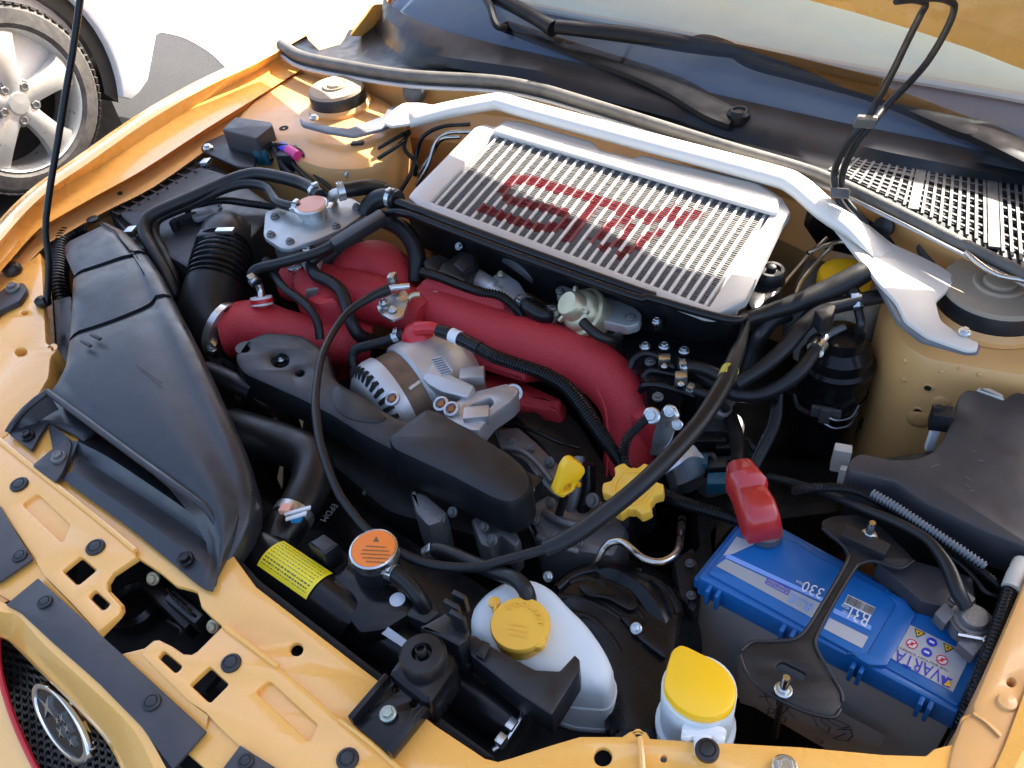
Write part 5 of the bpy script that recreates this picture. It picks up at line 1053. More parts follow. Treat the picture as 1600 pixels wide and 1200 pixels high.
# ================================================================ fuse box
fb = thing('fuse_box', 'black fuse box with a scuffed smooth cover on the right wing', 'fuse box', P(1500, 740, -.15))
top = [(1323, 730), (1332, 713), (1346, 707), (1395, 717), (1432, 716), (1456, 706), (1472, 690), (1485, 660), (1499, 618), (1508, 608), (1522, 608), (1570, 624), (1580, 614), (1592, 611), (1680, 640), (1680, 900), (1600, 853), (1540, 830), (1490, 806), (1440, 782), (1400, 752), (1330, 737)]
bm = BM(); slab(bm, .002, rnd(top, 8, 3), .045, .0035); part('cover', bm, 'grey_plastic', fb)
bm = BM(); slab(bm, -.04, rnd([(1330, 738), (1345, 720), (1470, 700), (1510, 620), (1680, 645), (1680, 905), (1600, 862), (1490, 815), (1400, 760)], 6), .14, .004); bs_ = part('base', bm, 'plastic', fb)
for x, y in ((1368, 760), (1450, 830), (1520, 850)):
    bm = BM(); A = P(x, y, -.05); box(bm, A, Vector((.012, -.010, 0)), Vector((.002, .003, 0)), UP * .007, .001); part('latch', bm, 'plastic', bs_)
bm = BM(); slab(bm, .004, rnd([(1526, 607), (1545, 605), (1568, 616), (1570, 624)], 3), .02, .002); part('lid_tab', bm, 'old_white', fb)
rg = random.Random(11)
for k in range(9):
    x, y = rg.uniform(1440, 1590), rg.uniform(700, 800); 
    if y > 720 + (x - 1400) * .55 or y < 735 - (x - 1440) * .7: continue
    a = rg.uniform(-.5, .9); l = rg.uniform(5, 16); A, B = P(x, y, .0022), P(x + l * math.cos(a), y + l * math.sin(a), .0022); bm = BM(); box(bm, (A + B) / 2, (B - A) / 2, (B - A).cross(UP).normalized() * rg.uniform(.0001, .00025), UP * .0002); part('scratch', bm, 'bracket_grey', fb)
wc_ = thing('wire_connector', 'white plastic wiring connector hanging left of the fuse box', 'connector', P(1315, 720, -.08))
bm = BM(); box(bm, P(1314, 716, -.06), Vector((.009, .003, 0)), Vector((-.002, .006, 0)), UP * .018, .002); part('plug', bm, 'old_white', wc_)
bm = BM(); box(bm, P(1318, 742, -.07), Vector((.005, .002, 0)), Vector((-.001, .004, 0)), UP * .012, .002); part('tail', bm, 'old_white', wc_)
bkc = thing('wire_connector', 'small black connector with white tail on the fuse box corner', 'connector', P(1470, 655, -.02))
bm = BM(); box(bm, P(1470, 654, .0), Vector((.010, .004, 0)), Vector((-.003, .008, 0)), UP * .012, .002); part('plug', bm, 'plastic', bkc)
bm = BM(); box(bm, P(1462, 645, .006), Vector((.004, .002, 0)), Vector((-.001, .003, 0)), UP * .010, .001); part('latch', bm, 'plastic', bkc)
bm = BM(); box(bm, P(1457, 684, -.03), Vector((.004, .002, 0)), Vector((-.002, .004, 0)), UP * .018, .002); part('tail', bm, 'white', bkc)
# pressed dimples and holes in the right tower wall
def on_wall(px, py, ob):
    d = (MR @ Vector((px - 800, -(py - 600), -F))).normalized(); me = ob.data; best = None
    from mathutils.bvhtree import BVHTree
    t = BVHTree.FromPolygons([v.co for v in me.vertices], [p.vertices for p in me.polygons]); return t.ray_cast(EYE, d)
for x, y, r, dark in ((1450, 606, 6, 1), (1434, 642, 6, 1), (1414, 563, 5, 0), (1412, 593, 5, 0), (1471, 580, 4, 0), (1499, 575, 3, 0), (1530, 585, 4, 0), (1470, 630, 16, 0), (1437, 655, 20, 0)):
    p, n_, _, _ = on_wall(x, y, tr_)
    if p is None: continue
    k = mpp(p) * r; bm = BM()
    if dark: lathe(bm, p, n_, [(k * 1.5, -.001), (k * 1.3, .0012), (k, .0015), (k * .9, .0005), (0, .0004)], 16); q = part('wall_hole', bm, 'bay_paint', tr_); bm = BM(); lathe(bm, p, n_, [(k * .9, 0), (k * .85, .0011), (0, .0012)], 14); part('hole_bore', bm, 'black_void', tr_)
    else: lathe(bm, p, n_, [(k, -.001), (k * .8, .0014), (k * .4, .0022), (0, .0024)], 18); part('wall_dimple', bm, 'bay_paint', tr_)
# ================================================================ right rear: canister, brake reservoir, hoses
cn = thing('vapour_canister', 'black round vapour canister with wire clip in front of the right tower', 'canister', P(1310, 600, -.2))
cc = P(1312, 545, -.03); k = mpp(cc)
bm = BM(); lathe(bm, cc, UP, [(52 * k, -.15), (55 * k, -.06), (55 * k, -.03), (58 * k, -.026), (58 * k, -.018), (52 * k, -.014), (50 * k, 0), (36 * k, .010), (33 * k, .024), (14 * k, .028), (0, .028)], 44); part('body', bm, 'gloss_black', cn)
bm = BM(); lathe(bm, cc - UP * .075, UP, [(54 * k, 0), (57 * k, 0), (57 * k, .012), (54 * k, .012)], 40); part('band', bm, 'gloss_black', cn)
d_ = (EYE - cc); d_.z = 0; d_.normalize(); e_ = UP.cross(d_)
cp = cc - UP * .075 + d_ * 57 * k
bm = BM(); box(bm, cp + UP * .006, e_ * .018, d_ * .003, UP * .009, .002); box(bm, cp + UP * .006 + d_ * .004, e_ * .007, d_ * .004, UP * .012, .002); part('latch', bm, 'dull_alu', cn)
for s_ in (0, .014):
    bm = BM(); sweep(bm, [Vector(q) for q in crv([cp + d_ * .006 - UP * (s_ - .008), cp + e_ * .014 + d_ * .007 - UP * (s_ - .004), cp + e_ * .030 - d_ * .002 + UP * (.006 - s_), cp + e_ * .036 - d_ * .014 + UP * (.018 - s_)], 6)], .0013, 6); part('spring_wire', bm, 'zinc', cn)
bm = BM(); sweep(bm, [Vector(q) for q in crv([cp - e_ * .018, cp - e_ * .034 - d_ * .008, cp - e_ * .042 - d_ * .02 + UP * .008], 6)], .004, 8); part('clip_strap', bm, 'plastic', cn)
bm = BM(); tube(bm, [(1340, 520, -.005), (1345, 505, .012), (1340, 480, .022), (1338, 462, .026)], 7, 12, 5); part('nozzle', bm, 'plastic', cn)
bm = BM(); tube(bm, [(1318, 512, -.003), (1295, 522, .0), (1278, 540, .002)], 6, 12, 5); part('nozzle', bm, 'bracket_grey', cn)
bm = BM(); slab(bm, -.165, rnd([(1228, 622), (1340, 672), (1354, 655), (1365, 580), (1300, 560), (1240, 590)], 6), .004, .001); part('tray', bm, 'dark_metal', cn)
bm = BM(); sheet(bm, [[(1228, 622, -.165), (1290, 650, -.165), (1338, 674, -.165), (1360, 640, -.165)], [(1228, 612, -.150), (1290, 640, -.150), (1338, 664, -.150), (1360, 630, -.150)]], .002, 2); part('tray_lip', bm, 'dark_metal', cn)
HG = 'black coolant and vacuum hoses on the right side'
solo_tube('hose', 'black hose curling from the vapour canister to the engine under the twin hoses', 'hose', [(1283, 535, .0, 11), (1268, 556, -.004, 11), (1245, 585, -.015, 12), (1215, 606, -.03, 12), (1180, 618, -.04, 12), (1145, 614, -.04, 12), (1110, 598, -.045, 11), (1070, 578, -.055, 11)], 12)
hcl = thing('hose_clamp', 'shiny worm clamp on the hose at the vapour canister', 'clamp', P(1275, 545, -.004)); pts, _ = path([(1290, 526, .0), (1278, 541, .0), (1266, 558, -.004)], 5); band(hcl, pts, 5, 12.2 * mpp(pts[5]), .012, 'zinc', 'band'); bolt(hcl, 1281, 553, -.002, 6, axis=Vector((.2, -.8, .3)))
solo_tube('hose', 'upper of the twin black hoses beside the vapour canister', 'hose', [(1352, 424, .05, 17), (1330, 436, .045, 18), (1290, 455, .036, 17), (1240, 475, .028, 15), (1200, 488, .022, 13), (1160, 500, .02, 12)], 15)
solo_tube('hose', 'thick black hose with foam sleeve reaching the brake reservoir', 'hose', [(1380, 462, .03, 12), (1340, 470, .028, 12), (1285, 484, .022, 14), (1258, 505, .014, 13), (1225, 545, .0, 13), (1190, 575, -.012, 12), (1150, 600, -.024, 12)], 13)
solo_tube('hose', 'black moulded hose from the intercooler side bending down to the engine', 'hose', [(1232, 490, .01, 13), (1205, 500, .008, 14), (1190, 520, -.004, 14), (1178, 550, -.03, 13), (1165, 590, -.06, 13)], 14)
bm = BM(); slab(bm, .040, rnd([(1272, 484), (1292, 470), (1308, 476), (1302, 492), (1285, 500)], 4), .022, .003); part('hose_clip', bm, 'plastic', None, 'black plastic clip holding the twin hoses together', 'clip')
solo_tube('hose', 'short black hose dropping onto the canister nozzle', 'hose', [(1330, 452, .036, 11), (1336, 466, .03, 11), (1338, 484, .02, 11)], 11, cl=(.8,))
mc = thing('brake_reservoir', 'white brake fluid reservoir with a yellow cap behind the hoses', 'brake reservoir', P(1310, 450, -.1))
cc = P(1318, 440, -.0); k = mpp(cc); bm = BM(); lathe(bm, cc - UP * .01, UP, [(40 * k, 0), (41 * k, .018), (38 * k, .024), (20 * k, .026), (0, .027)], 36); part('cap', bm, 'bright_yellow', mc)
bm = BM(); slab(bm, -.02, rnd([(1250, 470), (1290, 420), (1380, 430), (1390, 470), (1330, 500)], 10), .10, .01); part('tank', bm, 'old_white', mc)
bb = thing('brake_booster', 'dusty brake booster drum against the firewall', 'brake booster', P(1330, 400, -.1))
bm = BM(); lathe(bm, P(1330, 428, -.05), Vector((.1, 1, .1)), [(.06, -.02), (.095, 0), (.11, .02), (.11, .09)], 40); part('drum', bm, 'gloss_black', bb)
for i, px in enumerate(([(1215, 455, .0), (1240, 425, .01), (1262, 400, .02), (1292, 372, .03)], [(1240, 470, .0), (1252, 440, .01), (1280, 405, .02), (1300, 385, .03)], [(1262, 395, .03), (1310, 378, .035), (1350, 385, .04), (1400, 395, .045)])):
    solo_tube('brake_pipe', ('bare steel brake pipe rising steeply beside the heat shield plate', 'bare steel brake pipe passing left of the yellow brake reservoir cap', 'bare steel brake pipe crossing behind the brake reservoir under the brace')[i], 'pipe', px, 3.5, 'steel_pipe')
bm = BM(); slab(bm, -.02, rnd([(1228, 470), (1260, 405), (1290, 400), (1300, 425), (1262, 478)], 6), .06, .005); part('heat_shield', bm, 'dull_alu', None, 'dull metal heat shield plate beside the intercooler right end', 'heat shield')
# firewall fittings
for x, y, z, r, nm, lb in ((1470, 380, .045, .028, 'grommet', 'large round rubber grommet in the yellow firewall'),):
    bm = BM(); lathe(bm, P(x, y, z), Vector((0, -1, .35)), [(r, -.01), (r, .006), (r * .8, .012), (r * .6, .012), (r * .5, .004), (0, .004)], 28); part('firewall_grommet', bm, 'seal', fwl)
bm = BM(); lathe(bm, P(646, 142, .055), Vector((0, -1, .5)), [(.022, -.01), (.022, .004), (.017, .008), (0, .009)], 24); part('firewall_grommet', bm, 'seal', fwl)
bm = BM(); lathe(bm, P(1395, 352, .045), Vector((-.2, -1, .4)), [(.008, -.01), (.008, .02), (.013, .022), (.013, .03), (0, .032)], 18); part('plug', bm, 'plastic', fwl)
solo_tube('cable', 'black tipped release cable lying on the firewall ledge', 'cable', [(1510, 394, .09), (1530, 412, .088), (1560, 430, .088), (1600, 438, .088), (1640, 450, .088)], 5, 'steel_pipe')
# ================================================================ hood hose, wipers, prop rod
hh = thing('washer_hose', 'thin black washer hose pair hanging from the raised bonnet to the brace', 'hose', P(1330, 320, .09))
for px in ([(1405, 0, .40), (1430, 0, .39), (1446, 6, .38), (1438, 24, .365), (1420, 60, .325), (1397, 108, .265), (1375, 150, .215), (1352, 190, .185), (1330, 215, .165), (1312, 245, .14), (1303, 275, .115), (1308, 305, .095), (1322, 328, .082), (1345, 350, .07)],
           [(1400, 2, .41), (1455, -3, .40), (1484, 2, .39), (1491, 14, .38), (1478, 48, .345), (1450, 95, .285), (1420, 130, .22), (1385, 165, .19), (1365, 190, .18), (1342, 218, .16), (1325, 248, .135), (1315, 278, .11), (1318, 305, .092), (1332, 326, .082), (1355, 350, .07)]):
    bm = BM(); tube(bm, px, 5.6, 10, 6); part('hose_run', bm, 'rubber', hh)
for a in ((1352, 190, .192), (1312, 302, .104)):
    bm = BM(); A = P(*a); T0 = (P(1303, 275, .115) - P(1352, 190, .19)).normalized() if a[1] < 250 else Vector((.2, -.4, -.6)).normalized(); s_ = Vector((1, .3, 0)); box(bm, A, s_ * .011, T0 * .006, s_.cross(T0) * .007, .002); part('hose_tie', bm, 'seal', hh)
def wiper(label, arm, blade, arm_w, blade_r, pivot=None, neck=None):
    t = thing('wiper', label, 'wiper', P(*arm[0][:3])); c = crv(arm, 6); pts = [P(*q[:3]) for q in c]; rings = []
    for i, (p, q) in enumerate(zip(pts, c)):
        tt = (pts[min(i + 1, len(pts) - 1)] - pts[max(0, i - 1)]).normalized(); s_ = tt.cross(UP).normalized(); w_ = q[3] * 1.25 * mpp(p); hgt = .006
        rings.append([p - s_ * w_ - UP * hgt, p - s_ * w_ + UP * hgt * .4, p - s_ * w_ * .6 + UP * hgt, p + s_ * w_ * .6 + UP * hgt, p + s_ * w_ + UP * hgt * .4, p + s_ * w_ - UP * hgt])
    bm = BM(); loft(bm, rings); part('arm', bm, 'wiper', t)
    bm = BM(); tube(bm, blade, blade_r, 10, 6); part('blade', bm, 'wiper', t)
    if neck: bm = BM(); tube(bm, neck, 6, 8, 5); part('hook', bm, 'wiper', t)
    if pivot: bm = BM(); lathe(bm, P(*pivot), UP, [(.017, -.004), (.017, .008), (.012, .013), (.009, .013), (.008, .010), (0, .010)], 24); part('pivot_cap', bm, 'gloss_black', t)
    return t
wiper('black wiper whose arm crosses the cowl centre to a round pivot', [(1152, 188, 0.102, 18), (1120, 172, 0.107, 22), (1060, 138, 0.114, 20), (1000, 112, 0.120, 17), (900, 78, 0.127, 13), (790, 40, 0.137, 9)], [(865, 45, 0.157, 13), (840, 30, 0.162, 11), (800, 8, 0.167, 11), (740, -20, 0.172, 11)], 16, 11, (1154, 184, 0.104), [(790, 44, 0.142), (775, 38, 0.152), (766, 10, 0.167), (755, -10, 0.172)])
wiper('black wiper with a long arm in front of the right windscreen', [(1650, 262, 0.122, 24), (1560, 218, 0.132, 22), (1525, 202, 0.134, 22), (1500, 195, 0.136, 20), (1380, 148, 0.140, 16), (1260, 118, 0.142, 11), (1180, 98, 0.147, 9), (1140, 74, 0.152, 8), (1100, 62, 0.157, 8), (1070, 70, 0.155, 8)], [(1375, 130, 0.147, 8), (1250, 100, 0.150, 9), (1160, 82, 0.152, 11), (1080, 70, 0.157, 13), (980, 54, 0.160, 13), (870, 42, 0.162, 11)], 16, 11)
pr = thing('prop_rod', 'black steel bonnet prop rod standing at the left head lamp', 'prop rod', P(68, 470, .01))
B0, B1, B2 = P(74, 474, .008), P(72, 340, .12), P(125, 0, .36); B3 = B0 + (B2 - B0) * 2.36
bm = BM(); sweep(bm, [Vector(q) for q in crv([B0, B0.lerp(B1, .5) + Vector((.002, .002, 0)), B1, B1.lerp(B2, .5), B2, B2.lerp(B3, .5), B3], 5)], .0046, 12); part('rod', bm, 'gloss_black', pr)
bm = BM(); tube(bm, [(74, 470, .012), (66, 474, .008), (61, 470, .010)], 8, 12, 4); part('foot', bm, 'gloss_black', pr)
bm = BM(); lathe(bm, P(67, 473, .003), UP, [(.010, 0), (.010, .006), (.006, .009), (0, .009)], 18); part('bush', bm, 'plastic', pr)
# ================================================================ left rear: control box, valves, connectors
cb = thing('control_box', 'small black control box on a bracket by the left strut tower', 'control box', P(385, 210, .0))
bm = BM(); slab(bm, .045, rnd([(346, 202), (368, 182), (424, 190), (426, 196), (400, 216), (392, 214)], 3), .05, .003); part('box', bm, 'grey_plastic', cb)
bm = BM(); slab(bm, .010, rnd([(312, 232), (320, 222), (350, 208), (400, 225), (398, 262), (370, 260), (330, 242)], 5), .006, .002); q = part('bracket', bm, 'plastic', cb); bolt(q, 325, 231, .012, 8)
vl = thing('solenoid_valve', 'twin grey solenoid valves on the left strut tower side', 'valve', P(545, 260, -.02))
for x, y in ((538, 247), (533, 266)):
    bm = BM(); a = (P(x + 20, y + 12, .0) - P(x, y, .0)).normalized(); lathe(bm, P(x, y, .0) - a * .012, a, [(.010, 0), (.012, .002), (.012, .030), (.008, .032), (.008, .040), (0, .041)], 20); part('coil', bm, 'cast_alu', vl)
bm = BM(); box(bm, P(560, 230, .012), Vector((.009, .006, 0)), Vector((-.003, .005, 0)), UP * .010, .002); part('plug', bm, 'plastic', vl)
bm = BM(); box(bm, P(545, 258, -.012), Vector((.02, .014, 0)), Vector((-.004, .006, 0)), UP * .02, .002); part('bracket', bm, 'plastic', vl)
bolt(vl, 566, 250, .006, 8, 'dull_alu', axis=Vector((.5, -.4, .3))); bolt(vl, 550, 252, .01, 6, 'dull_alu')
bm = BM(); tube(bm, [(555, 255, .0), (565, 265, -.005), (562, 280, -.02), (550, 290, -.03)], 4, 8, 5); part('wire', bm, 'rubber', vl)
wcn = thing('wire_connector', 'black connector with blue and pink plugs beside the control box', 'connector', P(455, 240, .0))
bm = BM(); tube(bm, [(440, 228, .02), (452, 235, .02)], 8, 12, 3); part('blue_plug', bm, 'violet', wcn)
bm = BM(); tube(bm, [(451, 234, .02), (466, 244, .018)], 8.5, 12, 3); part('pink_plug', bm, 'magenta', wcn)
bm = BM(); box(bm, P(450, 250, .004), Vector((.014, .006, 0)), Vector((-.006, .012, 0)), UP * .016, .003); part('holder', bm, 'plastic', wcn)
for k in range(3):
    bm = BM(); x = 425 + k * 18; tube(bm, [(x, 225 + 2 * k, .02), (x + 8, 240, .016), (x + 20, 262, .0), (x + 45, 285, -.01), (x + 70, 305, -.02)], 5 - k, 8, 5); part('wire', bm, 'rubber', wcn)
bm = BM(); tube(bm, [(425, 250, .01), (418, 232, .02), (428, 226, .025), (450, 228, .026), (470, 236, .02), (478, 250, .01)], 3, 8, 5); part('wire', bm, 'gloss_black', wcn)
bm = BM(); box(bm, P(412, 243, .005), Vector((.012, .006, 0)), Vector((-.006, .01, 0)), UP * .014, .003); part('plug', bm, 'teal', wcn)
for i, px in enumerate(([(590, 232, .03), (620, 215, .035), (640, 205, .035)], [(590, 248, .02), (625, 225, .03), (640, 208, .03)], [(637, 208, .03), (632, 232, .01), (650, 255, -.01), (648, 275, -.03)], [(625, 300, -.04), (640, 275, -.02), (650, 245, .0), (660, 215, .03), (690, 198, .045), (735, 194, .045)], [(650, 290, -.04), (668, 260, -.01), (680, 225, .02), (700, 208, .04), (740, 206, .045)], [(655, 270, -.03), (675, 240, .0), (690, 218, .03), (720, 214, .04)])):
    solo_tube('brake_pipe', ('short black brake pipe above the twin solenoid valves', 'short black brake pipe just under another one by the solenoid valves', 'black brake pipe dropping from the brace foot beside the tower', 'long black brake pipe arching to the intercooler corner', 'long bare steel brake pipe arching to the intercooler corner', 'short bare steel brake pipe nested inside the longer steel arch')[i], 'pipe', px, 3.2, ('gloss_black', 'steel_pipe')[i in (4, 5)])
# hoses round the filler tank
solo_tube('hose', 'upper long black coolant hose from the filler tank over the air filter box', 'hose', [(500, 306, .05), (478, 290, .05), (450, 280, .052), (410, 272, .052), (385, 274, .05), (355, 284, .045), (300, 308, .04), (245, 332, .035), (228, 346, .03), (226, 366, .022), (238, 390, .012), (258, 425, -.004), (272, 455, -.02), (282, 480, -.05)], 10, cl=(.03,))
solo_tube('hose', 'lower long black coolant hose running from the pressure cap neck', 'hose', [(470, 326, .048), (452, 322, .048), (434, 316, .046), (426, 305, .045), (418, 294, .044), (400, 288, .044), (375, 288, .042), (345, 297, .038), (300, 318, .03), (255, 337, .026), (242, 350, .02), (244, 372, .010), (258, 398, .0), (272, 430, -.014), (280, 465, -.04)], 8, cl=(.03,))
solo_tube('wire_sheath', 'ribbed black wire sheath running from the air flow sensor', 'cable', [(290, 332, .008), (320, 318, .016), (350, 313, .018), (390, 318, .018), (430, 324, .016), (450, 330, .01)], 6, 'gloss_black', ribs=4, amp=.2)
ms = thing('air_flow_sensor', 'grey air flow sensor plate with black plug on the filter box', 'sensor', P(315, 335, .0))
bm = BM(); slab(bm, .016, rnd([(297, 329), (303, 326), (340, 317), (347, 320), (340, 332), (306, 343), (300, 340)], 3), .006, .002, [circ(343, 321, 2, 8)]); q = part('plate', bm, 'bracket_grey', ms)
bm = BM(); dashes(bm, flat(.0165), (305, 331), (330, 323), (308, 339), 4, .0004, .4, 8); part('small_print', bm, 'ink', q, kind='stuff')
bm = BM(); box(bm, P(288, 344, .012), (P(302, 338, .012) - P(274, 350, .012)) * .5, Vector((.004, .006, 0)), UP * .009, .002); part('plug', bm, 'plastic', ms)
bm = BM(); box(bm, P(275, 352, .010), Vector((.004, .003, 0)), Vector((-.003, .007, 0)), UP * .010, .002); part('plug_lock', bm, 'plastic', ms)
solo_tube('hose', 'fat black hose leaving the filler tank spigot to the right', 'hose', [(528, 300, .058), (545, 297, .056), (568, 293, .05), (588, 293, .04), (606, 302, .028), (618, 318, .01)], 12)
scl = thing('spring_clamp', 'pale spring clamp on the filler tank hose', 'clamp', P(533, 300, .06)); pts, _ = path([(525, 301, .058), (533, 299, .058), (543, 297, .057)], 5); band(scl, pts, 5, 13 * mpp(pts[5]), .010, 'bracket_zinc', 'band'); bm = BM(); sweep(bm, [P(529, 290, .07), P(529, 284, .085), P(534, 284, .085), P(535, 290, .07)], .0013, 6); part('ear', bm, 'white', scl)
solo_tube('hose', 'fat black hose bending onto the upper intercooler pipe', 'hose', [(572, 334, .025), (578, 322, .035), (590, 312, .043), (606, 309, .048), (622, 313, .05)], 15, cl=(.9,))
solo_tube('hose', 'black hose dropping beside the red manifold dome', 'hose', [(585, 340, .02, 12), (605, 346, .02, 13), (628, 358, .012, 14), (645, 380, .0, 14), (652, 405, -.015, 14), (650, 440, -.04, 13)], 14, cl=(.12,))
solo_tube('hose', 'black breather hose snaking down over the red manifold', 'hose', [(598, 336, .045, 10), (560, 358, .035, 11), (520, 384, .026, 10), (494, 402, .016, 9), (486, 414, .008, 9), (494, 430, .004, 10), (515, 440, .002, 10), (532, 454, -.002, 10), (541, 475, -.012, 10), (548, 502, -.025, 10), (562, 524, -.045, 11), (590, 536, -.07, 11)], 10)
bm = BM(); A, B = P(520, 386, .040), P(600, 338, .058); s_ = (B - A).cross(UP).normalized(); box(bm, (A + B) / 2, (B - A) / 2, s_ * .011, UP * .008, .003); part('hose_guide', bm, 'plastic', None, 'black plastic guide channel over the hoses by the filler tank', 'guide')
solo_tube('hose', 'thin black hose ending at the nipple of the red intake pipe', 'hose', [(540, 372, .034), (500, 393, .028), (462, 405, .022), (430, 413, .016), (408, 418, .012), (396, 424, .008), (394, 434, .002), (402, 444, -.004)], 8, cl=(.93,))
solo_tube('hose', 'thin black hose draped across the red intake pipe', 'hose', [(414, 406, .01), (424, 418, .004), (432, 434, .0), (447, 453, -.004), (470, 470, -.008), (488, 488, -.012), (497, 508, -.024), (500, 530, -.04)], 7)
solo_tube('hose', 'black vacuum hose below the red boot', 'hose', [(632, 520, -.02), (605, 532, -.03), (575, 540, -.035), (556, 546, -.04), (551, 560, -.05), (556, 580, -.06)], 8, cl=(.1,))
tbk = thing('cable_bracket', 'zinc throttle cable bracket on the red manifold', 'bracket', P(615, 470, -.02))
bm = BM(); slab(bm, -.004, rnd([(588, 478), (604, 462), (632, 452), (640, 462), (630, 494), (612, 500), (594, 490)], 4), .004, .001); q = part('plate', bm, 'bracket_zinc', tbk)
for x, y in ((599, 472), (613, 483)): bolt(q, x, y, -.001, 7)
bm = BM(); tube(bm, [(600, 455, .010), (615, 449, .012), (640, 447, .010)], 5, 10, 4); part('cable_end', bm, 'zinc', tbk)
bm = BM(); box(bm, P(614, 440, .012), Vector((.004, .003, 0)), Vector((-.003, .006, 0)), UP * .012, .002); part('cable_stop', bm, 'bracket_zinc', tbk)
bm = BM(); tube(bm, [(636, 470, -.01), (644, 462, -.004), (656, 460, -.004)], 4.5, 10, 4); part('elbow', bm, 'gold_zinc', tbk)
cbl = thing('throttle_cable', 'long black throttle cable looping round the front of the engine', 'cable', P(600, 840, -.05))
bm = BM(); tube(bm, [(608, 452, .012, 9), (590, 459, .012, 8), (575, 467, .012, 7), (545, 487, .012, 6), (520, 520, .014, 6), (502, 560, .018, 6), (494, 610, .02, 6.5), (494, 650, .02, 7), (503, 703, .02, 7), (525, 762, .016, 7), (550, 800, .01, 7), (581, 834, .0, 7), (631, 866, -.01, 7.5), (680, 883, -.014, 8), (741, 886, -.014, 8), (797, 873, -.01, 8), (858, 856, -.004, 8)], 7, 12, 6); part('inner_sheath', bm, 'rubber', cbl)
bm = BM(); tube(bm, [(852, 858, -.002, 13), (880, 846, .004, 14), (919, 822, .012, 14), (969, 784, .022, 14), (1012, 747, .03, 14), (1059, 700, .036, 14), (1097, 655, .04, 14), (1131, 600, .042, 14), (1150, 556, .04, 12), (1160, 530, .036, 8), (1166, 506, .03, 7)], 14, 16, 6); part('outer_sleeve', bm, 'rubber', cbl)
pts, _ = path([(848, 860, -.002), (856, 857, -.001), (866, 852, .0)], 4); band(cbl, pts, 4, 9.5 * mpp(pts[4]), .007, 'zinc', 'ferrule')
pts, _ = path([(1131, 600, .042), (1140, 580, .041), (1147, 562, .040)], 4); band(cbl, pts, 3, 13.6 * mpp(pts[3]), .016, 'tape', 'yellow_tape', 1.03)
# starter cable with red boot
rbt = thing('terminal_boot', 'red rubber boot on the alternator cable above the alternator', 'terminal boot', P(660, 515, -.02))
bm = BM(); cc = P(652, 516, -.012); lathe(bm, cc - UP * .014, Vector((-.2, .1, 1)), [(.022, -.012), (.024, 0), (.022, .010), (.014, .019), (0, .022)], 28); part('dome', bm, 'bright_red', rbt)
bm = BM(); tube(bm, [(650, 514, -.004, 11), (670, 512, .0, 10), (682, 514, .0, 9), (690, 518, -.001, 10)], 10, 16, 4); part('neck', bm, 'bright_red', rbt)
acb = thing('alternator_cable', 'thick ribbed black cable running over the red manifold runner', 'cable', P(850, 600, -.03))
bm = BM(); tube(bm, [(684, 516, .0, 10), (700, 521, .0, 11), (725, 532, .0, 11), (750, 545, .0, 11)], 11, 16, 5); part('taped_end', bm, 'gloss_black', acb)
bm = BM(); tube(bm, [(745, 542, .0, 10), (770, 556, .0, 11), (810, 570, -.002, 11), (850, 584, -.006, 12), (885, 605, -.012, 12), (910, 635, -.022, 13), (932, 668, -.034, 13), (958, 705, -.05, 12), (985, 745, -.07, 12)], 12, 16, 6, ribs=4.6, amp=.16); part('ribbed_sheath', bm, 'gloss_black', acb)
pts, _ = path([(700, 521, .0), (712, 526, .0), (724, 531, .0)], 4); band(acb, pts, 4, 11.3 * mpp(pts[4]), .014, 'white', 'tag', 1.02)
gw = solo_tube('ground_wire', 'ribbed black ground wire bolted to the red manifold end', 'wire', [(1012, 652, -.01), (996, 668, -.016), (980, 685, -.026), (975, 710, -.045), (978, 740, -.06)], 8, 'gloss_black', ribs=5, amp=.2)
bolt(gw, 1018, 650, -.008, 14, axis=Vector((.1, -.6, .7)))
# ================================================================ throttle body, blow-off valve, fuel rail
tb = thing('throttle_assembly', 'silver throttle assembly with black sensor plug beside the intercooler', 'throttle body', P(770, 450, -.05))
ax_ = (P(800, 470, -.03) - P(735, 430, -.03)).normalized(); bm = BM(); lathe(bm, P(735, 432, -.022), ax_, [(.013, 0), (.016, .002), (.016, .05), (.012, .054), (.012, .07), (0, .071)], 24); part('motor', bm, 'cast_alu', tb)
bm = BM(); lathe(bm, P(815, 440, -.055), Vector((.2, .9, .5)), [(.05, 0), (.055, .004), (.055, .02), (.045, .03), (.036, .03), (.034, .01), (0, .01)], 36); part('bore', bm, 'dull_alu', tb)
bm = BM(); slab(bm, -.012, rnd([(768, 430), (785, 422), (812, 440), (825, 462), (800, 478), (775, 460)], 5), .04, .004); q = part('flange', bm, 'cast_alu', tb); bolt(q, 782, 428, -.008, 6, 'gold_zinc')
bm = BM(); slab(bm, .004, rnd([(690, 412), (722, 392), (742, 398), (748, 412), (726, 440), (704, 430), (684, 424)], 4), .03, .003); part('sensor_plug', bm, 'plastic', tb)
bm = BM(); slab(bm, .014, rnd([(708, 412), (724, 394), (740, 398), (742, 410), (722, 424)], 3), .012, .002); part('plug_lid', bm, 'plastic', tb)
bm = BM(); slab(bm, -.004, rnd([(660, 408), (680, 396), (702, 402), (690, 424), (668, 424)], 4), .03, .003); part('sensor_base', bm, 'plastic', tb)
solo_tube('wire_sheath', 'ribbed black sheath along the top edge of the red plenum', 'cable', [(660, 425, .004), (690, 434, .008), (720, 446, .010), (750, 456, .010), (780, 462, .006), (800, 476, -.004), (815, 495, -.02), (822, 512, -.035)], 8, 'gloss_black', ribs=4.5, amp=.18)
solo_tube('hose', 'short black hose between the throttle body and the gold valve', 'hose', [(812, 472, -.012), (830, 482, -.01), (850, 492, -.012), (870, 490, -.02)], 14, 'gloss_black', cl=(.15, .85))
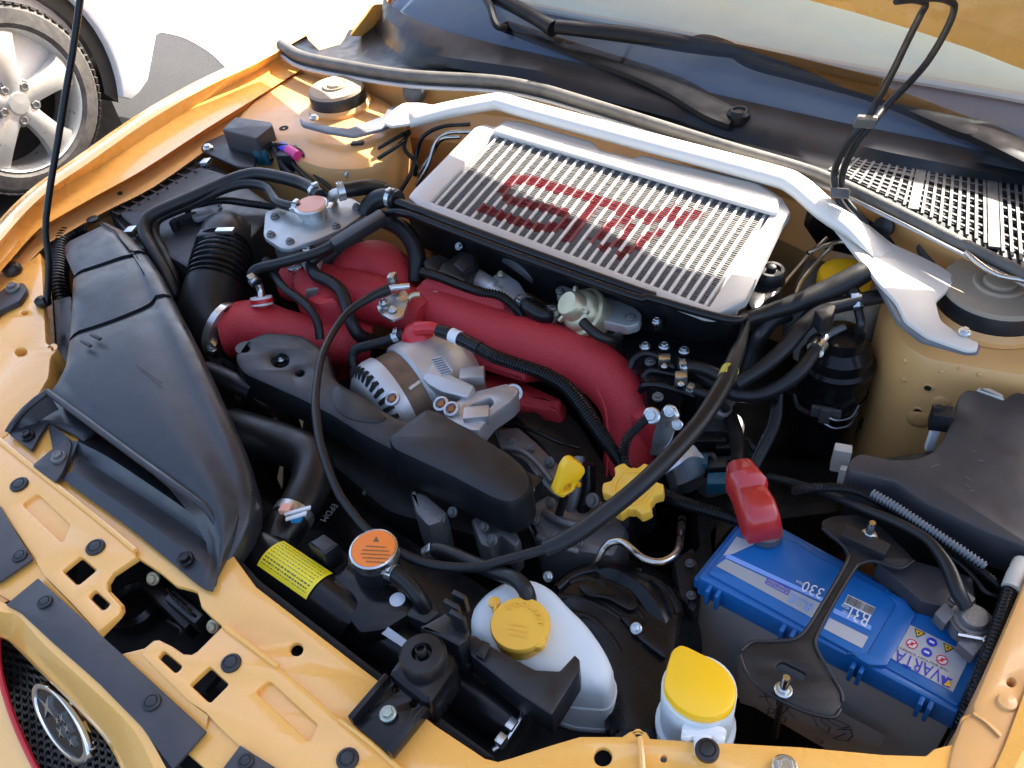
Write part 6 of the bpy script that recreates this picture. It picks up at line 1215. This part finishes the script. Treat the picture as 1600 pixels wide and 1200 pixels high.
bo = thing('blow_off_valve', 'round gold plated diverter valve below the intercooler front', 'valve', P(905, 490, -.05))
cc = P(910, 486, -.004); ax_ = (Vector((-.35, -.60, .72))).normalized(); k = mpp(cc)
bm = BM(); lathe(bm, cc, ax_, [(34 * k, -.03), (36 * k, -.012), (39 * k, -.010), (40 * k, -.006), (39 * k, -.002), (34 * k, 0), (33 * k, .008), (30 * k, .012), (24 * k, .014), (22 * k, .018), (21 * k, .028), (18 * k, .031), (0, .032)], 44); part('body', bm, 'gold_zinc', bo)
BVP = Plane((870, 470, -.02), (1000, 500, -.02), (930, 440, -.008))
bm = BM(); slab(bm, -.006, rnd([(868, 452), (878, 444), (900, 452), (960, 466), (990, 478), (1004, 490), (1000, 504), (980, 510), (940, 500), (885, 490)], 6), .014, .003); q = part('flange', bm, 'cast_alu', bo); bolt(q, 875, 454, -.003, 7, 'dull_alu'); bolt(q, 985, 495, -.003, 8, 'dull_alu')
bm = BM(); tube(bm, [(910, 502, .016), (922, 514, .012), (938, 526, .006), (955, 531, -.002), (967, 526, -.014)], 8, 12, 5); part('vacuum_hose', bm, 'rubber', bo)
for k_ in (0, 1, 2):
    a = math.radians(60 + k_ * 120); s1 = ax_.orthogonal().normalized(); s2 = ax_.cross(s1); bm = BM(); d = s1 * math.cos(a) + s2 * math.sin(a); box(bm, cc + d * 27 * k + ax_ * .016, d * .006, ax_.cross(d) * .0025, ax_ * .003, .001); part('rib', bm, 'gold_zinc', bo)
ivp = thing('intercooler_outlet', 'black intercooler outlet elbow with a bolt bracket', 'elbow', P(1060, 520, -.08))
bm = BM(); tube(bm, [(985, 490, -.05, 20), (1020, 495, -.04, 24), (1065, 502, -.04, 26), (1100, 515, -.05, 26), (1130, 540, -.08, 26)], 24, 22, 5); part('elbow', bm, 'gloss_black', ivp)
bm = BM(); slab(bm, -.006, rnd([(1014, 480), (1030, 474), (1042, 484), (1036, 506), (1022, 508)], 3), .012, .002); q = part('tab', bm, 'gloss_black', ivp); bolt(q, 1026, 502, -.003, 8)
bm = BM(); slab(bm, -.045, rnd([(960, 500), (1100, 505), (1150, 560), (1100, 610), (980, 580)], 10), .06, .008); part('body', bm, 'gloss_black', ivp)
# fuel rail pipes at the right end of the manifold
frl = thing('fuel_rail', 'black fuel rail with bolts and small pipes at the manifold right end', 'fuel rail', P(1040, 580, -.06))
bm = BM(); slab(bm, -.03, rnd([(990, 548), (1008, 538), (1070, 540), (1080, 560), (1064, 610), (1010, 605)], 8), .05, .006); q = part('block', bm, 'gloss_black', frl)
for x, y in ((1008, 541), (1038, 541), (1069, 548), (1016, 565), (1028, 620)): bolt(q, x, y, -.026, 9, 'dull_alu' if y > 550 else 'zinc')
for px in ([(985, 575, -.03), (992, 560, -.02), (1010, 552, -.016), (1035, 560, -.014), (1050, 572, -.012), (1064, 578, -.02)], [(1000, 612, -.04), (1008, 602, -.03), (1030, 602, -.026), (1060, 610, -.026), (1085, 618, -.03)], [(1005, 590, -.035), (1015, 580, -.028), (1030, 580, -.026), (1060, 586, -.026)]):
    bm = BM(); tube(bm, px, 5.5, 10, 5); part('pipe', bm, 'gloss_black', frl)
for x, y in ((1038, 564), (1064, 592)):
    bm = BM(); box(bm, P(x, y, -.008), Vector((.006, .004, 0)), Vector((-.003, .005, 0)), UP * .008, .0015); part('pipe_clip', bm, 'zinc', frl); bolt(frl, x, y + 8, -.004, 5)
solo_tube('hose', 'black fuel hose leaving the fuel rail toward the twin hoses', 'hose', [(1058, 574, -.01), (1080, 572, -.01), (1105, 578, -.014), (1130, 590, -.02), (1155, 600, -.03)], 10, cl=(.12,))
solo_tube('hose', 'small black hose below the fuel rail', 'hose', [(1070, 606, -.025), (1095, 614, -.025), (1118, 622, -.03), (1135, 640, -.05)], 7, cl=(.15,))
# zinc lever bracket and heat plate
zb = thing('hanger_bracket', 'zinc plated engine hanger bracket on the red manifold end', 'bracket', P(1030, 690, -.1))
bm = BM(); ZP = Plane((1035, 640, -.012), (1052, 650, -.012), (1020, 710, -.07)); slab(bm, ZP, rnd([(1032, 642), (1040, 632), (1052, 636), (1060, 652), (1046, 690), (1030, 712), (1014, 712), (1020, 680)], 5), .004, .001); q = part('plate', bm, 'bracket_zinc', zb); bolt(q, 1046, 643, -.008, 10, axis=Vector((.3, -.6, .7))); bolt(zb, 1058, 664, -.02, 9, axis=Vector((.3, -.6, .7)))
hp = thing('heat_plate', 'curved grey heat shield plate under the yellow oil cap', 'heat shield', P(1070, 740, -.12))
bm = BM(); sheet(bm, [[(1032, 720, -.075), (1045, 705, -.065), (1065, 693, -.06), (1085, 697, -.06)], [(1040, 740, -.08), (1058, 728, -.07), (1078, 714, -.065), (1100, 715, -.066)], [(1046, 758, -.10), (1066, 754, -.092), (1086, 745, -.088), (1102, 736, -.088)], [(1045, 772, -.15), (1066, 770, -.15), (1085, 764, -.15), (1100, 752, -.15)]], .002, 4); part('plate', bm, 'bracket_zinc', hp)
# ================================================================ oil cap, dipstick
oc = thing('oil_cap', 'pale yellow lobed oil filler cap under the thick cable', 'oil cap', P(990, 770, -.06))
OC = P(990, 770, -.035); k = mpp(OC)
def lobed(r, n=6, m=66): return [((r * (1 + .13 * max(-1, min(1, 2.2 * math.cos(n * t))))) * math.cos(t + .5), (r * (1 + .13 * max(-1, min(1, 2.2 * math.cos(n * t))))) * math.sin(t + .5)) for t in [2 * math.pi * i / m for i in range(m)]]
on = Vector((.05, -.25, 1)).normalized(); ou = on.cross(Vector((0, 1, 0))).normalized() * -1; ov = on.cross(ou)
bm = BM(); slab2(bm, OC + on * .012, ou, ov, on, [lobed(42 * k)], .018, .003); oco = part('cap', bm, 'yellow', oc)
bm = BM(); slab2(bm, OC + on * .0135, ou, ov, on, [[(30 * k * math.cos(i * .2), 30 * k * math.sin(i * .2)) for i in range(31)], [(27 * k * math.cos(i * .2), 27 * k * math.sin(i * .2)) for i in range(31)]], .002, .0005); part('raised_ring', bm, 'yellow', oco)
bm = BM(); lathe(bm, OC - on * .03, on, [(30 * k, -.04), (30 * k, .03)], 26); part('filler_neck', bm, 'gloss_black', oc)
dp = thing('dipstick', 'yellow dipstick handle left of the oil cap', 'dipstick', P(885, 800, -.1))
DP = Plane((880, 770, -.035), (905, 760, -.035), (890, 735, -.012))
bm = BM(); slab(bm, DP, rnd([(866, 772), (874, 752), (880, 732), (888, 720), (897, 718), (914, 730), (916, 738), (910, 748), (902, 756), (900, 766), (888, 774), (880, 780)], 4, 3), .012, .003, [rnd([(880, 770), (885, 760), (894, 756), (892, 766)], 2)]); part('handle', bm, 'bright_yellow', dp)
bm = BM(); tube(bm, [(896, 755, -.045), (905, 758, -.05)], 5, 10, 3); part('stop', bm, 'bright_yellow', dp)
bm = BM(); tube(bm, [(882, 776, -.045), (874, 802, -.08), (866, 835, -.13), (860, 860, -.18)], 7, 10, 4); part('tube', bm, 'gloss_black', dp)
# ================================================================ engine block and front gear
eb = thing('engine_block', 'dirty dark alloy engine block beneath the red manifold', 'engine', P(760, 760, -.4))
bm = BM(); slab(bm, -.13, rnd([(480, 600), (620, 560), (900, 640), (1000, 800), (960, 880), (820, 860), (600, 800), (460, 680)], 20), .25, .02); part('crankcase', bm, 'dark_metal', eb)
bm = BM(); slab(bm, -.085, rnd([(770, 670), (810, 665), (840, 690), (870, 720), (905, 760), (900, 790), (860, 770), (838, 745), (820, 720), (780, 700)], 6), .06, .006); part('rib', bm, 'dull_alu', eb)
bm = BM(); slab(bm, -.095, rnd([(820, 790), (870, 760), (940, 775), (985, 820), (960, 870), (890, 860), (840, 840)], 10), .08, .01); part('timing_case', bm, 'dull_alu', eb)
bm = BM(); slab(bm, -.075, rnd([(640, 765), (665, 770), (700, 800), (690, 815), (668, 822), (648, 800)], 5), .06, .006); q = part('pump_lug', bm, 'dull_alu', eb)
for x, y, z, r, m_ in ((858, 722, -.08, 9, 'dull_alu'), (860, 786, -.085, 9, 'dull_alu'), (926, 782, -.075, 12, 'dull_alu'), (757, 823, -.08, 9, 'dull_alu'), (769, 844, -.08, 10, 'dull_alu'), (856, 901, -.09, 9, 'zinc'), (707, 800, -.08, 9, 'dull_alu'), (650, 752, -.12, 7, 'dull_alu'), (572, 770, -.14, 7, 'dull_alu')): bolt(eb, x, y, z, r, m_, axis=Vector((-.1, -.6, .6)))
bm = BM(); slab(bm, -.09, rnd([(735, 810), (760, 795), (800, 815), (815, 845), (805, 855), (780, 835), (768, 856), (750, 850)], 4), .05, .005); part('bracket', bm, 'dull_alu', eb)
bm = BM(); tube(bm, [(845, 745, -.07), (826, 775, -.075), (822, 810, -.09), (838, 845, -.11)], 5, 10, 5); part('pipe', bm, 'gloss_black', eb)
bm = BM(); tube(bm, [(905, 715, -.06), (902, 760, -.075), (890, 800, -.10)], 9, 12, 4); part('pipe', bm, 'dull_alu', eb)
bm = BM(); tube(bm, [(920, 725, -.05), (918, 770, -.08), (900, 830, -.12)], 11, 12, 4); part('breather_pipe', bm, 'gloss_black', eb)
for x, y, z, r in ((835, 812, -.09, 8), (868, 838, -.085, 8), (905, 848, -.085, 8), (945, 806, -.08, 8), (828, 700, -.08, 7), (800, 690, -.085, 6), (690, 812, -.08, 7)): bolt(eb, x, y, z, r, 'dull_alu', axis=Vector((-.1, -.5, .7)))
for px, r in (([(850, 800, -.09), (880, 815, -.082), (915, 822, -.08), (950, 815, -.082)], 7), ([(842, 838, -.09), (870, 852, -.084), (905, 862, -.084)], 6), ([(790, 700, -.08), (815, 705, -.072), (838, 722, -.07), (862, 752, -.078)], 5)):
    bm = BM(); tube(bm, px, r, 10, 5); part('casting_rib', bm, 'dull_alu', eb)
bm = BM(); slab(bm, -.11, rnd([(780, 640), (840, 640), (905, 700), (920, 760), (880, 740), (840, 690)], 8), .06, .008); part('valve_cover', bm, 'dark_metal', eb)
bm = BM(); tube(bm, [(770, 660, -.10), (830, 672, -.09), (870, 690, -.09), (905, 700, -.10)], 3, 8, 5); part('wire_run', bm, 'gloss_black', eb)
# pulleys
for x, y, z, r in ((420, 660, -.17, .05), (560, 700, -.16, .055), (640, 780, -.2, .07)):
    bm = BM(); a = Vector((0, -1, .12)); lathe(bm, P(x, y, z), a, [(r, -.02), (r, -.012), (r * .92, -.010), (r * .92, .006), (r, .008), (r, .012), (r * .85, .014), (r * .8, .006), (r * .4, .006), (r * .38, .012), (0, .012)], 36); part('pulley', bm, 'dark_metal', eb)
bolt(eb, 428, 664, -.14, 12, 'zinc', axis=Vector((-.5, -.6, .5)))
for k in range(4):
    bm = BM(); tube(bm, [(520 + k * 6, 660 + k * 2, -.18), (600 + k * 6, 760, -.2), (690 + k * 5, 840, -.22)], 2.5, 6, 4); part('belt_rib', bm, 'rubber', eb)
# radiator fans
fan = thing('radiator_fan', 'black radiator fan shroud between the engine and the radiator', 'fan', P(720, 900, -.3))
bm = BM(); slab(bm, -.13, rnd([(470, 760), (560, 790), (700, 880), (860, 980), (820, 1080), (640, 980), (440, 860)], 12), .02, .004); part('shroud', bm, 'gloss_black', fan)
# upper radiator hose
uh = thing('radiator_hose', 'thick black upper radiator hose bending into the radiator tank', 'hose', P(470, 720, -.1))
bm = BM(); tube(bm, [(365, 672, -.09, 34), (395, 680, -.075, 34), (440, 694, -.065, 33), (476, 708, -.058, 32), (490, 728, -.055, 32), (484, 760, -.052, 32), (468, 790, -.05, 31), (450, 818, -.052, 30), (430, 845, -.055, 30)], 32, 28, 7); part('hose_body', bm, 'rubber', uh)
bm = BM(); tube(bm, [(448, 820, -.05), (432, 842, -.05), (420, 862, -.055)], 33, 26, 4); part('tank_stub', bm, 'gloss_black', uh)
pts, _ = path([(470, 786, -.05), (458, 806, -.05), (446, 826, -.05)], 6); band(uh, pts, 6, 31.5 * mpp(pts[6]), .011, 'bracket_zinc', 'spring_clamp', 1.04)
bm = BM(); A = P(466, 800, -.012); box(bm, A + UP * .002, Vector((.011, .010, .003)), Vector((-.0012, .0016, 0)), UP * .0014, .0005); box(bm, A + UP * .002 + Vector((.004, -.006, 0)), Vector((.009, .008, .003)), Vector((-.0012, .0016, 0)), UP * .0014, .0005); part('clamp_ear', bm, 'white', uh)
bm = BM(); box(bm, P(447, 795, -.012), Vector((.005, .003, 0)), Vector((-.002, .005, 0)), UP * .004, .001); part('clamp_ear', bm, 'label_pink', uh)
bm = BM(); box(bm, P(464, 808, -.019), Vector((.004, .003, 0)), Vector((-.002, .005, 0)), UP * .004, .001); part('paint_dot', bm, 'cyan', uh)
txt(uh, 'EPDM', (520, 787), (500, 812), .008, flat(-.03), 'grey_plastic')
solo_tube('hose', 'black hose linking the duct side to the belt cover', 'hose', [(325, 580, -.06), (350, 590, -.055), (375, 602, -.055), (395, 612, -.06)], 16)
solo_tube('hose', 'black overflow hose from the radiator cap neck', 'hose', [(604, 890, -.012), (620, 898, -.012), (640, 915, -.014), (655, 935, -.02), (665, 955, -.035), (668, 970, -.05)], 13, cl=(.12,))
solo_tube('hose', 'black hose feeding the top of the white coolant reservoir', 'hose', [(668, 868, -.05, 11), (672, 862, -.045, 11), (690, 860, -.04, 12), (740, 880, -.03, 12), (780, 896, -.02, 12), (805, 905, -.012, 13), (820, 920, -.01, 13), (826, 938, -.02, 13), (824, 950, -.03, 12)], 12, cl=(.12,))
# compressor / timing cover
cmp_ = thing('compressor_cover', 'large round black ribbed cover between the coolant reservoir and battery', 'cover', P(960, 950, -.3))
bm = BM(); slab(bm, -.085, rnd([(880, 905), (930, 880), (1010, 890), (1070, 920), (1060, 1000), (1040, 1160), (950, 1160), (930, 1000), (860, 930)], 16), .20, .012); part('case', bm, 'gloss_black', cmp_)
for px in ([(890, 910, -.0885), (920, 905, -.0885), (960, 925, -.0885), (1000, 960, -.0885), (1015, 990, -.0885)], [(860, 935, -.0885), (900, 935, -.0885), (950, 955, -.0885), (990, 985, -.0885), (1005, 1010, -.0885)], [(885, 960, -.0885), (920, 965, -.0885), (950, 990, -.0885), (970, 1020, -.0885)]):
    bm = BM(); tube(bm, px, 7, 10, 5); part('rib', bm, 'gloss_black', cmp_)
bm = BM(); tube(bm, [(930, 885, -.0885), (965, 910, -.0885), (985, 905, -.0885), (1000, 890, -.0885)], 5, 10, 5); part('rib', bm, 'gloss_black', cmp_)
for px, r in (([(870, 920, -.0885), (900, 898, -.0885), (945, 890, -.0885), (1000, 900, -.0885), (1045, 925, -.0885), (1062, 960, -.0885)], 8), ([(975, 985, -.0885), (1005, 1000, -.0885), (1035, 1025, -.0885)], 5), ([(1010, 920, -.0885), (1030, 945, -.0885), (1040, 980, -.0885)], 5)):
    bm = BM(); tube(bm, px, r, 10, 5); part('rib', bm, 'gloss_black', cmp_)
bm = BM(); slab(bm, -.078, rnd([(900, 912), (940, 900), (985, 920), (1000, 945), (985, 955), (950, 935), (915, 930)], 8), .006, .002); part('pressed_panel', bm, 'gloss_black', cmp_)
bm = BM(); slab(bm, -.078, rnd([(965, 960), (1010, 965), (1045, 1000), (1040, 1030), (1000, 1000)], 8), .006, .002); part('pressed_panel', bm, 'gloss_black', cmp_)
bm = BM(); slab(bm, -.10, rnd([(1050, 870), (1085, 850), (1100, 900), (1085, 960), (1060, 930)], 8), .08, .008); q = part('side_lug', bm, 'dark_metal', cmp_); bolt(q, 1078, 880, -.096, 8, 'dull_alu'); bolt(q, 1080, 930, -.096, 8, 'dull_alu')
bolt(cmp_, 994, 982, -.075, 10, 'zinc', axis=Vector((-.1, -.5, .8)))
bm = BM(); lathe(bm, P(925, 1040, -.14), Vector((-.1, -.8, .6)), [(.07, -.02), (.07, 0), (.06, .006), (.02, .008), (0, .008)], 40); part('pulley_face', bm, 'gloss_black', cmp_)
bm = BM(); lathe(bm, P(940, 1010, -.135), Vector((-.12, -.7, .7)), [(.088, -.06), (.088, -.004), (.083, .004), (.070, .006), (.068, .001), (.052, .001), (.050, .007), (.022, .009), (.020, .004), (0, .004)], 48); part('drum', bm, 'gloss_black', cmp_)
solo_tube('steel_pipe', 'bare bent steel pipe above the black compressor cover', 'pipe', [(915, 900, -.13), (930, 880, -.075), (948, 852, -.052), (968, 846, -.045), (985, 856, -.042), (1005, 872, -.042), (1030, 878, -.042), (1052, 868, -.045), (1062, 850, -.055), (1064, 828, -.08), (1066, 810, -.14)], 6, 'steel_pipe')
solo_tube('wire_sheath', 'ribbed black sheath from the oil cap to the red terminal cover', 'cable', [(1035, 772, -.06), (1065, 785, -.06), (1100, 796, -.06), (1140, 808, -.06), (1160, 815, -.06)], 11, 'gloss_black', ribs=5, amp=.16)
solo_tube('wire_sheath', 'ribbed black sheath rising from the red terminal cover', 'cable', [(1176, 732, -.012), (1190, 705, -.02), (1205, 675, -.035), (1212, 650, -.055), (1214, 620, -.08)], 10, 'gloss_black', ribs=5, amp=.16)
solo_tube('cable', 'black battery cable entering the red terminal cover', 'cable', [(1152, 735, -.02), (1155, 710, -.035), (1150, 680, -.06), (1140, 650, -.09)], 12)
bm = BM(); slab(bm, -.10, rnd([(1080, 640), (1130, 625), (1165, 650), (1160, 700), (1110, 715), (1080, 690)], 10), .08, .01); q = part('coolant_housing', bm, 'dull_alu', None, 'dull alloy coolant housing between the hoses and red terminal cover', 'housing'); bolt(q, 1146, 668, -.095, 8, 'dull_alu'); 
for x, y in ((1118, 640), (1122, 636)):
    bm = BM(); lathe(bm, P(x, y, -.07), Vector((.4, .2, .7)), [(.014, 0), (.016, .002), (.016, .008), (.012, .010), (.011, .02), (0, .02)], 20); part('spout', bm, 'dull_alu', q)
for x, y, w_, m_, lb in ((1110, 690, .018, 'gloss_black', 'glossy black wiring plug beside the zinc hanger bracket'), (1085, 725, .014, 'teal', 'dark teal wiring plug on the edge of the heat plate'), (1118, 730, .012, 'plastic', 'matt black wiring plug left of the red terminal cover'), (1125, 755, .014, 'teal', 'dark teal wiring plug below the red terminal cover cable'), (1140, 700, .016, 'gloss_black', 'glossy black wiring plug under the battery cable')):
    t = thing('wire_connector', lb, 'connector', P(x, y, -.1)); bm = BM(); box(bm, P(x, y, -.085), Vector((w_, w_ * .4, .004)), Vector((-.004, .008, 0)), UP * .010, .003); part('plug', bm, m_, t); bm = BM(); tube(bm, [(x + 8, y - 4, -.08), (x + 26, y - 14, -.075), (x + 38, y + 2, -.08), (x + 50, y + 14, -.1)], 5, 8, 5); part('wire', bm, 'rubber', t)
# gearbox and chassis below
gb_ = thing('gearbox', 'dark gearbox and subframe deep in the engine bay', 'gearbox', P(900, 560, -.45))
bm = BM(); slab(bm, -.20, rnd([(620, 420), (1000, 480), (1250, 520), (1300, 640), (1180, 720), (980, 640), (700, 540)], 20), .2, .03); part('case', bm, 'dark_metal', gb_)
bm = BM(); slab(bm, -.22, rnd([(1080, 760), (1200, 700), (1340, 720), (1320, 800), (1150, 820), (1090, 900)], 16), .15, .02); part('mount', bm, 'dark_metal', gb_)
bm = BM(); slab(bm, -.18, rnd([(250, 470), (330, 450), (450, 520), (380, 640), (320, 560)], 12), .2, .02); part('side_mount', bm, 'dark_metal', gb_)
